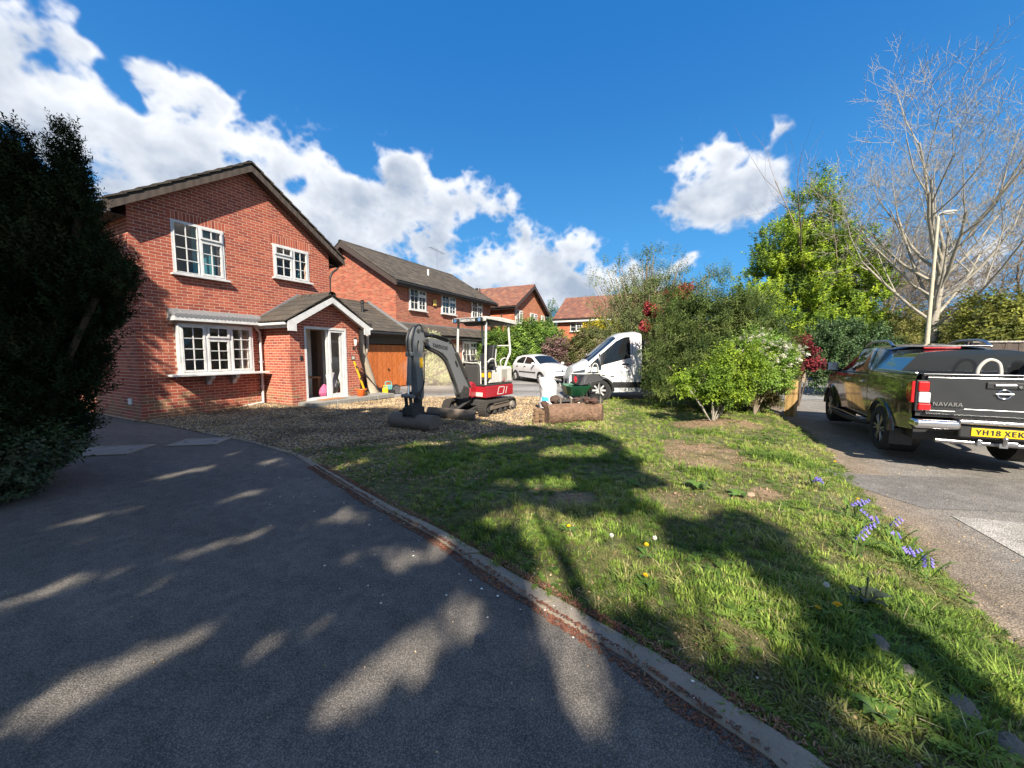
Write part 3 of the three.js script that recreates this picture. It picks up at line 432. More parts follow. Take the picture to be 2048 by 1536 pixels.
  part(house, 'wall_vent', new B().box(0.03, 0.14, 0.2, -0.012, 0.42, -0.55), M.curtain);
  // paving in front of the door
  const path = new THREE.Group(); path.name = 'door_step'; path.userData.kind = 'structure'; path.position.set(OX, 0, OZ); path.rotation.y = TURN; scene.add(path);
  for (let i = 0; i < 4; i++) part(path, 'slab', new B().box(0.74, 0.13, 0.66 + 0.02 * (i % 2), 3.2 + i * 0.755, 0.115, PN + 0.4, 0, rr(-0.01, 0.01), rr(-0.004, 0.004), 0.012), M.slab);
  solo('door_mat', new B().box(0.75, 0.02, 0.32, 0, 0.01, 0, 0, 0, 0, 0.006), mat([0.4, 0.2, 0.09], { map: T.weave }), 'brown coir door mat lying at the sliding porch door', 'door mat', W(3.75, PN + 0.28, 0.18), TURN);
  // hallway things seen through the open door
  const bench = thing('hall_bench', 'wooden bench inside the porch seen through the open door', 'bench', W(3.62, 0.52, 0.18), TURN);
  part(bench, 'seat', new B().box(0.85, 0.05, 0.36, 0, 0.62, 0, 0, 0, 0, 0.01), mat([0.3, 0.15, 0.07], { map: wd })); for (const x of [-0.36, 0.36]) part(bench, 'leg', new B().box(0.06, 0.6, 0.3, x, 0.3, 0), mat([0.26, 0.13, 0.06], { map: wd }));
  const jacket = skin([...Array(9)].map((_, i) => { const t = i / 8, r = 0.19 * Math.sin(Math.PI * Math.min(1, 0.15 + t * 0.85)) + 0.03; return [...Array(12)].map((_, j) => { const a = j / 12 * 2 * Math.PI, q = 1 + 0.25 * n3(a * 1.3, t * 5, 2); return [Math.cos(a) * r * q, t * 0.42, Math.sin(a) * r * 0.6 * q]; }); }), { closed: true, caps: true });
  solo('dark_bag', jacket, mat([0.02, 0.02, 0.025]), 'dark bag standing on the wooden porch bench', 'bag', W(3.42, 0.52, 0.83), TURN);
  const pb = thing('pink_backpack', 'pink rucksack on the porch floor by the sliding panel', 'backpack', W(3.93, 0.98, 0.18), TURN + 0.4);
  part(pb, 'body', jacket, mat([0.42, 0.1, 0.2])); part(pb, 'strap', new B().tube([[0.08, 0.4, 0.1], [0.14, 0.3, 0.2], [0.12, 0.12, 0.16]], 0.018), mat([0.5, 0.35, 0.42]));
  const pc2 = thing('pushchair', 'folded dark pushchair behind the glass of the porch door', 'pushchair', W(4.3, 0.85, 0.18), TURN);
  part(pc2, 'frame', new B().tube([[-0.2, 0.12, 0.1], [-0.05, 0.6, 0], [0.05, 1.0, -0.15]], 0.016).tube([[0.22, 0.12, 0.1], [0.1, 0.6, 0], [0.05, 1.0, -0.15]], 0.016), M.darkSteel); part(pc2, 'seat', new B().box(0.3, 0.5, 0.18, 0, 0.5, 0, -0.3, 0, 0, 0.06), mat([0.35, 0.33, 0.34]));
  for (const x of [-0.2, 0.22]) part(pc2, 'wheel', new B().add(new THREE.TorusGeometry(0.1, 0.025, 8, 18), place(x, 0.12, 0.1, 0, 0.4)), M.rubber);
}
// ---------- garage between the houses ----------
seed(41);
const garage = thing('garage', 'low tiled brick garage with orange timber door between the two houses', 'garage', [OX, 0, OZ], TURN);
{
  const gx0 = 5.02, gx1 = 9.6, en = -0.66, ey = 2.38, rn = -3.3, ry = 3.86;
  part(garage, 'wall', new B().box(0.22, 2.3, 5, 7.15, 1.15, -3.55).box(2.35, 0.12, 0.2, 8.58, 2.3, -1.12).box(0.32, 2.3, 0.3, 9.9, 1.15, -1.0).box(2.0, 2.3, 0.15, 6.03, 1.15, -2.6), M.brickFar);
  part(garage, 'fascia', new B().box(3.1, 0.36, 0.05, 8.6, 2.13, -0.98).box(2.2, 0.3, 0.06, 6.1, 2.2, -0.95).box(4.7, 0.1, 0.03, 7.35, 2.31, en - 0.06), M.brownTrim);
  const door = new THREE.Group(); door.name = 'garage_door'; garage.add(door);
  for (let i = 0; i < 16; i++) part(door, 'plank', new B(1.2).box(0.139, 1.86, 0.03, 7.5 + i * 0.1425, 0.98, -1.03 + 0.003 * (i % 2), 0, 0, 0, 0.006), pick([M.garage, M.garage, mat([0.52, 0.145, 0.036], { map: wd, roughness: 0.55 }), mat([0.6, 0.18, 0.048], { map: wd, roughness: 0.55 })]));
  part(door, 'handle', new B().cyl(0.03, 0.03, 0.05, 8.55, 0.85, -1.0, Math.PI / 2).box(0.12, 0.03, 0.02, 8.55, 0.85, -0.97), M.black);
  part(garage, 'side_gate', new B(1).box(1.9, 1.95, 0.06, 6.05, 0.98, -2.0), mat([0.06, 0.042, 0.032], { map: wd }));
  const th = Math.atan((ry - ey) / (en - rn)), up = [0, Math.sin(th), -Math.cos(th)], sl = Math.hypot(ry - ey, en - rn);
  const roof = part(garage, 'roof', new B().prism([[en, ey], [rn, ry], [2 * rn - en, ey], [2 * rn - en, ey + 0.06], [rn, ry + 0.08], [en, ey + 0.06]].map(([n, y]) => [-n, y]), gx1 - gx0, place((gx0 + gx1) / 2, 0, 0, 0, Math.PI / 2)), greyTiles[1]);
  layTiles(roof, [gx0, ey + 0.06, en + 0.03], [1, 0, 0], up, gx1 - gx0, sl, greyTiles, { tl: 0.3 });
  for (let i = 0; i < 11; i++) { const o = part(roof, 'ridge_tile', ridgeGeo, greyTiles[i % 4]); o.position.set(gx0 + 0.22 + i * 0.42, ry + 0.1, rn); o.rotation.y = Math.PI / 2; }
  part(garage, 'lead_flashing', new B().beam([9.57, ey + 0.2, -0.75], [9.57, ry + 0.16, rn], 0.03, 0.2), M.lead);
  part(garage, 'flue', new B().cyl(0.06, 0.06, 0.55, 8.3, 3.5, -2.2).cyl(0.085, 0.085, 0.09, 8.3, 3.8, -2.2).cyl(0.04, 0.085, 0.05, 8.3, 3.87, -2.2), M.darkSteel);
  part(garage, 'gutter', new B().cyl(0.055, 0.055, 4.6, 7.32, ey + 0.0, en + 0.07, 0, 0, Math.PI / 2), M.darkSteel);
  part(garage, 'downpipe', new B().tube([[5.2, 2.36, en + 0.05], [5.25, 2.25, -0.8], [5.3, 2.1, -0.95], [5.3, 0.1, -0.95]], 0.035), M.black);
}
// pale bare trunk by the porch
{
  const t = thing('old_trunk', 'pale bare tree trunk leaning up to the garage eave beside the porch', 'tree trunk', onLand(5.85, 0.95), TURN);
  const rings = [...Array(15)].map((_, i) => { const u = i / 14, r = mix(0.16, 0.1, u) * (1 + (u < 0.12 ? 0.5 * (0.12 - u) / 0.12 : 0)); return [...Array(12)].map((_, j) => { const a = j / 12 * Math.PI * 2, q = 1 + 0.3 * n3(Math.cos(a) * 1.5, u * 3, Math.sin(a) * 1.5 + 3); return [mix(0.05, -0.5, Math.pow(u, 0.8)) + 0.05 * Math.sin(u * 7) + Math.cos(a) * r * q, u * 2.3, Math.sin(a) * r * q]; }); });
  const bm = mat([0.5, 0.43, 0.34], { map: bk, bumpMap: scaled(T.gritBump, 2), bumpScale: 0.015 });
  part(t, 'trunk', skin(rings, { closed: true, caps: true, crease: 1.2 }), bm); part(t, 'limb', new B().tube([[-0.3, 1.4, 0.03], [-0.18, 1.75, 0.0], [-0.12, 2.2, -0.05]], 0.05), bm);
}
// ---------- the neighbours' houses ----------
// gable house: x along the ridge, z to the front; facade wall along z = 0
function gableHouse(name, label, o, turn, { len, depth, eave, rise, tiles, wallMat = M.brickFar, over = 0.3, tile }) {
  const h = thing(name, label, 'house', o, turn), hd = depth / 2, sl = Math.hypot(hd + 0.35, rise * (hd + 0.35) / hd), th = Math.atan(rise / hd), ye = eave - rise * 0.35 / hd;
  const prof = [[0, -0.3], [depth, -0.3], [depth, eave], [hd, eave + rise], [0, eave]];
  part(h, 'wall', new B().prism(prof, len, place(len / 2, 0, 0, 0, Math.PI / 2)), wallMat);
  const roof = part(h, 'roof', new B().prism([[-0.35, ye], [hd, eave + rise + 0.02], [depth + 0.35, ye], [depth + 0.35, ye + 0.08], [hd, eave + rise + 0.1], [-0.35, ye + 0.08]], len + 2 * over, place(len / 2, 0, 0, 0, Math.PI / 2)), tiles[1]);
  layTiles(roof, [-over - 0.02, ye + 0.08, 0.37], [1, 0, 0], [0, Math.sin(th), -Math.cos(th)], len + 2 * over + 0.04, sl, tiles, { tl: 0.3, tw: 0.3, max: 0, ...tile });
  layTiles(roof, [len + over + 0.02, ye + 0.08, -depth - 0.37], [-1, 0, 0], [0, Math.sin(th), Math.cos(th)], len + 2 * over + 0.04, sl, tiles, { tl: 0.3, tw: 0.3, max: 0, ...tile });
  const nr = Math.round((len + 2 * over) / 0.42); for (let i = 0; i < nr; i++) { const r = part(roof, 'ridge_tile', ridgeGeo, tiles[i % tiles.length]); r.position.set(-over + 0.21 + i * 0.42, eave + rise + 0.12, -hd); r.rotation.y = Math.PI / 2; }
  for (const s of [0, 1]) for (const f of [0, 1]) part(h, 'bargeboard', new B().prism([[hd, eave + rise + 0.06], [hd, eave + rise - 0.16], [f ? depth + 0.36 : -0.36, ye - 0.14], [f ? depth + 0.36 : -0.36, ye + 0.06]], 0.03, place(s ? len + over + 0.016 : -over - 0.016, 0, 0, 0, Math.PI / 2)), M.brownTrim);
  for (const s of [0, 1]) part(h, 'soffit', new B().prism([[-0.34, ye - 0.02], [hd, eave + rise], [depth + 0.34, ye - 0.02], [depth + 0.34, ye - 0.04], [hd, eave + rise - 0.02], [-0.34, ye - 0.04]], over - 0.01, place(s ? len + over / 2 : -over / 2, 0, 0, 0, Math.PI / 2)), M.brownTrim);
  for (const f of [0, 1]) { const z = f ? -depth - 0.36 : 0.36; part(h, 'eave_board', new B().box(len + 2 * over, 0.16, 0.025, len / 2, ye - 0.03, z * 1.0).box(len, 0.02, 0.32, len / 2, ye - 0.08, f ? -depth - 0.17 : 0.17), M.brownTrim); part(h, 'gutter', new B().cyl(0.055, 0.055, len + 2 * over, len / 2, ye + 0.02, f ? z - 0.06 : z + 0.06, 0, 0, Math.PI / 2, 8), M.black); }
  return h;
}
const far2 = (w) => [{ w: 1, rows: 3, cols: 2, fixed: 1 }, { w: 1, rows: 3, cols: 2, transom: 0.3 }], farO = { glass: M.darkGlass, frame: M.whitePaint, bars: 0.024 };
seed(43);
{
  const h = gableHouse('neighbour_house', 'long two storey brick house with grey tiled roof behind the digger', W(9.62, -1.5), TURN, { len: 8.75, depth: 6.5, eave: 4.98, rise: 1.95, tiles: greyTiles });
  makeWindow(h, 0.88, 3.68, 0.04, 1.22, 1.05, far2(), { ...farO, sill: 0.08 }); makeWindow(h, 3.4, 3.72, 0.04, 1.3, 1.02, far2(), { ...farO, sill: 0.08 }); makeWindow(h, 6.4, 3.75, 0.04, 1.2, 1.02, far2(), { ...farO, sill: 0.08 });
  part(h, 'alarm_box', new B().box(0.26, 0.34, 0.09, 2.8, 4.22, 0.05, 0, 0, 0, 0.03), mat([0.55, 0.38, 0.1]));
  part(h, 'ground_floor', new B().box(0.5, 2.3, 0.5, 0.33, 1.15, 0.255).box(4.4, 2.3, 0.4, 5.7, 1.15, 0.205).box(0.35, 2.3, 0.5, 3.25, 1.15, 0.256), M.brickFar);
  part(h, 'garage_door', new B().box(2.4, 2.0, 0.05, 1.8, 1.0, 0.1), mat([0.16, 0.15, 0.14], { map: wd })); 
  const lean = part(h, 'lean_to_roof', new B().prism([[0.84, 2.38], [0.005, 2.86], [0.005, 2.92], [0.84, 2.44]].map(([n, y]) => [-n, y]), 8.6, place(4.38, 0, 0, 0, Math.PI / 2)).box(8.6, 0.12, 0.03, 4.38, 2.35, 0.83), greyTiles[2]);
  layTiles(lean, [0.08, 2.44, 0.87], [1, 0, 0], [0, 0.5, -0.866], 8.6, 0.95, greyTiles, { tl: 0.3 });
  part(h, 'lead_flashing', new B().box(8.6, 0.16, 0.02, 4.38, 2.96, 0.012), M.lead);
  makeWindow(h, 4.75, 1.05, 0.47, 2.1, 1.15, [{ w: 1, rows: 3, cols: 2 }, { w: 1, rows: 2, cols: 2, transom: 0.3 }, { w: 1, rows: 3, cols: 2 }], { ...farO, sill: 0.2 });
  part(h, 'bay_canopy', new B().prism([[-0.62, 2.24], [-0.41, 2.34], [-0.41, 2.2], [-0.62, 2.14]], 2.4, place(5.8, 0, 0, 0, Math.PI / 2)), M.white);
  part(h, 'vent_pipe', new B().cyl(0.055, 0.055, 0.55, 4.2, 6.1, -1.5), M.whitePaint);
  part(h, 'vent_pipe', new B().cyl(0.05, 0.05, 0.5, 8.3, 5.6, -0.55), M.brownTrim);
  const a = part(h, 'aerial', new B().rod([7.2, 6.8, -3.2], [7.2, 8.5, -3.2], 0.018, 0.018, 6).rod([6.5, 8.42, -3.2], [8.0, 8.3, -3.2], 0.012, 0.012, 5), M.steel);
  for (let i = 0; i < 9; i++) part(a, 'element', new B().rod([6.55 + i * 0.17, 8.42 - i * 0.014, -3.42], [6.55 + i * 0.17, 8.42 - i * 0.014, -2.98], 0.008, 0.008, 4), M.steel);
}
seed(44);
{ // ridge runs back from the street: turned a quarter
  const o = W(26.3, -0.75), h = gableHouse('gabled_house', 'red brick house with brown roof and gable to the street, behind the hedge', o, TURN - Math.PI / 2 + Math.PI, { len: 9, depth: 5.85, eave: 4.98, rise: 1.7, tiles: redTiles, wallMat: M.brickFarOrange, tile: { wave: 0.045 } });
  for (const [z, w] of [[-5.7, 1.15], [-3.1, 1.25], [-0.9, 0.6]]) makeWindow(h, -0.04, 3.72, z, w, 0.95, w > 1 ? far2() : [{ w: 1, rows: 3, cols: 2 }], { ...farO, turn: -Math.PI / 2 });
  part(h, 'downpipe', new B().rod([1.0, 4.7, -5.92], [1.0, 0, -5.92], 0.04), M.black);
  part(h, 'flue', new B().cyl(0.09, 0.09, 0.9, 4.3, 6.2, -4.0).cyl(0.12, 0.12, 0.1, 4.3, 6.7, -4.0), M.darkSteel);
}
seed(45);
{
  const h = gableHouse('red_roofed_house', 'orange brick house with long red tiled roof beyond the parked cars', W(30, -1), TURN - Math.PI / 2, { len: 11, depth: 6.5, eave: 4.85, rise: 2.1, tiles: redTiles, wallMat: M.brickFarOrange, tile: { wave: 0.045 } });
  for (const x of [1.3, 4.3, 7.6]) makeWindow(h, x, 3.55, 0.04, 1.15, 1.12, [{ w: 1, rows: 3, cols: 1, fixed: 1 }, { w: 1, rows: 3, cols: 2, transom: 0.3 }], { ...farO });
  part(h, 'fascia', new B().box(11.6, 0.14, 0.02, 5.5, 4.48, 0.4), M.whitePaint);
  makeWindow(h, 1.3, 1.0, 0.04, 1.6, 1.15, far2(), { ...farO }); makeWindow(h, 6.3, 1.0, 0.04, 1.6, 1.15, far2(), { ...farO });
}
// ---------- the mini digger (forward is -x, the viewer's side is +z) ----------
const bold = await new FontLoader().loadAsync('fonts/droid/droid_sans_bold.typeface.json');
function letters(s, size, { depth = 0.004, wide = 1, gap = 0 } = {}) { const g = new TextGeometry(s, { font: bold, size, depth, curveSegments: 3, bevelEnabled: false }); g.computeBoundingBox(); const c = g.boundingBox; g.translate(-(c.min.x + c.max.x) / 2, -(c.min.y + c.max.y) / 2, 0); g.scale(wide, 1, 1); return boxUV(g.index ? g.toNonIndexed() : g); }
M.digGrey = phys([0.19, 0.195, 0.2], { roughness: 0.5, map: g4, clearcoat: 0.15, clearcoatRoughness: 0.4 });
M.digDark = mat([0.05, 0.048, 0.046], { map: g4, roughness: 0.7, bumpMap: gb, bumpScale: 0.004 });
M.digRed = phys([0.42, 0.018, 0.03], { roughness: 0.35, clearcoat: 0.4, clearcoatRoughness: 0.25, map: g4 });
M.digWhite = mat([0.66, 0.64, 0.58], { roughness: 0.5, map: g1 });
M.muddy = mat([0.2, 0.16, 0.125], { map: g1, roughness: 0.95, bumpMap: gb, bumpScale: 0.01 });
const wrap = (pts, n = 40) => new THREE.CatmullRomCurve3(pts.map(([x, y]) => V(x, y, 0)), true, 'catmullrom', 0.3).getPoints(n).slice(0, -1).map((p) => [p.x, p.y]);
seed(51);
{
  const dg = thing('mini_digger', 'red and white mini digger with canopy, wide bucket resting on the gravel', 'digger', onLand(4.45, 6.2), TURN);
  // tracks
  const loop = []; { const r0 = 0.185, xa = -0.44, xb = 0.83; for (let i = 0; i <= 12; i++) { const a = Math.PI / 2 + Math.PI * i / 12; loop.push([xa + r0 * Math.cos(a), r0 + r0 * Math.sin(a)]); } for (let i = 1; i < 9; i++) loop.push([mix(xa, xb, i / 9), 0]); for (let i = 0; i <= 12; i++) { const a = -Math.PI / 2 + Math.PI * i / 12; loop.push([xb + r0 * 0.96 * Math.cos(a), r0 * 0.97 + r0 * 0.96 * Math.sin(a)]); } for (let i = 1; i < 9; i++) loop.push([mix(xb, xa, i / 9), 2 * r0 - 0.012 * Math.sin(Math.PI * i / 9)]); }
  for (const s of [-1, 1]) {
    const tr = new THREE.Group(); tr.name = 'track'; tr.position.z = s * 0.535; dg.add(tr);
    const ring = (k) => loop.map(([x, y]) => [mix(0.2, x, k), mix(0.185, y, k)]);
    part(tr, 'belt', skin([[-0.115, 0.9], [-0.115, 1], [0.115, 1], [0.115, 0.9], [-0.115, 0.9]].map(([z, k]) => loop.map(([x, y]) => { const dx = x - clamp(x, -0.44, 0.83), dy = y - 0.185, l = Math.hypot(dx, dy) || 1, q = k === 1 ? 0 : 0.028; return [x - dx / l * q, y - dy / l * q, z]; })), { closed: true, crease: 0.5 }), M.dirtyRubber);
    const lug = new B(); for (let i = 0; i < 44; i++) { const q = i / 44 * loop.length, a = loop[Math.floor(q)], b = loop[(Math.floor(q) + 1) % loop.length], t = q - Math.floor(q), x = mix(a[0], b[0], t), y = mix(a[1], b[1], t), an = Math.atan2(b[1] - a[1], b[0] - a[0]); lug.box(0.03, 0.024, 0.2, x + 0.006 * Math.sin(an), y - 0.006 * Math.cos(an), 0, 0, 0, an); }
    const lg = part(tr, 'track_lugs', lug, M.dirtyRubber); lg.userData.kind = 'stuff';
    part(tr, 'track_frame', new B().box(1.02, 0.13, 0.15, 0.2, 0.215, 0, 0, 0, 0, 0.02).box(0.8, 0.05, 0.2, 0.2, 0.3, 0, 0, 0, 0, 0.01), M.muddy);
    part(tr, 'idler', new B().cyl(0.145, 0.145, 0.12, -0.44, 0.185, 0, Math.PI / 2, 0, 0, 24).cyl(0.06, 0.06, 0.19, -0.44, 0.185, 0, Math.PI / 2), M.digDark);
    part(tr, 'sprocket', new B().cyl(0.14, 0.14, 0.1, 0.83, 0.182, 0, Math.PI / 2, 0, 0, 24).cyl(0.1, 0.09, 0.2, 0.83, 0.182, 0, Math.PI / 2, 0, 0, 20).cyl(0.05, 0.05, 0.22, 0.83, 0.182, 0, Math.PI / 2), mat([0.32, 0.29, 0.25], { map: g4 }));
    for (let i = 0; i < 3; i++) part(tr, 'roller', new B().cyl(0.06, 0.06, 0.17, -0.08 + i * 0.28, 0.085, 0, Math.PI / 2), M.digDark);
  }
  part(dg, 'chassis', new B().box(0.75, 0.16, 0.86, 0.16, 0.3, 0, 0, 0, 0, 0.03).cyl(0.3, 0.3, 0.12, 0.15, 0.42, 0, 0, 0, 0, 28), M.digDark);
  const bl = part(dg, 'dozer_blade', skin([...Array(9)].map((_, i) => { const t = i / 8, a = mix(-0.7, 0.75, t); return [[-1.17 + 0.1 * a * a, 0.01 + 0.25 * t, -0.68], [-1.17 + 0.1 * a * a, 0.01 + 0.25 * t, 0.68], [-1.13 + 0.1 * a * a, 0.01 + 0.25 * t, 0.68], [-1.13 + 0.1 * a * a, 0.01 + 0.25 * t, -0.68]]; }), { closed: true, caps: true }), M.muddy);
  for (const s of [-1, 1]) part(bl, 'blade_arm', new B().beam([-1.1, 0.12, s * 0.3], [-0.1, 0.25, s * 0.26], 0.09, 0.07, 0.01), M.digDark);
  part(bl, 'blade_ram', new B().rod([-0.95, 0.2, 0], [-0.3, 0.38, 0], 0.035), M.digDark);
  // upper works, turned a little on the slew ring
  const up = (n, g, m) => { const p = part(dg, n, g, m); p.position.set(0.15, 0, 0); p.rotation.y = -0.15; return p; };
  const plan = (k = 0, x0 = -0.34) => { const p = [[x0, -0.5 + k], [0.45, -0.5 + k]]; for (let i = 0; i <= 12; i++) { const a = -0.56 + 1.12 * i / 12; p.push([(1.06 - k) * Math.cos(a) * (1 - 0.12 * Math.abs(Math.sin(a * 1.6))), (0.9 - k) * Math.sin(a) * 1.02]); } p.push([0.45, 0.5 - k], [x0, 0.5 - k]); return p; };
  const flat = (pts, y0, y1, bevel = 0.02) => new B().prism(pts.map(([x, z]) => [x, -z]), y1 - y0, place(0, (y0 + y1) / 2, 0, -Math.PI / 2), bevel);
  const body = up('skirt', flat(plan(), 0.44, 0.73), M.digRed);
  part(body, 'diamond_mark', new B().box(0.1, 0.1, 0.006, -0.343, 0.6, -0.02, 0, -Math.PI / 2, Math.PI / 4), M.digWhite);
  part(body, 'plate', new B().box(0.005, 0.1, 0.22, -0.344, 0.52, 0.28), M.digWhite);
  const stripes = new B(); for (const [x, w] of [[0.12, 0.02], [0.36, 0.02]]) stripes.beam([x, 0.5, 0.503], [x + 0.06, 0.68, 0.503], w, 0.005); stripes.box(0.2, 0.02, 0.006, 0.29, 0.68, 0.503).box(0.2, 0.02, 0.006, 0.23, 0.5, 0.503).beam([0.47, 0.5, 0.5], [0.53, 0.68, 0.5], 0.02, 0.008); part(body, 'stripe', stripes, M.digWhite);
  up('floor', flat(plan(0.02, -0.36), 0.735, 0.77, 0.006), M.digDark);
  const cw = up('engine_cover', flat(plan(0.03, 0.3).map(([x, z]) => [x * 0.98, z]), 0.775, 1.2, 0.05), M.digWhite);
  part(cw, 'grime_panel', new B().box(0.3, 0.3, 0.01, 0.47, 0.98, 0.474, 0, 0.08, 0, 0.004), mat([0.4, 0.38, 0.32], { map: g1 }));
  part(cw, 'red_mark', new B().box(0.03, 0.12, 0.01, 0.42, 0.86, 0.482), M.digRed); part(cw, 'tail_lamp', new B().box(0.03, 0.06, 0.05, 0.9, 1.12, 0.3, 0, -0.4), mat([0.5, 0.02, 0.03]));
  up('seat_base', new B().box(0.42, 0.33, 0.62, 0.1, 0.94, 0, 0, 0, 0, 0.03), mat([0.5, 0.48, 0.45], { map: g1 }));
  up('side_panel', new B().box(0.4, 0.26, 0.1, 0.08, 0.92, 0.38, 0, 0, 0, 0.02), M.digWhite);
  const seat = up('seat', new B().box(0.42, 0.12, 0.44, 0.12, 1.17, 0, 0, 0, 0.05, 0.05).box(0.12, 0.58, 0.42, 0.36, 1.48, 0, 0, 0, -0.16, 0.05), M.black);
  part(seat, 'back_shell', new B().box(0.05, 0.5, 0.38, 0.45, 1.42, 0, 0, 0, -0.16, 0.02), mat([0.4, 0.4, 0.4]));
  up('console', new B().box(0.5, 0.16, 0.12, 0.02, 1.28, -0.33, 0, 0, 0, 0.04).box(0.4, 0.14, 0.12, 0.1, 1.28, 0.33, 0, 0, 0, 0.04).box(0.12, 0.5, 0.5, -0.24, 1.0, -0.02, 0, 0, 0, 0.04), M.digDark);
  for (const [x, z, h, l] of [[-0.16, -0.33, 1.6, -0.08], [-0.08, 0.33, 1.58, -0.06], [-0.24, -0.06, 1.52, -0.1], [-0.24, 0.08, 1.5, -0.1], [-0.2, -0.2, 1.45, 0.02]]) up('lever', new B().rod([x, 1.2, z], [x + l, h - 0.1, z], 0.012).ball(0.032, x + l, h - 0.06, z, 0.8, 1.6, 0.8, 8), M.black);
  up('handrail', new B().tube([[-0.3, 0.78, 0.3], [-0.31, 1.1, 0.3], [-0.3, 1.28, 0.26], [-0.3, 1.3, 0], [-0.3, 1.28, -0.4], [-0.3, 0.8, -0.44]], 0.016).tube([[-0.2, 1.32, 0.44], [-0.1, 1.4, 0.46], [0.05, 1.38, 0.46], [0.12, 1.2, 0.46]], 0.02), M.digWhite);
  up('hose_cover', new B().box(0.26, 0.3, 0.26, -0.1, 0.98, 0.3, 0, 0, 0, 0.06), M.digDark);
  up('warning_label', new B().box(0.1, 0.13, 0.01, -0.12, 1.0, 0.435, 0, 0, 0, 0.002).box(0.008, 0.1, 0.1, -0.236, 1.0, 0.3), M.yellow);
  for (const s of [-1, 1]) {
    up('canopy_post', new B().tube([[-0.31, 0.77, s * 0.46], [-0.32, 1.3, s * 0.47], [-0.3, 2.0, s * 0.47], [-0.28, 2.36, s * 0.46]], 0.03, 10, 24), M.digWhite);
    up('canopy_post', new B().tube([[0.55, 1.2, s * 0.42], [0.62, 1.42, s * 0.46], [0.7, 1.55, s * 0.47], [0.69, 1.9, s * 0.46], [0.64, 2.34, s * 0.45]], 0.03, 10, 24), M.digWhite);
  }
  up('rear_rail', new B().rod([0.68, 1.75, -0.46], [0.68, 1.75, 0.46], 0.02).tube([[0.35, 1.2, 0.44], [0.3, 1.34, 0.46], [0.45, 1.42, 0.46], [0.6, 1.4, 0.45]], 0.018), M.digWhite);
  const can = up('canopy_roof', new B().prism([[-0.42, 2.33], [-0.44, 2.4], [-0.36, 2.44], [0.2, 2.46], [0.8, 2.42], [0.9, 2.36], [0.9, 2.3], [0.86, 2.3], [0.84, 2.36], [-0.38, 2.37], [-0.38, 2.33]], 1.12, null, 0.02), M.digWhite);
  part(can, 'lining', new B().box(1.16, 0.04, 1.0, 0.24, 2.345, 0, 0, 0, 0, 0.015).prism([[-0.3, 2.33], [0.1, 2.33], [0.0, 2.25], [-0.2, 2.25]], 0.6, null, 0.015), M.digDark);
  part(can, 'visor', new B().box(0.025, 0.11, 0.98, -0.445, 2.365, 0, 0, 0, 0.12, 0.008), M.black);
  for (const s of [-1, 1]) part(can, 'work_lamp', new B().cyl(0.045, 0.045, 0.02, -0.462, 2.365, s * 0.4, 0, 0, Math.PI / 2, 16), M.chrome);
  const tk = part(can, 'lettering', letters('TAKEUCHI', 0.062, { wide: 1.25 }), M.whitePaint); tk.rotation.y = -Math.PI / 2; tk.position.set(-0.461, 2.365, 0);
  // boom, arm, rams
  part(dg, 'boom_bracket', new B().prism([[-0.2, 0.46], [-0.2, 0.78], [-0.36, 0.84], [-0.44, 0.78], [-0.5, 0.5], [-0.4, 0.44]], 0.24, null, 0.02), M.digRed); part(dg, 'boom_foot', new B().prism([[-0.4, 0.6], [-0.5, 0.72], [-0.72, 0.78], [-0.86, 0.62], [-0.78, 0.46], [-0.5, 0.44]], 0.2, null, 0.03), M.digDark);
  const boomPts = [[-2.16, 1.78], [-2.1, 1.86], [-1.75, 1.86], [-1.28, 1.78], [-1.1, 1.69], [-0.95, 1.48], [-0.68, 1.06], [-0.42, 0.66], [-0.5, 0.55], [-0.72, 0.5], [-0.84, 0.58], [-0.97, 0.86], [-1.14, 1.17], [-1.3, 1.4], [-1.52, 1.555], [-2.05, 1.71], [-2.14, 1.72]];
  const boom = part(dg, 'boom', new B().prism(wrap(boomPts, 90), 0.15, null, 0.012), M.digGrey);
  part(boom, 'boom_edge', new B().tube([[-2.0, 1.675, 0.03], [-1.55, 1.51, 0.03], [-1.33, 1.36, 0.03], [-1.16, 1.13, 0.03], [-0.97, 0.85, 0.03], [-0.84, 0.58, 0.03]], 0.036), M.digDark);
  const bt = part(boom, 'lettering', letters('TAKEUCHI', 0.075, { wide: 1.05 }), M.black); bt.position.set(-1.58, 1.69, 0.077); bt.rotation.z = -0.13;
  part(boom, 'decal', new B().box(0.16, 0.06, 0.004, -0.98, 1.3, 0.076, 0, 0, -0.98), M.black);
  part(boom, 'hose', new B().tube([[-2.05, 1.92, 0.05], [-1.7, 1.93, 0.06], [-1.2, 1.82, 0.06], [-0.98, 1.58, 0.06], [-0.72, 1.18, 0.06], [-0.45, 0.85, 0.06]], 0.016).tube([[-2.0, 1.9, -0.05], [-1.7, 1.9, -0.05], [-1.2, 1.8, -0.06], [-0.98, 1.55, -0.06], [-0.7, 1.14, -0.06], [-0.45, 0.83, -0.06]], 0.016), M.black);
  part(dg, 'boom_pin', new B().cyl(0.055, 0.055, 0.3, -2.1, 1.79, 0, Math.PI / 2).cyl(0.06, 0.06, 0.22, -0.6, 0.6, 0, Math.PI / 2).cyl(0.035, 0.035, 0.2, -2.3, 2.0, 0, Math.PI / 2).cyl(0.035, 0.035, 0.2, -2.2, 2.02, 0, Math.PI / 2), M.digDark);
  part(dg, 'boom_ram', new B().rod([-1.02, 1.56, 0.1], [-0.62, 0.98, 0.1], 0.042).rod([-0.62, 0.98, 0.1], [-0.42, 0.68, 0.1], 0.024), M.digDark);
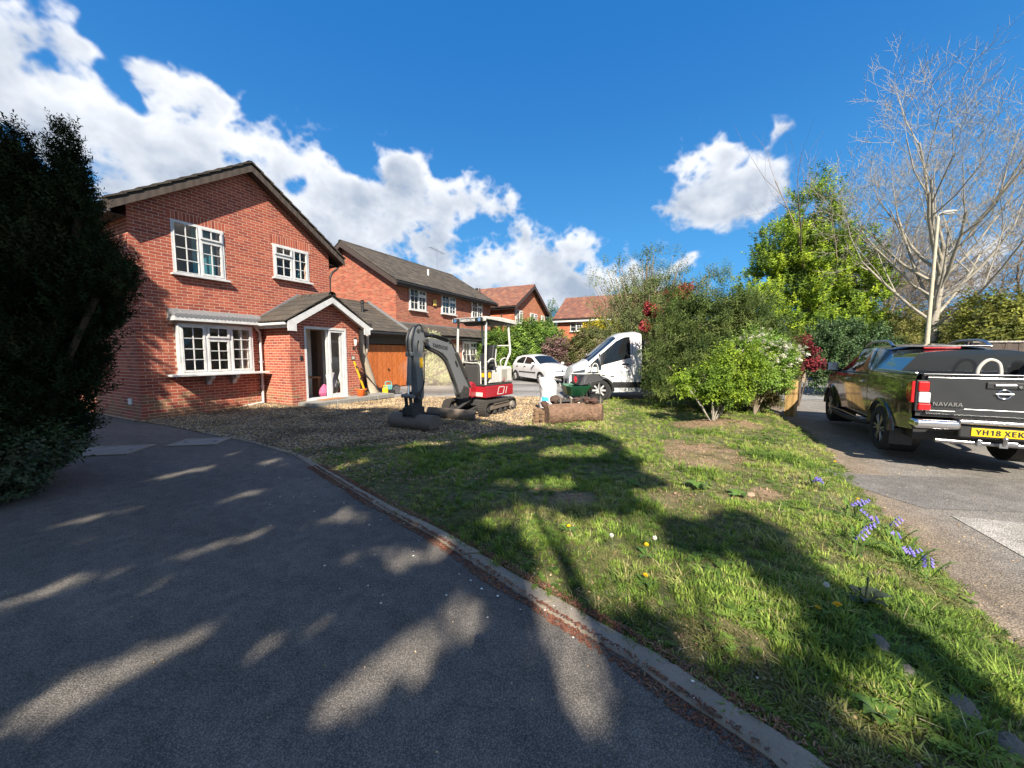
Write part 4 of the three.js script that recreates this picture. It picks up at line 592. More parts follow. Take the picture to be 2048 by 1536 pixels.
  part(dg, 'arm_ram', new B().rod([-1.2, 1.83, 0], [-1.78, 1.94, 0], 0.045).rod([-1.78, 1.94, 0], [-2.2, 2.02, 0], 0.022).box(0.12, 0.12, 0.12, -1.2, 1.81, 0, 0, 0, 0, 0.03), M.digDark);
  const armPts = [[-2.32, 2.07], [-2.2, 2.08], [-2.13, 1.98], [-2.08, 1.84], [-2.13, 1.7], [-2.17, 1.5], [-2.16, 1.2], [-2.14, 0.85], [-2.15, 0.64], [-2.24, 0.6], [-2.33, 0.66], [-2.35, 1.0], [-2.4, 1.4], [-2.46, 1.6], [-2.47, 1.82], [-2.42, 1.95]];
  const slot = [...Array(18)].map((_, i) => { const a = -i / 18 * Math.PI * 2; return [-2.29 + 0.045 * Math.cos(a), 1.68 + 0.1 * Math.sin(a) + 0.04 * Math.sign(Math.sin(a))]; });
  const arm = part(dg, 'arm', new B().prism(wrap(armPts, 80), 0.17, null, 0.012, [slot]), M.digGrey);
  part(arm, 'hose', new B().tube([[-2.05, 1.92, 0.05], [-2.2, 2.12, 0.06], [-2.4, 2.05, 0.09], [-2.5, 1.8, 0.1], [-2.46, 1.56, 0.07]], 0.014).tube([[-2.0, 1.9, -0.05], [-2.18, 2.1, -0.04], [-2.4, 2.02, -0.02], [-2.52, 1.78, 0.0], [-2.49, 1.5, 0.02]], 0.014).tube([[-2.12, 1.55, 0.09], [-2.15, 1.2, 0.1], [-2.17, 0.9, 0.1], [-2.3, 0.72, 0.1]], 0.012), M.black);
  part(arm, 'slot_plate', new B().box(0.1, 0.3, 0.02, -2.29, 1.68, 0), M.black);
  part(arm, 'warning_label', new B().box(0.008, 0.2, 0.1, -2.16, 1.36, 0.0).box(0.09, 0.2, 0.004, -2.215, 1.36, 0.087), M.yellow);
  part(arm, 'lug', new B().box(0.09, 0.14, 0.19, -2.2, 1.14, 0, 0, 0, 0, 0.03).box(0.12, 0.1, 0.18, -2.44, 1.53, 0, 0, 0, 0, 0.03), M.digGrey);
  part(dg, 'bucket_ram', new B().rod([-2.45, 1.54, 0], [-2.5, 0.92, 0], 0.045).cyl(0.052, 0.052, 0.06, -2.498, 0.94, 0), M.digGrey);
  part(dg, 'ram_rod', new B().rod([-2.5, 0.93, 0], [-2.52, 0.68, 0], 0.022), M.chrome);
  const link = part(dg, 'bucket_link', new B().beam([-2.53, 0.7, 0.1], [-2.26, 0.74, 0.1], 0.08, 0.03, 0.01).beam([-2.53, 0.7, -0.1], [-2.26, 0.74, -0.1], 0.08, 0.03, 0.01).beam([-2.53, 0.7, 0.06], [-2.5, 0.42, 0.06], 0.08, 0.03, 0.01).beam([-2.53, 0.7, -0.06], [-2.5, 0.42, -0.06], 0.08, 0.03, 0.01), M.digDark);
  part(link, 'pin', new B().cyl(0.04, 0.04, 0.3, -2.53, 0.7, 0, Math.PI / 2).cyl(0.035, 0.035, 0.26, -2.25, 0.67, 0, Math.PI / 2).cyl(0.035, 0.035, 0.22, -2.5, 0.43, 0, Math.PI / 2).cyl(0.035, 0.035, 0.22, -2.25, 0.42, 0, Math.PI / 2), mat([0.25, 0.24, 0.23], { metalness: 0.5 }));
  part(dg, 'quick_hitch', new B().prism([[-2.56, 0.46], [-2.2, 0.46], [-2.18, 0.68], [-2.28, 0.68], [-2.3, 0.54], [-2.46, 0.5], [-2.56, 0.52]], 0.16, null, 0.01).box(0.34, 0.16, 0.2, -2.38, 0.4, 0, 0, 0, 0, 0.02), M.digDark);
  const bk2 = [...Array(15)].map((_, i) => { const a = mix(-0.75, 2.75, i / 14); return [-2.36 - 0.2 * Math.cos(a), 0.165 + 0.165 * Math.sin(a)]; });
  const shell = bk2.concat(bk2.slice().reverse().map(([x, y]) => [mix(-2.36, x, 0.93), mix(0.165, y, 0.93)]));
  const bkt = part(dg, 'bucket', new B().prism(shell, 1.04, place(0, 0, 0.0)), M.muddy);
  for (const s of [-1, 1]) part(bkt, 'side_plate', new B().prism([...bk2, [-2.1, 0.12]], 0.02, place(0, 0, s * 0.525)), M.muddy);
  for (const s of [-1, 1]) part(bkt, 'ear', new B().prism([[-2.56, 0.28], [-2.2, 0.3], [-2.2, 0.46], [-2.27, 0.48], [-2.48, 0.48], [-2.56, 0.44]], 0.03, place(0, 0, s * 0.12)), M.digDark);
  part(bkt, 'cutting_edge', new B().box(0.03, 0.09, 1.06, -2.2, 0.3, 0, 0, 0, 0.6), M.digDark);
}
// ---------- vehicles ----------
const lut = (tab) => { const f = (x) => { let i = 0; while (i < tab.length - 2 && x > tab[i + 1][0]) i++; const [a, p] = tab[i], [b, q] = tab[i + 1]; return mix(p, q, clamp((x - a) / (b - a))); }; return (x, s = 0.05) => (f(x - s) + 2 * f(x) + f(x + s)) / 4; };
// a car body from tables along its length: bottom edge, belt line, roof line, half widths at belt and roof; arches = [[x, radius, y]]
function autoBody({ x0, x1, sill, belt, roof, hw, rw, arches, n = 90, edge = 0.07, tuck = 0.06 }) {
  const yb = (x) => { let y = sill(x); for (const [ax, r, ay] of arches) { const d = Math.abs(x - ax); if (d < r) y = Math.max(y, ay + Math.sqrt(r * r - d * d)); } return Math.min(y, belt(x) - 0.05); };
  const zSide = (x, y) => {
    const b = belt(x), r = Math.max(roof(x), b + 0.02), W0 = hw(x);
    if (y <= b) { const t = clamp((y - 0.3) / (b - 0.3)); return W0 - tuck * Math.pow(1 - t, 2) - 0.025 * Math.pow(Math.max(0, t - 0.6) / 0.4, 2); }
    return mix(W0 - 0.025, rw(x), clamp((y - b) / Math.max(r - edge - b, 0.01)));
  };
  const yTop = (x, k) => { const r = Math.max(roof(x), belt(x) + 0.02), e = Math.min(edge, (r - belt(x)) * 0.6); return r - e * Math.pow(Math.abs(k), 2.6); };
  const rings = [], K = 8, U = 6, R = 7;
  const xs = [...Array(n + 1)].map((_, i) => mix(x0, x1, i / n));
  for (const [ax, r] of arches) xs.push(ax - r * 0.999, ax + r * 0.999, ax - r * 0.96, ax + r * 0.96, ax - r * 0.86, ax + r * 0.86);
  xs.sort((a, b) => a - b);
  for (const x of xs) {
    const half = [], b = belt(x), r = Math.max(roof(x), b + 0.02), e = Math.min(edge, (r - b) * 0.6);
    for (let i = 0; i <= K; i++) { const y = mix(yb(x), b, i / K); half.push([zSide(x, y), y]); }
    for (let i = 1; i <= U; i++) { const y = mix(b, r - e, i / U); half.push([mix(hw(x) - 0.025, rw(x), i / U), y]); }
    for (let i = 1; i <= R; i++) { const k = 1 - i / R; half.push([rw(x) * k, yTop(x, k)]); }
    rings.push([...half.map(([z, y]) => [x, y, z]), ...half.slice(0, -1).reverse().map(([z, y]) => [x, y, -z])]);
  }
  const cap = (x) => { const b = rings.find((q) => q[0][0] === x); return b; };
  const g = skin(rings, { caps: true, crease: 0.75 });
  return {
    g, yb, zSide, yTop, rw,
    side(s, a, b, lo, hi, off = 0.006, nx = 12, ny = 5) { return skin([...Array(nx + 1)].map((_, i) => { const x = mix(a, b, i / nx), l = lo(x), h = hi(x); return [...Array(ny + 1)].map((_, j) => { const y = mix(l, h, j / ny); return [x, y, s * (zSide(x, y) + off)]; }); }), { crease: 1 }); },
    top(a, b, k0, k1, off = 0.008, nx = 8, nk = 8) { return skin([...Array(nx + 1)].map((_, i) => { const x = mix(a, b, i / nx); return [...Array(nk + 1)].map((_, j) => { const k = mix(k0, k1, j / nk); return [x + off * 0.5, yTop(x, k) + off, k * rw(x)]; }); }), { crease: 1 }); },
  };
}
function makeWheel(parent, x, z, R, w, { spokes = 5, rim = M.steel, side = 1, rr2 = 0.66, twin = true, y = R } = {}) {
  const wg = new THREE.Group(); wg.name = 'wheel'; wg.position.set(x, y, z); parent.add(wg);
  part(wg, 'tyre', new B().lathe([[R * rr2, -w / 2 + 0.01], [R * 0.9, -w / 2], [R * 0.985, -w / 2 + 0.03], [R, -w / 4], [R, w / 4], [R * 0.985, w / 2 - 0.03], [R * 0.9, w / 2], [R * rr2, w / 2 - 0.01], [R * rr2, -w / 2 + 0.01]], place(0, 0, 0, Math.PI / 2), 40), M.rubber);
  const o = side * (w / 2 - 0.035), rb = new B(), rm = new B();
  rm.lathe([[R * rr2, -w / 2 + 0.02], [R * rr2 * 0.97, -w / 2 + 0.02], [R * rr2 * 0.93, 0], [R * rr2 * 0.97, w / 2 - 0.015], [R * rr2, w / 2 - 0.015]], place(0, 0, 0, Math.PI / 2), 40).cyl(R * rr2 * 0.9, R * rr2 * 0.9, 0.01, 0, 0, o - side * 0.09, Math.PI / 2, 0, 0, 28);
  part(wg, 'barrel', rm, M.darkSteel);
  for (let i = 0; i < spokes; i++) { const a = i / spokes * Math.PI * 2; for (const k of twin ? [-0.16, 0.16] : [0]) rb.beam([Math.cos(a + k * 0.4) * R * 0.12, Math.sin(a + k * 0.4) * R * 0.12, o], [Math.cos(a + k) * R * rr2 * 0.97, Math.sin(a + k) * R * rr2 * 0.97, o], twin ? R * 0.075 : R * 0.16, 0.03, 0.008); }
  rb.cyl(R * 0.17, R * 0.15, 0.045, 0, 0, o, Math.PI / 2, 0, 0, 20); part(wg, 'rim', rb, rim);
  return wg;
}
M.truckBlack = phys([0.012, 0.013, 0.015], { roughness: 0.22, clearcoat: 1, clearcoatRoughness: 0.04 });
M.tailgate = phys([0.03, 0.031, 0.033], { roughness: 0.33, clearcoat: 0.7, clearcoatRoughness: 0.12, map: g1 });
M.carWhite = phys([0.64, 0.65, 0.67], { roughness: 0.35, clearcoat: 0.8, clearcoatRoughness: 0.06 });
M.redLens = phys([0.5, 0.008, 0.012], { roughness: 0.12, clearcoat: 1 }); M.clearLens = phys([0.7, 0.7, 0.68], { roughness: 0.15, clearcoat: 1 });
M.plastic = mat([0.022, 0.022, 0.024], { roughness: 0.7, map: g4 });
M.tint = phys([0.01, 0.012, 0.013], { roughness: 0.02, ior: 1.55 });
seed(61);
{ // pick-up: +x forward, -z the side towards the viewer
  const p = onLand(3.42, 14.86); p[1] = -0.035;
  const tk = thing('pickup_truck', 'black double cab pickup parked beside the grass with its tailgate towards us', 'pickup truck', p, TURN - 0.025); tk.scale.setScalar(0.95);
  const arches = [[1.1, 0.43, 0.38], [4.25, 0.43, 0.38]];
  const sill = lut([[0, 0.55], [0.6, 0.5], [1.6, 0.46], [4.9, 0.44], [5.2, 0.5]]), belt = lut([[1.7, 1.29], [3.9, 1.24], [4.7, 1.13], [5.05, 1.02], [5.2, 0.88]]);
  const hw = lut([[1.7, 0.915], [4.6, 0.915], [5.0, 0.86], [5.2, 0.7]]), rw = lut([[1.7, 0.64], [2.2, 0.67], [3.3, 0.65], [4.0, 0.74], [5.0, 0.68], [5.2, 0.5]]);
  const roof = lut([[1.72, 1.72], [1.8, 1.8], [2.4, 1.85], [3.1, 1.83], [3.35, 1.77], [4.02, 1.33], [4.6, 1.23], [5.0, 1.1], [5.2, 0.94]]);
  const cab = autoBody({ x0: 1.72, x1: 5.2, sill, belt, roof, hw, rw, arches });
  part(tk, 'cab', cab.g, M.truckBlack);
  for (const s of [-1, 1]) {
    part(tk, 'side_window', cab.side(s, 1.98, 2.66, (x) => belt(x) + 0.03, (x) => Math.min(roof(x) - 0.12, 1.36 + (x - 1.98) * 1.6)), M.tint);
    part(tk, 'side_window', cab.side(s, 2.74, 3.72, (x) => belt(x) + 0.03, (x) => Math.max(belt(x) + 0.05, roof(x) - 0.13)), M.tint);
    part(tk, 'window_trim', cab.side(s, 1.9, 3.85, (x) => belt(x) - 0.005, (x) => belt(x) + 0.022, 0.01, 12, 1), M.darkSteel);
    for (const x of [2.02, 2.98]) part(tk, 'door_handle', new B().box(0.2, 0.035, 0.04, x + 0.1, 1.13, s * 0.915, 0, 0, 0, 0.015), M.chrome);
    part(tk, 'door_seam', cab.side(s, 2.69, 2.7, (x) => 0.5, (x) => belt(x), 0.003, 1, 8), M.black); part(tk, 'door_seam', cab.side(s, 1.8, 1.812, (x) => 0.52, (x) => belt(x), 0.003, 1, 8), M.black); part(tk, 'door_seam', cab.side(s, 3.72, 3.732, (x) => 0.5, (x) => belt(x), 0.003, 1, 8), M.black);
    const mir = part(tk, 'wing_mirror', new B().box(0.1, 0.2, 0.22, 3.72, 1.36, s * 1.03, 0, 0, 0, 0.04).box(0.06, 0.06, 0.2, 3.74, 1.27, s * 0.93), M.truckBlack);
    part(mir, 'mirror_glass', new B().box(0.006, 0.16, 0.18, 3.667, 1.36, s * 1.03), M.chrome);
    // bed side
    const bz = (y) => 0.915 - 0.05 * Math.pow(clamp(1 - (y - 0.4) / 0.55), 2) - 0.03 * Math.pow(clamp((y - 1.02) / 0.34), 2), btop = (x) => 1.365;
    const yb = (x) => { const d = Math.abs(x - 1.1); return d < 0.43 ? Math.max(sill(x), 0.38 + Math.sqrt(0.185 - d * d)) : sill(x); };
    const xs = [...Array(50)].map((_, i) => mix(0.03, 1.68, i / 49)).concat([0.671, 0.69, 1.51, 1.529]).sort((a, b) => a - b);
    part(tk, 'bed_side', skin(xs.map((x) => [...[...Array(10)].map((_, j) => { const y = mix(yb(x), btop(x) - 0.03, j / 9); return [x, y, s * (bz(y) - 0.04 * ss(0.5, 0, x))]; }), [x, btop(x), s * (0.87 - 0.04 * ss(0.5, 0, x))], [x, btop(x), s * 0.8], [x, 0.8, s * 0.79]]), { crease: 0.7 }), M.truckBlack);
    for (const ax of [1.1, 4.25]) part(tk, 'wheel_arch_flare', skin([...Array(25)].map((_, i) => { const a = Math.PI * mix(-0.06, 1.06, i / 24), c = Math.cos(a), q = Math.sin(a); return [[0.36, -0.1], [0.43, 0.0], [0.47, 0.035], [0.52, 0.02], [0.56, -0.035]].map(([r, dz]) => [ax + r * c, Math.max(0.38 + r * q, 0.42), s * (0.915 + dz)]); }), { crease: 0.9 }), M.truckBlack);
    makeWheel(tk, 1.1, s * 0.8, 0.385, 0.26, { spokes: 6, side: s, rim: mat([0.35, 0.35, 0.36], { metalness: 0.9, roughness: 0.35 }) }); makeWheel(tk, 4.25, s * 0.8, 0.385, 0.26, { spokes: 6, side: s, rim: mat([0.35, 0.35, 0.36], { metalness: 0.9, roughness: 0.35 }) });
    part(tk, 'wheel_well', new B().cyl(0.45, 0.45, 0.3, 1.1, 0.45, s * 0.66, Math.PI / 2, 0, 0, 20).cyl(0.45, 0.45, 0.3, 4.25, 0.45, s * 0.66, Math.PI / 2, 0, 0, 20), M.black);
    part(tk, 'side_step', new B().tube([[1.6, 0.4, s * 0.8], [1.75, 0.38, s * 0.95], [3.65, 0.37, s * 0.95], [3.75, 0.4, s * 0.8]], 0.045, 10, 40), M.plastic); part(tk, 'step_trim', new B().box(1.9, 0.012, 0.03, 2.7, 0.42, s * 0.97), M.steel);
    part(tk, 'roof_rail', new B().tube([[1.78, 1.79, s * 0.6], [1.95, 1.87, s * 0.6], [2.3, 1.9, s * 0.6], [2.9, 1.88, s * 0.6], [3.15, 1.81, s * 0.6]], 0.025, 8, 30), M.steel);
    const tl = new THREE.Group(); tl.name = 'tail_light'; tk.add(tl);
    const wedge = (y0, y1, z0, z1, x = 0.0) => new B().box(0.1, y1 - y0, z1 - z0, x + 0.03, (y0 + y1) / 2, s * (z0 + z1) / 2 - s * 0.04, 0, 0, 0, 0.018);
    part(tl, 'red_lens', wedge(1.11, 1.26, 0.76, 0.88), M.redLens); part(tl, 'red_lens', new B().prism([[0, 0.95], [0.07, 0.93], [0.16, 1.01], [0.2, 1.13], [0.14, 1.23], [0, 1.26]], 0.05, place(0.02, 0, s * 0.872), 0.012), M.redLens); part(tl, 'clear_lens', wedge(0.95, 1.105, 0.745, 0.87, -0.006), M.clearLens); part(tl, 'lower_lens', wedge(0.84, 0.94, 0.73, 0.87), M.redLens); part(tl, 'housing', wedge(0.82, 1.28, 0.735, 0.9, 0.02), M.black);
  }
  part(tk, 'rear_window', new B().prism([[-0.62, 1.37], [0.62, 1.37], [0.62, 1.45], [0.57, 1.72], [-0.57, 1.72], [-0.62, 1.45]], 0.02, place(1.712, 0, 0, 0, -Math.PI / 2), 0.004), M.tint);
  part(tk, 'brake_light', new B().box(0.05, 0.035, 0.46, 1.72, 1.765, 0, 0, 0, 0, 0.012), M.redLens); part(tk, 'spoiler', new B().box(0.14, 0.03, 1.2, 1.76, 1.795, 0, 0, 0, 0.1, 0.012), M.truckBlack);
  part(tk, 'windscreen', cab.top(3.38, 4.0, -0.9, 0.9), M.tint);
  part(tk, 'bed_floor', new B().box(1.64, 0.06, 1.66, 0.86, 0.78, 0).box(0.05, 0.5, 1.66, 1.68, 1.02, 0), M.plastic);
  part(tk, 'underbody', new B().box(4.4, 0.22, 1.5, 2.5, 0.48, 0), M.black);
  const tg = part(tk, 'tailgate', new B(0.6).prism([[-0.735, 0.79], [0.735, 0.79], [0.75, 0.9], [0.75, 1.335], [-0.75, 1.335], [-0.75, 0.9]], 0.07, place(0.035, 0, 0, 0, -Math.PI / 2), 0.015).prism([[-0.75, 0.8], [0.75, 0.8], [0.75, 0.85], [0.45, 0.85], [0.36, 0.89], [-0.36, 0.89], [-0.45, 0.85], [-0.75, 0.85]], 0.02, place(-0.004, 0, 0, 0, -Math.PI / 2), 0.006), M.tailgate);
  part(tg, 'top_rail', new B().box(0.1, 0.045, 1.62, 0.03, 1.36, 0, 0, 0, 0, 0.016), M.truckBlack);
  part(tg, 'handle', new B().box(0.03, 0.09, 0.34, -0.004, 1.225, 0, 0, 0, 0, 0.012), M.black); part(tg, 'handle_bar', new B().box(0.03, 0.035, 0.2, -0.022, 1.23, 0, 0, 0, 0, 0.01), M.chrome); part(tg, 'camera', new B().cyl(0.016, 0.016, 0.03, -0.02, 1.215, 0.13, 0, 0, Math.PI / 2), M.chrome);
  part(tg, 'emblem', new B().add(new THREE.TorusGeometry(0.062, 0.009, 8, 28), place(-0.012, 1.11, 0, 0, Math.PI / 2)).box(0.02, 0.026, 0.17, -0.014, 1.11, 0, 0, 0, 0, 0.006), M.chrome);
  const em = part(tg, 'emblem_lettering', letters('NISSAN', 0.017, { wide: 1.3 }), M.black); em.rotation.y = -Math.PI / 2; em.position.set(-0.0255, 1.11, 0);
  const nv = part(tg, 'lettering', letters('NAVARA', 0.054, { wide: 1.02, depth: 0.008 }), M.chrome); nv.rotation.y = -Math.PI / 2; nv.position.set(-0.02, 0.945, -0.53);
  const bp = part(tk, 'rear_bumper', new B().box(0.2, 0.13, 0.5, -0.06, 0.66, -0.66, 0, 0.1, 0, 0.05).box(0.2, 0.13, 0.5, -0.06, 0.66, 0.66, 0, -0.1, 0, 0.05), M.chrome);
  part(bp, 'centre_step', new B().box(0.2, 0.06, 0.9, -0.05, 0.72, 0, 0, 0, 0, 0.02), M.chrome); part(bp, 'plate_recess', new B().box(0.14, 0.2, 0.86, -0.03, 0.59, 0, 0, 0, 0, 0.03), M.plastic);
  const np = part(tk, 'number_plate', new B().box(0.008, 0.112, 0.52, -0.106, 0.585, -0.05, 0, 0, 0, 0.003), mat([0.78, 0.5, 0.01], { roughness: 0.4 }));
  const nl = part(np, 'lettering', letters('YH18 XEK', 0.072, { wide: 0.98 }), M.black); nl.rotation.y = -Math.PI / 2; nl.position.set(-0.1105, 0.587, -0.05);
  part(tk, 'tow_bar', new B().rod([0.0, 0.42, -0.62], [0.0, 0.42, 0.62], 0.032).box(0.1, 0.06, 0.08, -0.06, 0.42, 0).rod([-0.1, 0.42, 0], [-0.13, 0.5, 0], 0.018).ball(0.03, -0.13, 0.52, 0).box(0.06, 0.09, 0.05, -0.03, 0.43, -0.2, 0, 0, 0, 0.01).box(0.07, 0.07, 0.12, -0.03, 0.44, 0.1, 0, 0, 0, 0.02), M.steel);
  for (const s of [-1, 1]) part(tk, 'mud_flap', new B().box(0.02, 0.26, 0.27, 0.62, 0.33, s * 0.78), M.black);
  for (const s of [-1, 1]) part(tk, 'bed_rail', new B().box(1.5, 0.03, 0.05, 0.85, 1.375, s * 0.83, 0, 0, 0, 0.012), M.steel);
  solo('white_hoop', new B().tube([[0, 0, -0.12], [0, 0.14, -0.11], [0, 0.24, -0.05], [0, 0.26, 0.0], [0, 0.22, 0.07], [0, 0.1, 0.1], [0, 0, 0.1]], 0.022, 8, 30), mat([0.5, 0.46, 0.4]), 'pale curved hoop standing up from the pickup bed by the tailgate', 'hoop', [p[0] + CD * 0.35 + SD * 0.02, 1.2, p[2] - SD * 0.35 + CD * 0.02], TURN);
  const w2 = makeWheel(scene, 0, 0, 0.2, 0.1, { spokes: 5, twin: false }); scene.remove(w2); const bw = thing('spare_wheel', 'small grey rubber wheel lying upright in the pickup bed', 'wheel', [p[0] + CD * 0.42 + SD * 0.5, 1.05, p[2] - SD * 0.42 + CD * 0.5], TURN + 0.5); for (const c of [...w2.children]) { bw.add(c); c.position.y += 0.2; }
}
seed(62);
{ // white flatbed van: its left side towards the viewer, nose to the left
  const v = thing('white_van', 'white flatbed van parked behind the big bush, nose pointing left', 'van', [2.8, 0.01, -12.95], Math.PI);
  const sill = lut([[-4.5, 0.5], [-1.35, 0.3], [0.5, 0.27], [0.9, 0.32]]), belt = lut([[-1.4, 1.4], [-0.9, 1.38], [0.1, 1.13], [0.5, 1.08], [0.8, 1.0], [0.93, 0.72]]), roof = lut([[-1.35, 2.24], [-1.25, 2.27], [-0.8, 2.22], [-0.55, 2.1], [0.3, 1.36], [0.45, 1.25], [0.82, 1.08], [0.93, 0.8]]);
  const hw = lut([[-1.4, 0.98], [0.3, 0.98], [0.7, 0.9], [0.93, 0.7]]), rw = lut([[-1.4, 0.82], [-0.6, 0.8], [0.3, 0.84], [0.7, 0.76], [0.93, 0.5]]);
  const arches = [[0, 0.43, 0.33]], b = autoBody({ x0: -1.35, x1: 0.93, sill, belt, roof, hw, rw, arches, n: 70, edge: 0.1 });
  part(v, 'cab', b.g, M.carWhite);
  for (const s of [-1, 1]) {
    part(v, 'side_window', b.side(s, -0.98, -0.02, (x) => 1.14 + clamp(-x) * 0.26, (x) => Math.min(2.06, Math.max(1.15 + clamp(-x) * 0.26, roof(x) - 0.17)), 0.007, 20), M.tint); part(v, 'quarter_window', b.side(s, 0.04, 0.36, (x) => 1.1, (x) => Math.max(1.105, mix(1.4, 1.12, clamp((x - 0.04) / 0.3))), 0.007, 8), M.tint);
    part(v, 'wing_mirror', new B().box(0.09, 0.36, 0.2, -0.02, 1.34, s * 1.12, 0, 0, 0, 0.04).box(0.06, 0.08, 0.14, 0.0, 1.2, s * 1.0), M.plastic);
    part(v, 'mirror_cover', new B().box(0.05, 0.34, 0.19, 0.03, 1.35, s * 1.12, 0, 0, 0, 0.02), M.steel);
    part(v, 'rubbing_strip', b.side(s, -1.35, -0.43, (x) => 0.44, (x) => 0.62, 0.014, 6, 4), M.plastic);
    part(v, 'arch_trim', skin([...Array(21)].map((_, i) => { const a = Math.PI * mix(-0.04, 1.0, i / 20); return [0.42, 0.455, 0.5].map((r, k) => [r * Math.cos(a), 0.33 + r * Math.sin(a), s * (0.955 + [0, 0.022, 0.0][k])]); }), { crease: 1 }), M.plastic);
    part(v, 'door_handle', new B().box(0.22, 0.04, 0.04, -0.82, 1.19, s * 0.985, 0, 0, 0, 0.014), M.plastic); for (const x of [-1.06, 0.06]) part(v, 'door_seam', b.side(s, x, x + 0.012, () => (x < 0 ? 0.3 : 0.8), () => (x < 0 ? 2.05 : 1.12), 0.002, 1, 8), M.plastic);
    part(v, 'headlight', b.side(s, 0.46, 0.86, (x) => mix(0.86, 0.74, (x - 0.46) / 0.4), (x) => mix(1.03, 0.93, (x - 0.46) / 0.4), 0.01, 8), phys([0.05, 0.055, 0.06], { roughness: 0.08, clearcoat: 1 }));
    part(v, 'bumper', b.side(s, 0.5, 0.9, () => 0.34, (x) => 0.62, 0.012, 6), M.plastic);
    makeWheel(v, 0, s * 0.86, 0.34, 0.215, { spokes: 8, twin: false, side: s, rim: mat([0.6, 0.6, 0.6], { metalness: 0.5, roughness: 0.4 }) }); makeWheel(v, -3.5, s * 0.86, 0.34, 0.24, { spokes: 8, twin: false, side: s });
    part(v, 'wheel_well', new B().cyl(0.44, 0.44, 0.4, 0, 0.36, s * 0.68, Math.PI / 2, 0, 0, 20), M.black);
  }
  part(v, 'windscreen', b.top(-0.55, 0.32, -0.94, 0.94), M.tint);
  const bed = part(v, 'load_bed', new B().box(3.2, 0.08, 2.05, -3.05, 0.82, 0), mat([0.1, 0.1, 0.105], { roughness: 0.6 }));
  for (const s of [-1, 1]) for (let k = 0; k < 3; k++) part(bed, 'plank', new B().box(3.2, 0.125, 0.03, -3.05, 0.93 + k * 0.13, s * 1.01, 0, 0, 0, 0.008), M.digDark);
  part(bed, 'headboard', new B().box(0.05, 1.1, 1.95, -1.44, 1.38, 0), M.digDark); part(bed, 'tail_board', new B().box(0.03, 0.4, 2.0, -4.64, 1.06, 0), M.digDark);
  part(v, 'chassis', new B().box(4.2, 0.2, 0.9, -2.7, 0.58, 0).box(0.6, 0.3, 0.5, -2.0, 0.5, -0.75), M.black);
}
seed(63);
{ // white hatchback facing us to the right
  const a = -Math.atan2(0.88, 0.47), c = thing('white_hatchback', 'small white five door hatchback parked in front of the hedge', 'car', [2.12, 0.012, -19.2], a);
  const sill = lut([[-3.2, 0.4], [-2.9, 0.28], [0.5, 0.22], [0.8, 0.3]]), belt = lut([[-3.19, 0.85], [-2.8, 0.99], [-0.3, 0.92], [0.4, 0.8], [0.7, 0.68], [0.8, 0.55]]), roof = lut([[-3.19, 0.9], [-3.08, 1.15], [-2.85, 1.4], [-2.3, 1.47], [-1.5, 1.49], [-1.05, 1.42], [-0.28, 1.02], [0.1, 0.97], [0.5, 0.85], [0.72, 0.7], [0.8, 0.58]]);
  const hw = lut([[-3.19, 0.68], [-2.9, 0.82], [0.0, 0.85], [0.45, 0.8], [0.7, 0.66], [0.8, 0.45]]), rw = lut([[-3.19, 0.5], [-2.8, 0.57], [-1.2, 0.58], [-0.3, 0.68], [0.4, 0.62], [0.8, 0.34]]);
  const b = autoBody({ x0: -3.19, x1: 0.8, sill, belt, roof, hw, rw, arches: [[0, 0.33, 0.29], [-2.57, 0.33, 0.29]], n: 80 });
  part(c, 'body', b.g, M.carWhite);
  for (const s of [-1, 1]) {
    part(c, 'side_window', b.side(s, -1.6, -0.55, (x) => belt(x) + 0.04, (x) => Math.max(belt(x) + 0.05, roof(x) - 0.14), 0.008, 12), M.tint); part(c, 'side_window', b.side(s, -2.5, -1.7, (x) => belt(x) + 0.04, (x) => roof(x) - 0.14 - clamp((-2.1 - x) * 0.4), 0.008, 10), M.tint);
    part(c, 'wing_mirror', new B().box(0.12, 0.13, 0.16, -0.5, 1.0, s * 0.93, 0, 0, 0, 0.04), M.carWhite); part(c, 'rubbing_strip', b.side(s, -2.2, -0.4, () => 0.52, () => 0.57, 0.015, 8, 2), M.plastic);
    for (const x of [-1.5, -2.35]) part(c, 'door_handle', new B().box(0.16, 0.03, 0.03, x, 0.84, s * 0.84, 0, 0, 0, 0.01), M.plastic); for (const x of [-1.66, -0.52]) part(c, 'door_seam', b.side(s, x, x + 0.012, () => 0.32, (q) => belt(q), 0.002, 1, 6), M.plastic);
    part(c, 'headlight', b.side(s, 0.36, 0.7, (x) => belt(x) - 0.17, (x) => belt(x) - 0.005, 0.014, 8), M.clearLens); part(c, 'tail_light', b.side(s, -3.14, -2.9, () => 0.82, () => 1.02, 0.012, 4), M.redLens);
    makeWheel(c, 0, s * 0.75, 0.3, 0.18, { spokes: 7, twin: false, side: s, rim: mat([0.5, 0.5, 0.5], { metalness: 0.6 }) }); makeWheel(c, -2.57, s * 0.75, 0.3, 0.18, { spokes: 7, twin: false, side: s, rim: mat([0.5, 0.5, 0.5], { metalness: 0.6 }) });
  }
  part(c, 'windscreen', b.top(-1.02, -0.3, -0.92, 0.92), M.tint);
  part(c, 'grille', new B().box(0.1, 0.045, 0.8, 0.74, 0.63, 0, 0, 0, 0, 0.02).box(0.1, 0.12, 0.95, 0.765, 0.37, 0, 0, 0, 0, 0.04), M.plastic); part(c, 'number_plate', new B().box(0.012, 0.11, 0.52, 0.825, 0.49, 0, 0, 0, 0, 0.003), mat([0.75, 0.75, 0.72])); part(c, 'badge', new B().box(0.03, 0.11, 0.07, 0.79, 0.66, 0, 0, 0, 0, 0.012), M.darkSteel);
}
seed(64);
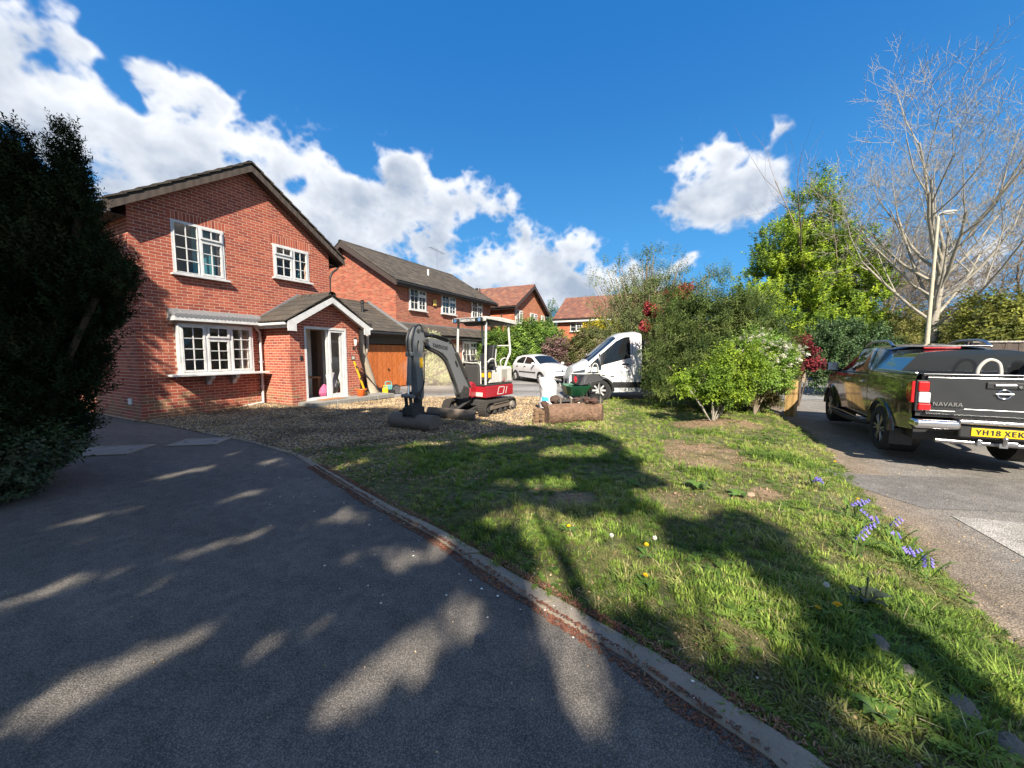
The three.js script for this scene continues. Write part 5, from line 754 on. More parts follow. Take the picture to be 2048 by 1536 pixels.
{ // dark car past the pick-up
  const p = W(9.6, 18.0), c = thing('dark_car', 'dark car parked beyond the pickup at the right edge', 'car', [p[0], -0.08, p[2]], TURN + Math.PI);
  const sill = lut([[-3, 0.4], [1, 0.35]]), belt = lut([[-3.3, 1.0], [0, 1.0], [0.8, 0.8]]), roof = lut([[-3.3, 1.1], [-3.1, 1.55], [-2, 1.66], [-1.0, 1.62], [-0.2, 1.1], [0.5, 1.0], [0.85, 0.75]]), hw = lut([[-3.3, 0.85], [0, 0.9], [0.85, 0.7]]), rw = lut([[-3.3, 0.6], [-1, 0.62], [0, 0.72], [0.85, 0.5]]);
  const b = autoBody({ x0: -3.3, x1: 0.85, sill, belt, roof, hw, rw, arches: [[0, 0.36, 0.33], [-2.6, 0.36, 0.33]], n: 50 });
  part(c, 'body', b.g, M.truckBlack); part(c, 'windscreen', b.top(-0.98, -0.22, -0.92, 0.92), M.tint);
  for (const s of [-1, 1]) { part(c, 'side_window', b.side(s, -2.9, -0.6, (x) => belt(x) + 0.04, (x) => Math.max(belt(x) + 0.05, roof(x) - 0.13)), M.tint); part(c, 'roof_rail', new B().tube([[-2.8, 1.6, s * 0.6], [-2.6, 1.68, s * 0.6], [-1.4, 1.7, s * 0.6], [-1.1, 1.62, s * 0.6]], 0.022), M.steel); makeWheel(c, 0, s * 0.78, 0.33, 0.2, { side: s }); makeWheel(c, -2.6, s * 0.78, 0.33, 0.2, { side: s }); }
}
// ---------- things standing about ----------
seed(71);
const gx = (x, z, up = 0) => [x, hgt(x, z) + up, z];
{ // green wheelbarrow with another upturned on it
  const barrow = (name, label, pos, turn, c, hub, flip) => {
    const t = thing(name, label, 'wheelbarrow', pos, turn, undefined), I = new THREE.Group();
    const rim = (y, x0, x1, w) => [[x0, y, -w * 0.72], [x0 + 0.12, y, -w], [x1 - 0.1, y, -w], [x1, y, -w * 0.75], [x1, y, w * 0.75], [x1 - 0.1, y, w], [x0 + 0.12, y, w], [x0, y, w * 0.72]];
    const f = (p) => (flip ? [p[0], 0.75 - p[1], -p[2]] : p), R = (r) => r.map(f);
    const tray = part(t, 'tray', skin([R(rim(0.6, -0.5, 0.46, 0.34)), R(rim(0.62, -0.51, 0.47, 0.35)), R(rim(0.62, -0.485, 0.45, 0.325)), R(rim(0.36, -0.2, 0.3, 0.22)), R(rim(0.34, -0.22, 0.32, 0.24)), R(rim(0.6, -0.5, 0.46, 0.34))], { closed: true, crease: 0.5 }), c);
    part(tray, 'tray_floor', skin([R(rim(0.352, -0.2, 0.3, 0.22)), R(rim(0.35, -0.05, 0.05, 0.05))], { closed: true, caps: true }), c);
    part(t, 'frame', new B().tube([[0.75, 0.6, -0.28], [0.3, 0.4, -0.25], [-0.2, 0.3, -0.18], [-0.62, 0.2, -0.06]].map(f), 0.016).tube([[0.75, 0.6, 0.28], [0.3, 0.4, 0.25], [-0.2, 0.3, 0.18], [-0.62, 0.2, 0.06]].map(f), 0.016), M.digWhite);
    for (const s of [-1, 1]) part(t, 'leg', new B().tube([[0.32, 0.4, s * 0.25], [0.3, 0.05, s * 0.24], [0.2, 0.02, s * 0.23], [0.05, 0.3, s * 0.2]].map(f), 0.015), M.digWhite);
    const w = f([-0.6, 0.19, 0]); const wg = new THREE.Group(); wg.name = 'wheel'; wg.position.set(...w); t.add(wg);
    part(wg, 'tyre', new B().add(new THREE.TorusGeometry(0.145, 0.045, 12, 28)), M.dirtyRubber); part(wg, 'hub', new B().cyl(0.11, 0.11, 0.05, 0, 0, 0, Math.PI / 2, 0, 0, 22).cyl(0.035, 0.035, 0.12, 0, 0, 0, Math.PI / 2), hub);
    for (const s of [-1, 1]) part(t, 'grip', new B().rod(f([0.74, 0.597, s * 0.28]), f([0.88, 0.63, s * 0.285]), 0.02), M.black);
    return t;
  };
  barrow('green_wheelbarrow', 'green wheelbarrow with pale frame, standing behind the rusty buckets', gx(1.72, -10.1), TURN + 0.55, phys([0.012, 0.1, 0.045], { roughness: 0.4 }), mat([0.55, 0.5, 0.42]), false);
  const b2 = barrow('black_wheelbarrow', 'upturned black wheelbarrow with red wheel hub lying on the green one', gx(2.12, -10.3, 0.6), 0.35, mat([0.03, 0.03, 0.032], { roughness: 0.5, map: g4 }), mat([0.62, 0.03, 0.05], { roughness: 0.4 }), true);
  b2.rotation.z = 0.2; b2.scale.setScalar(0.78);
  const bw = b2.children.find((q) => q.name === 'wheel'); bw.position.set(-0.62, 0.36, 0.2); bw.rotation.y = 0.6;
  solo('mixing_bucket', new B().lathe([[0.0, 0.0], [0.14, 0], [0.18, 0.28], [0.195, 0.28], [0.19, 0.3], [0.175, 0.3], [0.13, 0.02], [0, 0.02]], null, 24).tube([[0.17, 0.29, 0], [0.1, 0.46, 0.05], [-0.1, 0.46, 0.05], [-0.17, 0.29, 0]], 0.006), mat([0.03, 0.03, 0.034]), 'dark bucket with wire handle behind the green wheelbarrow', 'bucket', gx(2.35, -10.7, 0));
  solo('trolley_handle', new B().tube([[0, 0, 0], [-0.02, 0.6, 0], [-0.02, 1.0, 0], [0.04, 1.14, 0], [0.13, 1.14, 0], [0.19, 1.0, 0], [0.24, 0.6, 0], [0.28, 0, 0]], 0.018, 8, 40), mat([0.12, 0.12, 0.13], { roughness: 0.4 }), 'dark looped tube handle standing up in front of the van wheel', 'handle', gx(2.32, -10.95));
  // sack
  const rings = [...Array(17)].map((_, i) => { const v = i / 16; return [...Array(28)].map((_, j) => { const a = j / 28 * 6.2832, sq = 1 / Math.pow(Math.pow(Math.abs(Math.cos(a)), 3.2) + Math.pow(Math.abs(Math.sin(a)), 3.2), 1 / 3.2), r = (0.24 - 0.035 * v + 0.02 * Math.sin(v * 9)) * sq * (1 + 0.22 * fbm(Math.cos(a) * 2, v * 5, Math.sin(a) * 2, 4)); return [r * Math.cos(a) - 0.05 * v, v * (0.82 + 0.08 * Math.cos(a + 2) * v), r * 0.8 * Math.sin(a)]; }); });
  const sack = thing('builders_sack', 'white woven sack with blue print standing by the green wheelbarrow', 'sack', gx(0.98, -9.75), 0.2);
  part(sack, 'bag', skin(rings, { closed: true, caps: true, crease: 1.0 }), mat([0.68, 0.69, 0.7], { map: scaled(T.weave, 2), roughness: 0.6, side: THREE.DoubleSide }));
  const patch = (j0, j1, i0, i1) => skin(rings.slice(i0, i1).map((r) => [...Array(j1 - j0)].map((_, k) => { const p = r[(j0 + k + 28) % 28]; return [p[0] * 1.012 - 0.0006, p[1], p[2] * 1.012 + 0.002]; })), { crease: 1 });
  part(sack, 'blue_print', patch(8, 13, 6, 9), mat([0.03, 0.35, 0.55])); part(sack, 'blue_print', patch(7, 13, 1, 3), mat([0.04, 0.3, 0.5]));
}
M.rust = mat([0.42, 0.25, 0.16], { map: scaled(T.soil, 1.6), roughness: 0.95, bumpMap: scaled(T.soilBump, 1.6), bumpScale: 0.03 });
{ // spare digger buckets on the grass
  const arc = (r, a0, a1, n) => [...Array(n)].map((_, i) => { const a = mix(a0, a1, i / (n - 1)); return [r * Math.cos(a), r * Math.sin(a)]; });
  const bucket = (name, label, pos, turn, w, r) => {
    const o = thing(name, label, 'digger bucket', pos, turn), outer = [...arc(r, -2.4, 1.2, 16)], inner = arc(r * 0.93, -2.4, 1.2, 16).reverse();
    const sh = new B(0.8).prism([...outer, ...inner], w, place(0, r * 0.93, 0)); part(o, 'shell', sh, M.rust);
    for (const s of [-1, 1]) { part(o, 'side_plate', new B(0.8).prism([...arc(r * 0.98, -2.4, 1.2, 14), [-r * 0.35, r * 0.75], [-r * 0.9, -r * 0.2]], 0.022, place(0, r * 0.93, s * w / 2)), M.rust); part(o, 'hanger', new B().prism([[0.0, 0], [r * 0.6, 0], [r * 0.5, r * 0.55], [r * 0.25, r * 0.6]], 0.03, place(-r * 0.2, r * 1.75, s * 0.12)), M.muddy); }
    part(o, 'pin', new B().cyl(0.03, 0.03, 0.34, r * 0.15, r * 2.05, 0, Math.PI / 2), M.digDark);
    return o;
  };
  bucket('wide_bucket', 'wide mud caked rusty digger bucket lying on the grass', gx(1.12, -7.95, -0.03), -Math.PI / 2 + 0.28, 0.84, 0.24);
  bucket('narrow_bucket', 'narrow rusty digger bucket at the right end of the wide one', gx(1.8, -8.05, -0.03), -Math.PI / 2 - 0.35, 0.3, 0.23);
  // lumps of mud in them
  seed(77); for (let i = 0; i < 7; i++) { const r = rr(0.06, 0.12), g = skin([...Array(8)].map((_, k) => { const v = k / 7 * Math.PI; return [...Array(12)].map((_, j) => { const a = j / 12 * 6.2832, q = r * (1 + 0.5 * n3(Math.cos(a) * 2 + i * 9, Math.cos(v) * 2, Math.sin(a) * 2)); return [q * Math.sin(v) * Math.cos(a) * 1.3, q * Math.cos(v) * 0.8, q * Math.sin(v) * Math.sin(a)]; }); }), { closed: true, crease: 0.5 }); const x = 0.75 + i * 0.17 + rr(-0.05, 0.05); solo('mud_lump', g, mat([0.1 + 0.03 * rnd(), 0.06, 0.042], { map: g1, bumpMap: gb, bumpScale: 0.02 }), 'lump of dark mud heaped on the rusty buckets on the grass', 'mud', gx(x, -8.03 + rr(-0.06, 0.06), 0.45 + rr(-0.05, 0.03)), rr(0, 6), 'mud lumps on the rusty buckets'); }
  // stack of bricks
  let k = 0; const bmat = mat([0.27, 0.17, 0.1], { map: g1, bumpMap: gb, bumpScale: 0.006 }); for (let r = 0; r < 5; r++) for (let c = 0; c < 2; c++) { if (r === 4 && c) continue; solo('loose_brick', new B().box(0.21, 0.065, 0.1, 0, 0.0325, 0, 0, 0, 0, 0.005), bmat, r === 4 ? 'topmost brown brick of the small stack left of the wide bucket' : 'brown brick in the small stack left of the rusty wide bucket', 'brick', gx(0.56 + c * 0.14 + rr(-0.02, 0.02), -8.05 + c * 0.1 + rr(-0.02, 0.02), r * 0.07), 0.5 + rr(-0.12, 0.12) + (r % 2) * 0.2, r === 4 ? undefined : 'bricks in the stack by the wide bucket'); k++; }
}
{ // bollard
  const b = thing('wooden_bollard', 'weathered square timber bollard with slanted top between bush and pickup', 'bollard', [7.42, -0.1, -9.9], 0.62), wm = mat([0.5, 0.33, 0.13], { map: wd, bumpMap: gb, bumpScale: 0.01 });
  part(b, 'post', skin([[-0.12, 0.115], [-0.1, 0.11], [0.8, 0.105], [0.83, 0.095]].map(([y, r], i) => [[-r, y + (i > 1 ? 0.0 : 0), -r], [r, y + (i > 1 ? 0.12 : 0), -r], [r, y + (i > 1 ? 0.12 : 0), r], [-r, y, r]]), { closed: true, caps: true, crease: 0.4 }), wm);
  part(b, 'band', new B().box(0.222, 0.05, 0.222, 0, 0.6, 0), mat([0.36, 0.22, 0.09], { map: wd }));
}
{ // lamp post
  const l = thing('street_lamp', 'tall pale street lamp post in front of the bare tree', 'street lamp', [14.3, -0.12, -13], 0);
  part(l, 'post', new B().lathe([[0, 0], [0.09, 0], [0.09, 1.3], [0.075, 1.38], [0.055, 3], [0.04, 6.2], [0, 6.2]], null, 16), mat([0.56, 0.5, 0.36], { map: g4 }));
  part(l, 'arm', new B().tube([[0, 6.1, 0], [0.0, 6.25, 0], [0.05, 6.33, 0.02], [0.12, 6.35, 0.04]], 0.03), mat([0.5, 0.46, 0.38]));
  const hd = part(l, 'lamp_head', new B().prism([[-0.1, 0], [0.32, 0.02], [0.34, 0.06], [0.24, 0.1], [0.0, 0.1]], 0.2, place(0.1, 6.3, 0.04, 0, -0.35), 0.03), mat([0.3, 0.31, 0.3])); part(hd, 'lens', new B().box(0.26, 0.03, 0.15, 0.22, 6.3, 0.08, 0, -0.35, 0, 0.01), M.clearLens);
}
{ // covers in the driveway, fence at the right, tools by the porch
  for (const [x, z, w, d, a, lb] of [[-6.42, -5.82, 0.98, 0.6, 0.22, 'pale rectangular cover in the driveway beside the conifer'], [-5.42, -6.42, 0.75, 0.5, 0.18, 'pale rectangular cover in the driveway nearer the gravel']]) {
    const c = thing('manhole_cover', lb, 'manhole cover', [x, 0.004, z], a); part(c, 'frame', new B().box(w, 0.02, 0.05, 0, 0.008, d / 2).box(w, 0.02, 0.05, 0, 0.008, -d / 2).box(0.05, 0.02, d - 0.05, w / 2 - 0.025, 0.008, 0).box(0.05, 0.02, d - 0.05, -w / 2 + 0.025, 0.008, 0), M.concrete); part(c, 'lid', new B().box(w - 0.11, 0.018, d - 0.06, 0, 0.006, 0), M.slab); for (const s of [-1, 1]) part(c, 'keyhole', new B().box(0.06, 0.004, 0.03, s * (w / 2 - 0.15), 0.0165, 0), M.black);
  }
  const f = thing('timber_fence', 'dark timber fence with pale capping at the right edge behind the cars', 'fence', [12.9, -0.12, -10.6], -0.22);
  for (let i = 0; i < 46; i++) part(f, 'plank', new B().box(0.146, 1.96, 0.022, 0.08 + i * 0.15, 0.99, 0.012 * (i % 2)), i % 3 ? M.barge : M.brownTrim);
  part(f, 'capping', new B().box(7, 0.04, 0.1, 3.5, 1.99, 0.01), mat([0.4, 0.38, 0.35], { map: wd })); for (let i = 0; i < 4; i++) part(f, 'post', new B().box(0.1, 2.0, 0.1, i * 2.3, 1.0, -0.07), M.barge);
  const lv = thing('spirit_level', 'yellow spirit level leaning on the porch wall right of the door', 'spirit level', W(4.98, 1.62, 0.14), TURN); lv.rotation.order = 'YXZ'; lv.rotation.x = -0.22; lv.rotation.z = 0.2;
  part(lv, 'beam', new B().box(0.06, 1.2, 0.025, 0, 0.6, 0, 0, 0, 0, 0.003), M.yellow); for (const y of [0.2, 0.6, 1.0]) part(lv, 'vial', new B().box(0.045, 0.1, 0.03, 0, y, 0), M.black);
  const tub = thing('orange_tub', 'small orange tub on the slabs beneath the spirit level', 'tub', W(4.72, 1.66, 0.18), 0); part(tub, 'bowl', new B().lathe([[0, 0], [0.1, 0], [0.14, 0.2], [0.15, 0.2], [0.15, 0.215], [0.13, 0.21], [0.09, 0.02], [0, 0.02]]), M.orange); for (const s of [-1, 1]) part(tub, 'handle', new B().tube([[s * 0.14, 0.2, -0.05], [s * 0.19, 0.23, 0], [s * 0.14, 0.2, 0.05]], 0.012), M.orange);
  const sw = thing('floor_saw', 'teal and black power saw on the paving by the garage', 'power saw', onLand(6.55, 1.0), 0.8); part(sw, 'motor', new B().box(0.28, 0.2, 0.2, 0, 0.26, 0, 0, 0, 0, 0.05).tube([[-0.12, 0.34, 0], [-0.1, 0.46, 0], [0.1, 0.46, 0], [0.14, 0.34, 0]], 0.02), mat([0.12, 0.33, 0.31])); part(sw, 'blade_guard', new B().cyl(0.17, 0.17, 0.05, 0.26, 0.2, 0.08, Math.PI / 2, 0, 0, 26), M.darkSteel); part(sw, 'blade', new B().cyl(0.15, 0.15, 0.005, 0.27, 0.17, 0.115, Math.PI / 2, 0, 0, 30), M.steel); part(sw, 'base', new B().box(0.4, 0.16, 0.3, 0, 0.08, 0, 0, 0, 0, 0.02), M.black);
  const jc = thing('yellow_can', 'yellow plastic can beside the power saw', 'can', onLand(6.15, 1.25), 0.3); part(jc, 'body', new B().box(0.2, 0.3, 0.16, 0, 0.15, 0, 0, 0, 0, 0.04), M.yellow); part(jc, 'handle', new B().tube([[-0.06, 0.29, 0], [-0.05, 0.36, 0], [0.05, 0.36, 0], [0.06, 0.29, 0]], 0.016), M.yellow); part(jc, 'cap', new B().cyl(0.025, 0.025, 0.04, -0.08, 0.32, 0), M.black);
  solo('crowbar', new B().rod([0, 0, 0], [-0.75, 0.95, -0.15], 0.014).tube([[-0.75, 0.95, -0.15], [-0.8, 1.0, -0.16], [-0.84, 0.98, -0.16]], 0.014), M.darkSteel, 'dark iron bar leaning across the pale trunk', 'iron bar', onLand(6.1, 1.2), TURN);
  for (const [x, z, r, lb] of [[1.86, -1.78, 0.065, 'grey stone in the grass, furthest of the row at lower right'], [1.83, -1.62, 0.05, 'smaller grey stone just nearer than the furthest one in the grass'], [1.9, -1.46, 0.075, 'large mossy grey stone half buried in grass at lower right'], [1.9, -1.3, 0.075, 'nearest grey stone at the bottom of the grass'], [2.45, -3.75, 0.06, 'tan clod of dry soil on the lawn by the bare patch']]) {
    const g = skin([...Array(9)].map((_, k) => { const v = k / 8 * Math.PI; return [...Array(16)].map((_, j) => { const a = j / 16 * 6.2832, q = r * 0.68 * (1 + 0.6 * fbm(Math.cos(a) * Math.sin(v) * 1.6 + x * 9, Math.cos(v) * 1.6, Math.sin(a) * Math.sin(v) * 1.6 + z * 5, 3)); return [q * Math.sin(v) * Math.cos(a) * 1.5, q * Math.cos(v) * 0.6, q * Math.sin(v) * Math.sin(a)]; }); }), { closed: true, crease: 0.6 });
    solo('stone', g, x > 2.4 ? M.earth && mat([0.42, 0.3, 0.2], { map: g1, bumpMap: gb, bumpScale: 0.01 }) : mat([0.2, 0.175, 0.135], { map: g1, bumpMap: gb, bumpScale: 0.012 }), lb, 'stone', gx(x, z, 0.02), rr(0.4, 1.2));
  }
}
// ---------- the photographer, behind the lens: seen only as a shadow ----------
function blob(bones, lo, hi, cellSize, k = 0.02) {
  const s = V(...hi).sub(V(...lo)), side = Math.max(s.x, s.y, s.z), res = Math.ceil(side / cellSize), mc = new MarchingCubes(res, new THREE.MeshBasicMaterial(), false, false, 120000); mc.isolation = 0; const size = mc.size, half = size / 2;
  const bs = bones.map(([a, b, ra, rb]) => ({ a: V(...a), d: V(...b).sub(V(...a)), ra, rb, l: V(...b).sub(V(...a)).lengthSq() || 1e-9 })), p = V(0, 0, 0), c = V(...lo).add(V(...hi)).multiplyScalar(0.5);
  for (let z = 0; z < size; z++) for (let y = 0; y < size; y++) for (let x = 0; x < size; x++) {
    p.set((x - half) / half, (y - half) / half, (z - half) / half).multiplyScalar(side / 2).add(c); let acc = 0;
    for (const b of bs) { const qx = p.x - b.a.x, qy = p.y - b.a.y, qz = p.z - b.a.z, t = clamp((qx * b.d.x + qy * b.d.y + qz * b.d.z) / b.l), d = Math.hypot(qx - t * b.d.x, qy - t * b.d.y, qz - t * b.d.z) - mix(b.ra, b.rb, t); if (d < 0.25) acc += Math.exp(-d / k); }
    mc.field[x + y * size + z * size * size] = acc > 0 ? k * Math.log(acc) : -0.25;
  }
  mc.update(); const n = mc.count ?? mc.geometry.drawRange.count, pos = new Float32Array(n * 3), nor = new Float32Array(n * 3);
  for (let i = 0; i < n; i++) { for (let j = 0; j < 3; j++) { pos[i * 3 + j] = mc.positionArray[i * 3 + j] * side / 2 + [c.x, c.y, c.z][j]; nor[i * 3 + j] = mc.normalArray[i * 3 + j]; } }
  const g = new THREE.BufferGeometry(); g.setAttribute('position', new THREE.BufferAttribute(pos, 3)); g.setAttribute('normal', new THREE.BufferAttribute(nor, 3)); return boxUV(g);
}
{
  const X = -0.02, bones = [[[0, 0.98, 0.02], [0, 1.12, 0.02], 0.155, 0.145], [[-0.06, 1.2, 0], [0.06, 1.2, 0], 0.13, 0.13], [[-0.12, 1.38, 0], [0.12, 1.38, 0], 0.1, 0.1], [[0, 1.42, 0], [0, 1.55, -0.02], 0.06, 0.055], [[0, 1.62, -0.03], [0, 1.68, -0.02], 0.085, 0.09], [[0, 1.58, -0.09], [0, 1.6, -0.1], 0.04, 0.03], [[0, 1.61, -0.125], [0, 1.635, -0.118], 0.014, 0.01]];
  for (const s of [-1, 1]) { bones.push([[s * 0.095, 0.95, 0.02], [s * 0.11, 0.5, 0.0], 0.092, 0.058], [[s * 0.11, 0.5, 0.0], [s * 0.12, 0.08, 0.04], 0.058, 0.04], [[s * 0.12, 0.05, 0.05], [s * 0.14, 0.035, -0.16], 0.045, 0.035], [[s * 0.19, 1.38, 0.0], [s * 0.27, 1.14, -0.03], 0.058, 0.046], [[s * 0.27, 1.14, -0.03], [s * 0.11, 1.44, -0.25], 0.045, 0.03], [[s * 0.09, 1.63, -0.02], [s * 0.092, 1.66, -0.02], 0.02, 0.02]); }
  const g = blob(bones, [-0.4, 0, -0.42], [0.4, 1.8, 0.25], 0.016), hands = [];
  for (const s of [-1, 1]) { const h = [[[s * 0.11, 1.44, -0.25], [s * 0.1, 1.5, -0.31], 0.026, 0.03]]; for (let f = 0; f < 4; f++) { const y = 1.475 + f * 0.021; h.push([[s * 0.1, y, -0.32], [s * 0.105, y + 0.005, -0.365], 0.011, 0.01], [[s * 0.105, y + 0.005, -0.365], [s * 0.07, y + 0.007, -0.378 + f * 0.002], 0.01, 0.008]); } h.push([[s * 0.095, 1.48, -0.29], [s * 0.08, 1.53, -0.32], 0.013, 0.011], [[s * 0.08, 1.53, -0.32], [s * 0.05, 1.555, -0.335], 0.011, 0.009]); hands.push(blob(h, [s * 0.09 - 0.08, 1.41, -0.4], [s * 0.09 + 0.08, 1.59, -0.22], 0.004, 0.005)); }
  const body = mergeGeometries([g, ...hands]), p = body.attributes.position, c = new Float32Array(p.count * 3);
  for (let i = 0; i < p.count; i++) { const y = p.getY(i), z = p.getZ(i), skinTone = y > 1.5 || z < -0.27, q = skinTone ? [0.5, 0.3, 0.22] : y > 0.98 ? [0.04, 0.05, 0.09] : y > 0.1 ? [0.06, 0.08, 0.14] : [0.03, 0.03, 0.03]; c.set(q, i * 3); } body.setAttribute('color', new THREE.BufferAttribute(c, 3));
  const ps = thing('person', 'person in dark jacket and jeans holding a phone, seen only as a shadow', 'person', [X, 0.004, 0.4], 0); part(ps, 'body', body, new THREE.MeshStandardMaterial({ vertexColors: true, roughness: 0.85 }));
  part(ps, 'hair', new B().add(new THREE.SphereGeometry(0.108, 16, 12, 0, 6.3, 0, 1.5), place(0, 1.68, -0.005, -0.35)), mat([0.03, 0.02, 0.015]));
  for (const s of [-1, 1]) part(ps, 'eye', new B().ball(0.011, s * 0.032, 1.665, -0.108), M.black);
  solo('phone', new B().box(0.15, 0.074, 0.008, 0, 0, 0, 0, 0, 0, 0.003), M.black, 'black phone held up in both hands by the photographer', 'phone', [X, 1.535, 0.4 - 0.352], 0);
}
// ---------- plants ----------
// a twig with leaves: small folded blades set along a short stem
function sprig({ n = 6, len = 0.06, wid = 0.03, stem = 0.14, spread = 1, fold = 0.3, droop = 0, sd = 1 }) {
  seed(sd * 101); const pos = [], uv = [];
  for (let i = 0; i < n; i++) {
    const t = (i + 0.6) / n, a = i * 2.4 + rr(-0.4, 0.4), up = i === n - 1 ? 1.2 : rr(0.2, 0.7), L = len * rr(0.75, 1.2), w = wid * rr(0.8, 1.15);
    const d = V(Math.cos(a) * spread, up - droop, Math.sin(a) * spread).normalize(), s = d.clone().cross(V(rr(-0.3, 0.3), 1, rr(-0.3, 0.3))).normalize(), nn = s.clone().cross(d), o = V(rr(-0.01, 0.01), t * stem, rr(-0.01, 0.01));
    const tip = o.clone().addScaledVector(d, L).addScaledVector(V(0, -1, 0), L * 0.15), m = o.clone().addScaledVector(d, L * 0.45), l = m.clone().addScaledVector(s, w / 2).addScaledVector(nn, w * fold), r = m.clone().addScaledVector(s, -w / 2).addScaledVector(nn, w * fold);
    for (const tri of [[o, l, m], [o, m, r], [l, tip, m], [m, tip, r]]) for (const q of tri) pos.push(q.x, q.y, q.z);
  }
  const g = new THREE.BufferGeometry(); g.setAttribute('position', new THREE.Float32BufferAttribute(pos, 3)); g.computeVertexNormals(); return boxUV(g);
}
const leafMat = (o = {}) => new THREE.MeshPhysicalMaterial({ color: 0xffffff, roughness: 0.75, transmission: 0.4, thickness: 0, ior: 1.4, specularIntensity: 0.5, ...o });
const LEAF = leafMat(), LEAF_GLOSS = leafMat({ roughness: 0.5, transmission: 0.2, specularIntensity: 0.8 }), NEEDLE = leafMat({ transmission: 0.1, roughness: 1, specularIntensity: 0.15 });
const _m = M4(), _q = new THREE.Quaternion(), _e = new THREE.Euler();
// leaves scattered through lobes [x, y, z, rx, ry, rz] with clumps and gaps
function foliage(parent, name, lobes, count, geo, pal, { material = LEAF, size = [0.8, 1.3], shell = 0.45, clump = 2.2, gap = -0.08, tilt = 0.9, sd = 1, out = 0.5, keep, floor = -9, rag = 0.38, bright = 1.75 } = {}) {
  seed(sd * 977 + 13); const vol = lobes.map((l) => Math.pow(l[3] * l[4] * l[5], 0.72)), tot = vol.reduce((a, b) => a + b, 0), list = [];
  let tries = 0;
  while (list.length < count && tries++ < count * 8) {
    let k = rnd() * tot, li = 0; while (k > vol[li] && li < lobes.length - 1) k -= vol[li++];
    const l = lobes[li], th = rnd() * 6.2832, cz = rr(-1, 1), sr = Math.sqrt(1 - cz * cz), rad = Math.pow(rnd(), shell) * (1 + rag * n3(th * 1.6 + li * 5, cz * 2.6, sd)), dx = sr * Math.cos(th), dy = cz, dz = sr * Math.sin(th);
    const x = l[0] + dx * rad * l[3], y = l[1] + dy * rad * l[4], z = l[2] + dz * rad * l[5];
    if (y < floor || n3(x * clump + sd, y * clump, z * clump) < gap) continue;
    if (keep && !keep(x, y, z)) continue;
    list.push([x, y, z, dx, dy, dz]);
  }
  const im = new THREE.InstancedMesh(geo, material, list.length);
  list.forEach(([x, y, z, dx, dy, dz], i) => {
    const yaw = Math.atan2(dx, dz) + rr(-1.2, 1.2), pitch = clamp(out * (1.2 - dy) + rr(-tilt, tilt) * 0.7, -0.6, 2.4); _e.set(pitch, yaw, rr(-0.5, 0.5), 'YXZ'); const s = rr(...size);
    im.setMatrixAt(i, _m.compose(V(x, y, z), _q.setFromEuler(_e), V(s, s, s)));
    const p = pal[Math.floor(clamp(0.5 + 0.9 * n3(x * 1.7, y * 1.7 + sd, z * 1.7) + rr(-0.3, 0.3), 0, 0.999) * pal.length)], v = rr(0.72, 1.25) * bright; im.setColorAt(i, col(p[0] * v, p[1] * v, p[2] * v));
  });
  im.userData.kind = 'stuff'; im.name = name; im.castShadow = im.receiveShadow = true; parent.add(im); return im;
}
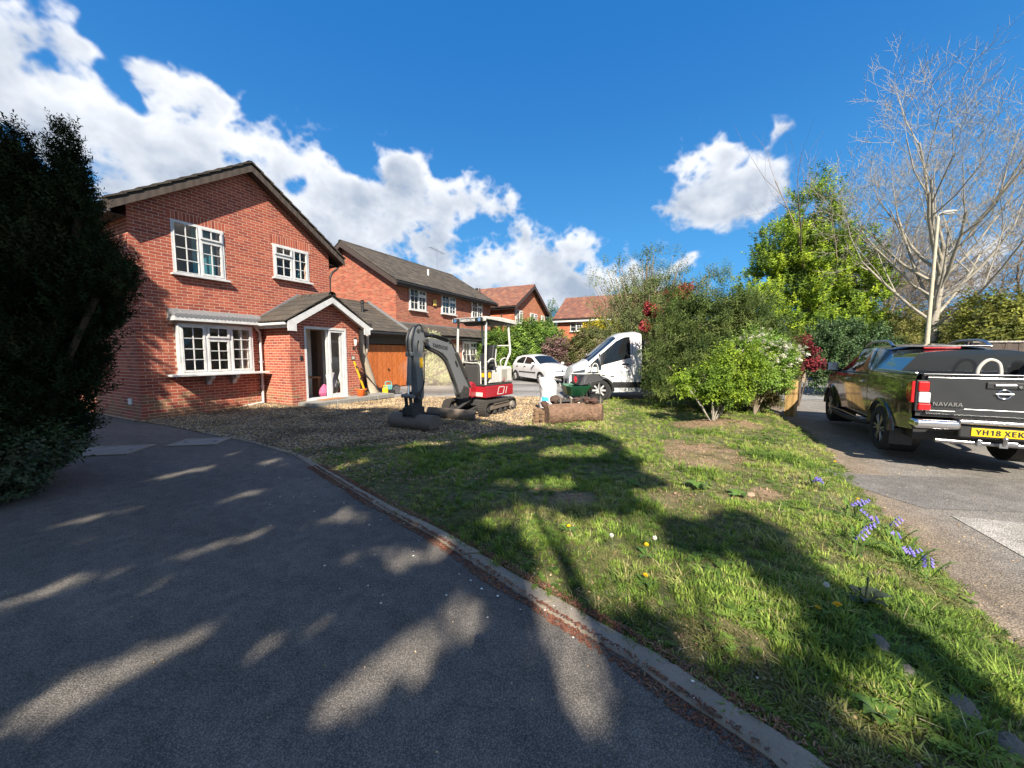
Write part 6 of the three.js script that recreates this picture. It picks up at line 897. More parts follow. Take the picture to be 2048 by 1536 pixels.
// limbs that fork; returns one geometry
function limbs(start, { levels = 5, len = 3, r = 0.2, forks = 3, angle = 0.6, shrink = 0.72, up = 0.15, sd = 1, wob = 0.15, minR = 0.004, trunkBend = 0.05, sides = [8, 6, 5, 4, 3, 3, 3], first } = {}) {
  seed(sd * 331); const b = new B();
  const grow = (p, d, l, rad, lv) => {
    const seg = lv < 2 ? 4 : 2, pts = [p.clone()]; let q = p.clone(), dir = d.clone();
    for (let i = 0; i < seg; i++) { dir.add(V(rr(-wob, wob), rr(-wob, wob) * 0.5 + up * (lv ? 1 : 0), rr(-wob, wob))).normalize(); q = q.clone().addScaledVector(dir, l / seg); pts.push(q); }
    const rings = pts.map((c, i) => { const t = (i === 0 ? pts[1].clone().sub(pts[0]) : c.clone().sub(pts[i - 1])).normalize(), sv = t.clone().cross(Math.abs(t.y) > 0.9 ? V(1, 0, 0) : V(0, 1, 0)).normalize(), uu = sv.clone().cross(t), R = mix(rad, rad * (lv ? 0.62 : 0.7), i / seg), K = sides[lv] ?? 3; return [...Array(K)].map((_, k) => { const a = k / K * 6.2832; const v = c.clone().addScaledVector(sv, Math.cos(a) * R).addScaledVector(uu, Math.sin(a) * R); return [v.x, v.y, v.z]; }); });
    ringsAll.push(rings);
    if (lv >= levels) return;
    const nf = lv === 0 && first ? first : forks + (rnd() < 0.4 ? 1 : 0);
    for (let i = 0; i < nf; i++) {
      const at = lv === 0 ? mix(0.4, 1, (i + 0.5) / nf) : mix(0.35, 1, (i + 0.8) / nf), f = at * seg, k = Math.min(seg - 1, Math.floor(f)), o = pts[k].clone().lerp(pts[k + 1], f - k), az = i * 2.4 + rr(-0.5, 0.5) + lv, an = angle * rr(0.65, 1.25) * (i === nf - 1 ? 0.35 : 1);
      const sv = dir.clone().cross(V(0.3, 1, 0.2)).normalize(), uu = sv.clone().cross(dir), nd = dir.clone().multiplyScalar(Math.cos(an)).addScaledVector(sv, Math.sin(an) * Math.cos(az)).addScaledVector(uu, Math.sin(an) * Math.sin(az)).normalize();
      grow(o, nd, l * shrink * rr(0.8, 1.15) * (lv === 0 ? 1.1 : 1), Math.max(minR, rad * mix(0.54, 0.32, rnd()) * (1 - 0.35 * at * (lv ? 0.4 : 0.6))), lv + 1);
    }
  };
  const ringsAll = []; grow(V(...start), V(rr(-trunkBend, trunkBend), 1, rr(-trunkBend, trunkBend)).normalize(), len, r, 0);
  const pos = [], trunk = []; ringsAll.forEach((rings, ix) => { const tgt = ix === 0 ? trunk : pos; for (let i = 0; i < rings.length - 1; i++) { const K = rings[0].length; for (let j = 0; j < K; j++) { const a = rings[i][j], c = rings[i][(j + 1) % K], d = rings[i + 1][(j + 1) % K], e = rings[i + 1][j]; tgt.push(...a, ...e, ...c, ...c, ...e, ...d); } } });
  const mk = (arr) => { let g = new THREE.BufferGeometry(); g.setAttribute('position', new THREE.Float32BufferAttribute(arr, 3)); g = mergeVertices(g, 1e-5); g.computeVertexNormals(); return boxUV(g.toNonIndexed()); };
  return { trunk: mk(trunk), branches: mk(pos), tips: ringsAll.filter((r) => r[0].length <= 3).map((r) => r[r.length - 1][0]) };
}
const stems = (base, tips, r, sd = 5) => { seed(sd); const b = new B(); for (const t of tips) b.tube([base, [mix(base[0], t[0], 0.4) + rr(-0.1, 0.1), mix(base[1], t[1], 0.5), mix(base[2], t[2], 0.4) + rr(-0.1, 0.1)], t], r * rr(0.6, 1.2), 5, 8); return b; };
M.barkPale = mat([0.47, 0.44, 0.38], { map: bk, roughness: 0.95, bumpMap: gb, bumpScale: 0.02 }); M.barkDark = mat([0.16, 0.12, 0.085], { map: bk, bumpMap: gb, bumpScale: 0.02, roughness: 0.95 }); M.barkGrey = mat([0.3, 0.25, 0.19], { map: bk, roughness: 0.95 });
const G = { narrow: sprig({ n: 9, len: 0.12, wid: 0.022, stem: 0.2, sd: 1, spread: 1 }), round: sprig({ n: 7, len: 0.055, wid: 0.036, stem: 0.15, sd: 2 }), tree: sprig({ n: 9, len: 0.13, wid: 0.075, stem: 0.34, sd: 3 }), big: sprig({ n: 7, len: 0.16, wid: 0.075, stem: 0.26, sd: 4 }), yew: sprig({ n: 13, len: 0.075, wid: 0.024, stem: 0.2, sd: 5, spread: 0.8 }), tiny: sprig({ n: 6, len: 0.045, wid: 0.025, stem: 0.2, sd: 6 }), shade: sprig({ n: 7, len: 0.11, wid: 0.07, stem: 0.12, sd: 8 }), acer: sprig({ n: 6, len: 0.085, wid: 0.05, stem: 0.12, sd: 7, droop: 0.5 }) };
const P = (r, g, b) => [r, g, b];
function bush(name, label, category, pos, lobes, count, geo, pal, o = {}) {
  const t = thing(name, label, category, [pos[0], o.y0 ?? hgt(pos[0], pos[2]), pos[2]], 0, o.group), rel = lobes.map((l) => [l[0] - pos[0], l[1], l[2] - pos[2], l[3], l[4], l[5]]);
  seed((o.sd ?? 1) * 71); const tips = []; for (let i = 0; i < (o.stems ?? 9); i++) { const l = rel[i % rel.length]; tips.push([l[0] + rr(-0.5, 0.5) * l[3], l[1] + rr(-0.2, 0.6) * l[4], l[2] + rr(-0.5, 0.5) * l[5]]); }
  part(t, 'stem', stems([0, -0.05, 0], tips, o.stemR ?? 0.02, o.sd ?? 3), o.stemMat ?? M.barkGrey);
  foliage(t, 'foliage', rel, count, geo, pal, o); return t;
}
// conifer at the left
{
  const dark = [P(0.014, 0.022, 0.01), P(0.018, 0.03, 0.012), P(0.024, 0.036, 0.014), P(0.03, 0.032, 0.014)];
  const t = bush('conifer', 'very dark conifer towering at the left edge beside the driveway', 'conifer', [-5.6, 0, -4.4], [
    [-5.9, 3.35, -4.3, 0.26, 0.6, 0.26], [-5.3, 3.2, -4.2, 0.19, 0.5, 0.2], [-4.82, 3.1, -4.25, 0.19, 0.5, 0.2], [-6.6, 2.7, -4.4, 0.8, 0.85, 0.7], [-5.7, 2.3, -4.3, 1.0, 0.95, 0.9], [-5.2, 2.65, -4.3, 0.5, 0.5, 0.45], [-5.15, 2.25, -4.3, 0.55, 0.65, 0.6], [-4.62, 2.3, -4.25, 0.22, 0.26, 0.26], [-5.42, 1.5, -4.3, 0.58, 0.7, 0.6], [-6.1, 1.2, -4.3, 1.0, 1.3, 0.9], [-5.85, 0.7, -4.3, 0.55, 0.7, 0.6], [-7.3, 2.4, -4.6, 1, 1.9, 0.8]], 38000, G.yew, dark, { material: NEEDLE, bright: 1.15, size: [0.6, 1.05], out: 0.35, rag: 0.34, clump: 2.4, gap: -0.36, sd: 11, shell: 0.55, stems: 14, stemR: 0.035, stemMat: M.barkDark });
  seed(5); const tops = []; for (const [x, z, y0, h] of [[-5.9, -4.3, 3.6, 0.5], [-5.72, -4.25, 3.45, 0.35], [-5.32, -4.2, 3.4, 0.38], [-5.2, -4.25, 3.2, 0.3], [-4.82, -4.25, 3.4, 0.42], [-4.7, -4.2, 3.05, 0.3], [-4.28, -4.2, 2.25, 0.2], [-4.5, -4.2, 2.5, 0.25]]) tops.push([x + 5.6, y0 + h / 2, z + 4.4, 0.13, h, 0.13]);
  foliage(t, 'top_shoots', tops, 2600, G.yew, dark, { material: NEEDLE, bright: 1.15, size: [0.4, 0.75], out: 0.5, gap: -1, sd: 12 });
  bush('low_shrub', 'low dark leafy shrub at the foot of the conifer', 'shrub', [-5.5, 0, -3.9], [[-5.5, 0.4, -3.85, 0.6, 0.5, 0.55], [-5.3, 0.3, -4.1, 0.35, 0.35, 0.4], [-6.0, 0.5, -3.8, 0.6, 0.55, 0.5]], 3000, G.round, [P(0.03, 0.045, 0.02), P(0.045, 0.05, 0.025), P(0.04, 0.06, 0.022)], { material: LEAF_GLOSS, sd: 13, floor: 0.02 });
}
// between lawn and road
{
  const olive = [P(0.045, 0.078, 0.016), P(0.07, 0.108, 0.022), P(0.1, 0.145, 0.03), P(0.14, 0.175, 0.045)];
  const bb = bush('big_bush', 'large dark olive bush with narrow leaves in front of the van bed', 'bush', [5.4, 0, -10], [[4.55, 1.35, -9.9, 1.1, 1.2, 1.0], [5.5, 1.9, -10.1, 1.35, 1.45, 1.1], [6.5, 1.5, -10.2, 1.05, 1.25, 1.0], [4.05, 0.85, -9.8, 0.6, 0.75, 0.7], [5.0, 2.55, -10.2, 0.95, 0.75, 0.8], [6.1, 2.5, -10.3, 0.7, 0.6, 0.7], [5.3, 0.8, -9.7, 1.2, 0.8, 0.8], [7.0, 2.0, -10.4, 0.6, 0.6, 0.6]], 8800, G.narrow, olive, { sd: 21, out: 0.7, clump: 2.1, gap: -0.1, shell: 0.5, size: [0.6, 1.25], stems: 22, bright: 1.2, floor: 0.15 });
  seed(23); const wands = []; for (let i = 0; i < 26; i++) { const x = rr(-1.6, 1.6); wands.push([x, 3.0 + rr(-0.3, 0.5) - Math.abs(x) * 0.35, rr(-0.5, 0.4), 0.07, 0.35, 0.07]); } foliage(bb, 'top_shoots', wands, 420, G.narrow, olive, { sd: 22, out: 0.1, gap: -1, size: [0.6, 1] });
  bush('bright_bush', 'bright yellow green bush on thin stems at the edge of the lawn', 'bush', [4.0, 0, -7.4], [[4.0, 0.8, -7.45, 0.5, 0.32, 0.42], [4.5, 0.98, -7.6, 0.52, 0.38, 0.46], [3.55, 0.72, -7.4, 0.38, 0.2, 0.3], [4.7, 1.32, -7.8, 0.4, 0.26, 0.4], [4.2, 0.48, -7.4, 0.45, 0.2, 0.36], [5.0, 1.05, -7.9, 0.36, 0.34, 0.36]], 2700, G.round, [P(0.11, 0.18, 0.016), P(0.17, 0.25, 0.02), P(0.23, 0.31, 0.025), P(0.085, 0.14, 0.018)], { sd: 31, gap: 0, clump: 3.2, out: 0.6, size: [0.6, 1.3], rag: 0.6, bright: 1.4, stems: 18, stemR: 0.013, stemMat: M.barkPale, floor: 0.2 });
  const vb = bush('white_flowered_bush', 'light green bush covered in white flower heads right of the bright bush', 'bush', [5.8, 0, -8.9], [[5.75, 1.55, -8.8, 0.6, 0.42, 0.5], [6.3, 1.35, -9.0, 0.55, 0.4, 0.45], [5.5, 1.15, -8.7, 0.55, 0.5, 0.45], [6.1, 0.9, -8.9, 0.6, 0.45, 0.5]], 2300, G.round, [P(0.1, 0.17, 0.03), P(0.15, 0.23, 0.04), P(0.19, 0.27, 0.05)], { sd: 41, gap: -0.1, clump: 3, floor: 0.25 });
  foliage(vb, 'blossom', [[-0.05, 1.6, 0.2, 0.6, 0.4, 0.45], [0.5, 1.4, 0.0, 0.55, 0.35, 0.45], [-0.3, 1.2, 0.3, 0.4, 0.3, 0.3]], 620, sprig({ n: 10, len: 0.03, wid: 0.03, stem: 0.02, sd: 9 }), [P(0.6, 0.6, 0.45), P(0.66, 0.64, 0.55)], { sd: 42, shell: 0.15, gap: -0.1, clump: 4, out: 0.2, bright: 1, size: [1, 1.7] });
  bush('dry_shrub', 'brownish twiggy shrub low beside the wooden bollard', 'shrub', [6.2, 0, -9.4], [[6.15, 0.75, -9.3, 0.6, 0.4, 0.5], [6.5, 0.6, -9.5, 0.4, 0.4, 0.4], [5.7, 0.6, -9.2, 0.5, 0.35, 0.4]], 1500, G.narrow, [P(0.1, 0.08, 0.035), P(0.14, 0.11, 0.05), P(0.08, 0.08, 0.03)], { sd: 51, size: [0.5, 0.9], stems: 26, stemR: 0.01, gap: -0.05, y0: -0.08 });
  bush('red_acer', 'dark red leaved small tree hanging over the verge beside the pickup bonnet', 'acer', [8.7, 0, -11.3], [[8.55, 1.65, -11.1, 0.34, 0.24, 0.3], [8.15, 1.3, -11.0, 0.3, 0.2, 0.25], [8.9, 1.3, -11.1, 0.3, 0.22, 0.25], [7.8, 1.2, -11, 0.25, 0.14, 0.2], [8.7, 1.9, -11.3, 0.2, 0.2, 0.2], [8.35, 1.0, -11, 0.16, 0.16, 0.16]], 620, G.acer, [P(0.2, 0.02, 0.03), P(0.28, 0.035, 0.045), P(0.13, 0.018, 0.025)], { bright: 0.9, sd: 61, gap: -0.02, clump: 4, stemMat: M.barkDark, stemR: 0.02 });
  bush('red_acer', 'red leaves of a small tree showing at the top left of the big olive bush', 'acer', [4.3, 0, -11.0], [[3.95, 2.65, -10.7, 0.18, 0.2, 0.2], [4.6, 3.1, -10.9, 0.3, 0.16, 0.2], [3.75, 2.2, -10.7, 0.14, 0.14, 0.14], [5.0, 3.25, -11, 0.2, 0.12, 0.2]], 230, G.acer, [P(0.24, 0.03, 0.04), P(0.3, 0.05, 0.05), P(0.16, 0.03, 0.03)], { sd: 62, gap: -0.02, clump: 4, stemMat: M.barkDark });
  // tall twiggy shrub behind the van
  const tw = thing('twiggy_shrub', 'tall sparse twiggy shrub behind the white van cab', 'shrub', [5.4, 0, -15.3]); seed(66); const wand = [], leaves = [];
  for (let i = 0; i < 150; i++) { const a = rr(0, 6.28), s = Math.pow(rnd(), 0.7) * 2.6, h = rr(3.0, 6.0) - s * 0.55, p = [Math.cos(a) * s + (rnd() < 0.3 ? 0.4 : 0), h, Math.sin(a) * s * 0.6]; wand.push(p); for (let k = 0; k < 3; k++) { const t = mix(0.6, 1.02, k / 2); leaves.push([p[0] * t * t + rr(-0.1, 0.1), p[1] * t, p[2] * t, 0.12, 0.16, 0.12]); } }
  part(tw, 'stem', stems([0, 0, 0], wand, 0.014, 67), M.barkGrey); foliage(tw, 'foliage', leaves.concat([[-0.4, 2.6, 0.4, 2.0, 1.2, 1], [0.5, 3.3, 0.2, 1.8, 1, 1], [0.2, 4.1, 0, 1.5, 0.9, 0.9]]), 9500, G.tiny, [P(0.07, 0.095, 0.03), P(0.1, 0.125, 0.04), P(0.13, 0.155, 0.06)], { sd: 68, gap: -0.25, size: [1.1, 1.9], rag: 0.6 });
}
// by the house, behind the cars
{
  bush('variegated_shrub', 'pale variegated shrub growing in front of the neighbouring garage', 'shrub', [W(11, 0.1)[0], 0, W(11, 0.1)[2]], [[W(10.6, 0.2)[0], 0.9, W(10.6, 0.2)[2], 0.75, 0.85, 0.6], [W(11.4, 0.0)[0], 0.75, W(11.4, 0.0)[2], 0.85, 0.75, 0.6], [W(11, 0)[0], 1.6, W(11, 0)[2], 0.55, 0.5, 0.5], [W(10.4, 0)[0], 2.05, W(10.4, 0)[2], 0.3, 0.4, 0.3]], 3200, G.round, [P(0.26, 0.3, 0.12), P(0.34, 0.36, 0.17), P(0.18, 0.25, 0.08), P(0.42, 0.42, 0.26)], { sd: 71, size: [1, 1.6] });
  const hedge = (name, label, pos, lobes, n, pal, sd, geo = G.big, o = {}) => bush(name, label, 'shrub', pos, lobes, n, geo, pal, { sd, gap: -0.2, shell: 0.4, floor: 0.05, ...o });
  hedge('green_shrub', 'broad mid green shrub in front of the gabled house', [1.0, 0, -23.6], [[-0.6, 1.7, -23.8, 1.2, 1.7, 1], [0.8, 1.9, -23.6, 1.3, 1.6, 1], [2.2, 1.6, -23.6, 1.2, 1.6, 1], [1.6, 2.6, -24, 1.2, 0.8, 0.8], [-1.6, 1.3, -23.5, 0.8, 1.4, 0.8]], 5200, [P(0.07, 0.13, 0.02), P(0.11, 0.18, 0.03), P(0.15, 0.22, 0.04), P(0.05, 0.09, 0.02)], 81);
  hedge('purple_shrub', 'small purple brown shrub behind the white hatchback', [2.9, 0, -22.6], [[2.7, 1.5, -22.5, 0.8, 0.9, 0.6], [3.2, 1.1, -22.4, 0.7, 0.9, 0.6]], 1200, [P(0.12, 0.07, 0.065), P(0.16, 0.1, 0.09), P(0.1, 0.08, 0.05)], 82);
  hedge('olive_shrub', 'dense olive shrub between the hatchback and the van nose', [4.8, 0, -22.4], [[4.2, 1.2, -22.4, 1.2, 1.3, 0.9], [5.4, 1.4, -22.3, 1.2, 1.4, 0.9], [4.8, 2.2, -22.6, 1.0, 0.7, 0.8], [6.4, 1.0, -22.2, 0.9, 1.1, 0.8]], 4200, [P(0.06, 0.075, 0.02), P(0.09, 0.1, 0.03), P(0.13, 0.13, 0.05), P(0.15, 0.12, 0.07)], 83);
  hedge('yellow_shrub', 'golden yellow green shrub below the red roofed house', [6.2, 0, -23.6], [[5.6, 2.3, -23.6, 1.3, 1.2, 1], [7.0, 2.4, -23.6, 1.4, 1.2, 1], [6.2, 1.4, -23.4, 1.6, 1.3, 1]], 4200, [P(0.26, 0.24, 0.018), P(0.36, 0.3, 0.02), P(0.18, 0.19, 0.02)], 84);
  hedge('dark_hedge', 'dark hedge running behind the van and the olive bush', [10.5, 0, -21], [[8.6, 1.5, -22, 1.3, 1.6, 0.9], [10.2, 1.6, -21.5, 1.3, 1.7, 0.9], [12.2, 1.7, -20.8, 1.3, 1.7, 0.9]], 3600, [P(0.04, 0.06, 0.02), P(0.06, 0.085, 0.025), P(0.09, 0.1, 0.03)], 85);
  hedge('laurel_bush', 'glossy dark evergreen bush above the pickup bonnet', [12.2, 0, -13.6], [[11.5, 1.3, -13.6, 0.9, 1.2, 0.8], [12.6, 1.6, -13.8, 1.0, 1.3, 0.8], [11.9, 2.2, -14, 0.9, 0.7, 0.7], [13.4, 1.2, -13.8, 0.9, 1.2, 0.8]], 3600, [P(0.025, 0.05, 0.018), P(0.04, 0.075, 0.025), P(0.06, 0.1, 0.035)], 86, G.round, { material: LEAF_GLOSS, size: [1.3, 2], y0: -0.12 });
  hedge('golden_hedge', 'yellow green hedge above the timber fence at the right edge', [21.5, 0, -15.2], [[19.6, 2.1, -15.5, 1.3, 1.8, 1], [21.4, 2.3, -15.2, 1.5, 1.9, 1], [23.4, 2.3, -14.8, 1.5, 1.9, 1], [25.5, 2.4, -14.4, 1.5, 2, 1]], 5200, [P(0.1, 0.11, 0.02), P(0.15, 0.16, 0.025), P(0.07, 0.085, 0.02)], 87);
}
// trees
function tree(name, label, pos, { lobes, n, geo = G.tree, pal, trunk = {}, bark = M.barkDark, sd = 1, fol = {}, cat = 'tree', group }) {
  const t = thing(name, label, cat, pos, 0, group), k = limbs([0, -0.1, 0], { sd, ...trunk });
  part(t, 'trunk', k.trunk, bark); part(t, 'branches', k.branches, bark); if (trunk.scale) t.scale.setScalar(trunk.scale);
  if (lobes) foliage(t, 'crown', lobes, n, geo, pal, { sd, gap: -0.1, clump: 0.9, shell: 0.5, ...fol });
  return t;
}
tree('green_tree', 'bright spring green tree between the olive bush and the bare tree', [15.6, -0.05, -20.2], { sd: 3, lobes: [[0.2, 8.8, 0, 1.3, 2.0, 1.3], [-0.8, 7.0, 0, 1.9, 1.7, 1.8], [1.0, 6.6, 0.2, 1.9, 1.9, 1.8], [-2.0, 5.2, 0, 1.6, 1.7, 1.6], [2.2, 4.9, 0.2, 1.7, 1.8, 1.6], [0, 4.6, 0.6, 2.6, 1.8, 1.8], [-2.6, 3.6, 0, 1.2, 1.2, 1.2], [2.8, 3.4, 0, 1.4, 1.3, 1.3], [0.2, 2.8, 0.4, 2.6, 1.3, 1.5]], n: 11500, pal: [P(0.055, 0.095, 0.014), P(0.11, 0.17, 0.016), P(0.17, 0.24, 0.018), P(0.23, 0.29, 0.02)], trunk: { len: 4.5, r: 0.2, levels: 4, up: 0.08, forks: 3 }, bark: M.barkGrey, fol: { clump: 0.85, gap: -0.02, rag: 0.5, size: [0.6, 1.25] } });
{
  const bt = tree('bare_tree', 'tall leafless tree with pale branches and ivy round its trunk', [19.5, -0.1, -17.6], { sd: 14, trunk: { len: 9.5, r: 0.26, levels: 6, forks: 3, angle: 0.86, shrink: 0.6, up: 0.12, first: 19, minR: 0.009, wob: 0.13, trunkBend: 0.02, scale: 0.69 }, bark: M.barkPale });
  const iv = [...Array(9)].map((_, i) => [rr(-0.15, 0.15), 0.4 + i * 0.46, 0.1, 0.62 - i * 0.03, 0.45, 0.5]); foliage(bt, 'ivy', iv.concat([[0.6, 1.0, 0.3, 0.8, 1.0, 0.6]]), 2600, G.round, [P(0.03, 0.06, 0.018), P(0.05, 0.09, 0.025), P(0.075, 0.12, 0.035)], { material: LEAF_GLOSS, size: [1.1, 1.8], sd: 15, gap: -0.25 });
}
const bareGroup = 'bare trees behind the parked pickup';
[[26, -27, 17, 'leafless grey tree standing far behind the tall bare tree'], [33, -25, 18, 'leafless grey tree furthest right behind the golden hedge'], [30, -33, 20, 'most distant leafless tree between the other bare trees']].forEach(([x, z, sd, lb]) => tree('bare_tree', lb, [x, 0, z], { sd, trunk: { len: 4.2, r: 0.2, levels: 5, forks: 4, angle: 0.75, shrink: 0.72, up: 0.07, first: 6, minR: 0.012 }, bark: M.barkGrey }));
for (const [x, z, h, sd, lb, pal] of [[22.5, -22.5, 3.6, 24, 'olive green small tree left of the lamp post', [P(0.08, 0.09, 0.02), P(0.12, 0.125, 0.03), P(0.16, 0.15, 0.045)]], [18.6, -21.5, 2.6, 25, 'low olive tree under the right side of the green tree', [P(0.07, 0.085, 0.02), P(0.1, 0.115, 0.03), P(0.13, 0.14, 0.04)]], [30, -21, 3.4, 26, 'broad olive tree at far right behind the golden hedge', [P(0.08, 0.09, 0.025), P(0.12, 0.12, 0.035), P(0.15, 0.14, 0.05)]]]) tree('olive_tree', lb, [x, -0.05, z], { sd, lobes: [[0, h * 0.7, 0, h * 0.55, h * 0.5, h * 0.5], [-h * 0.4, h * 0.5, 0.3, h * 0.4, h * 0.45, h * 0.4], [h * 0.4, h * 0.5, 0.2, h * 0.45, h * 0.45, h * 0.4], [0, h * 0.3, 0.4, h * 0.6, h * 0.3, h * 0.4]], n: 3800, geo: G.big, pal, trunk: { len: h * 0.4, r: 0.12, levels: 3 }, bark: M.barkDark, fol: { gap: -0.12 } });
for (const [x, z, h, sd, lb] of [[3.9, -46, 7.5, 31, 'distant green tree just right of the gabled house'], [5.2, -50, 8.2, 32, 'distant tree in the gap left of the red roofed house'], [2.2, -48, 6.2, 33, 'distant low tree behind the gabled house']]) tree('distant_tree', lb, [x, -0.2, z], { sd, lobes: [[0, h * 0.62, 0, h * 0.22, h * 0.38, h * 0.22], [0.6, h * 0.4, 0, h * 0.28, h * 0.3, h * 0.28], [-0.7, h * 0.35, 0, h * 0.26, h * 0.3, h * 0.26]], n: 900, geo: G.tree, pal: [P(0.05, 0.09, 0.03), P(0.08, 0.12, 0.04)], trunk: { len: h * 0.45, r: 0.16, levels: 3 }, fol: { size: [1.4, 2.4] } });
{ // woods closing the view far off
  seed(91); const l = []; for (let i = 0; i < 84; i++) { const a = rr(-1.9, 1.5), d = rr(62, 90); l.push([Math.sin(a) * d, rr(1.5, 3.6), -Math.cos(a) * d, rr(4, 6.5), rr(2.4, 4), 3]); }
  const w = new THREE.Group(); w.name = 'far_woods'; tag(w, 'far line of trees closing the view beyond the houses', 'woods', null, 'stuff'); scene.add(w);
  foliage(w, 'woods_foliage', l, 19000, G.big, [P(0.05, 0.07, 0.03), P(0.08, 0.095, 0.04), P(0.11, 0.1, 0.06)], { sd: 92, size: [3, 6], gap: -0.2, clump: 0.2 });
}
// trees behind the viewer: they throw the dappled shade over the drive and the grass
{
  // places on the ground that the sun reaches between the leaves: [x, z, half width, half length, turn]
  const lit = [[-1.95, -1.6, 0.42, 0.12, 0.9], [-1.2, -1.85, 0.3, 0.06, 0.75], [-0.62, -1.62, 0.42, 0.12, 0.85], [-0.35, -1.85, 0.2, 0.06, 0.9], [0.3, -1.75, 0.16, 0.5, 0], [0.45, -2.35, 0.3, 0.14, 0.3], [-2.34, -2.9, 0.3, 0.05, 0.8], [-1.1, -2.7, 0.2, 0.06, 0.7], [-0.75, -2.55, 0.12, 0.05, 0.6], [-0.6, -2.85, 0.1, 0.05, 0.6], [-3.1, -2.2, 0.4, 0.05, 0.85], [-1.7, -3.3, 0.22, 0.05, 0.75], [-2.9, -3.9, 0.25, 0.05, 0.8], [-0.3, -2.0, 0.12, 0.2, 0.2], [0.7, -2.95, 0.55, 0.26, 0.4], [1.0, -2.35, 0.55, 0.25, 0.3], [0.1, -3.3, 0.3, 0.2, 0.4], [0.4, -4.1, 0.35, 0.2, 0.3], [0.9, -5.5, 0.5, 0.3, 0.3], [1.6, -1.5, 0.3, 0.1, 0.6], [1.25, -1.9, 0.4, 0.15, 0.5], [1.55, -3.6, 0.3, 0.35, 0.2], [-4.3, -4.6, 0.3, 0.06, 0.8], [-2.2, -4.9, 0.25, 0.08, 0.7], [-3.5, -5.2, 0.2, 0.06, 0.7], [-1.4, -5.9, 0.4, 0.12, 0.5], [-0.2, -6.2, 0.5, 0.2, 0.3]];
  seed(39); for (let i = 0; i < 150; i++) lit.push([rr(-4.6, 0.0), rr(-1.9, -6.2), rr(-0.03, 0.1), rr(-0.08, -0.02), rr(0.5, 0.85)]);
  const kx = LIGHT.x / LIGHT.y, kz = LIGHT.z / LIGHT.y;
  const onGround = (x, y, z) => [x - kx * y, z - kz * y];
  const keep = (ox, oz, edge) => (x, y, z) => { const [a, b] = onGround(x + ox, y, z + oz); for (const [lx, lz, w, l, t] of lit) { const dx = a - lx, dz = b - lz, c = Math.cos(t), s = Math.sin(t), p = dx * c - dz * s, q = dx * s + dz * c; if ((p / (w + 0.14)) ** 2 + (q / (l + 0.13)) ** 2 < 1) return false; } return !edge || edge(a, b); };
  const pal = [P(0.05, 0.09, 0.02), P(0.08, 0.13, 0.03)];
  const rightEdge = (a, b) => a < interp([[2, 2.3], [-1.5, 2.1], [-2.4, 2.0], [-3.1, 2.15], [-3.8, 1.75], [-4.6, 1.5], [-5.2, 1.75], [-6.6, 1.75], [-7.1, 0.7], [-8.2, -0.3], [-9.2, -1.6], [-10, -2.6], [-12, -5]], b) + 0.25 * n3(a * 1.5, b * 1.5, 4) && b > (a < -8.25 ? -13 : a < -7.4 ? -8.8 : -10.1) - 0.3 * n3(a, b, 2);
  const mk = (name, label, pos, lobes, n, sd, trunk, edge = rightEdge) => tree(name, label, pos, { sd, lobes, n, geo: G.shade, pal, trunk, fol: { size: [0.9, 1.4], clump: 0.8, gap: -0.3, shell: 0.7, keep: keep(pos[0], pos[2], edge) } });
  mk('shade_tree', 'large leafy tree behind the viewer at left, shading the driveway', [-5, 0, 5.2], [[0, 8.6, -0.5, 3.6, 3.0, 2.6], [-2.4, 7.4, 0, 2.6, 2.8, 2.4], [2.6, 7.6, -0.3, 2.8, 2.8, 2.4], [0.5, 5.6, 0, 3.8, 1.7, 2.4], [1, 10.4, -0.4, 2.6, 1.6, 2]], 30000, 41, { len: 4.5, r: 0.3, levels: 3 });
  mk('shade_tree', 'large leafy tree behind the viewer, shading the near grass', [0.6, 0, 6.8], [[0, 7.6, -0.5, 2.8, 2.6, 2.4], [-2, 8.6, 0, 2.4, 2.2, 2.2], [0.4, 5.8, 0, 2.6, 1.6, 2.2], [-0.6, 9.8, -0.5, 2.2, 1.6, 2], [-1.6, 6.2, 0, 2.2, 1.5, 2]], 22000, 42, { len: 4.2, r: 0.26, levels: 3 });
  mk('added_shade_evergreen', 'unseen columnar evergreen added left of the driveway to shade the corner of the house', [-9.4, 0, -2.6], [[0, 2, 0, 1.4, 2.2, 1.3], [0, 4.5, 0, 1.4, 2.6, 1.2], [0, 7.2, 0, 1.4, 1.7, 1.2]], 16000, 43, { len: 5, r: 0.16, levels: 3 }, (a, b) => a < -8.22 + 0.05 * n3(a * 3, b * 2, 1) - Math.max(0, -b - 11.5) * 0.12);  // added out of view, clipped to shape the shade on the house front
}
const lush = (x, z) => clamp(0.64 + 1.3 * fbm(x * 0.9 + 3, z * 0.9, 7, 3) - 1.35 * soilAt(x, z) - (z < -3.2 ? 0.45 * ss(1.3, 0, x - lawnL(z)) : 0) - 0.35 * ss(-4.4, -7, z) * ss(1.2, -1, x - 0.25 * (z + 6)));
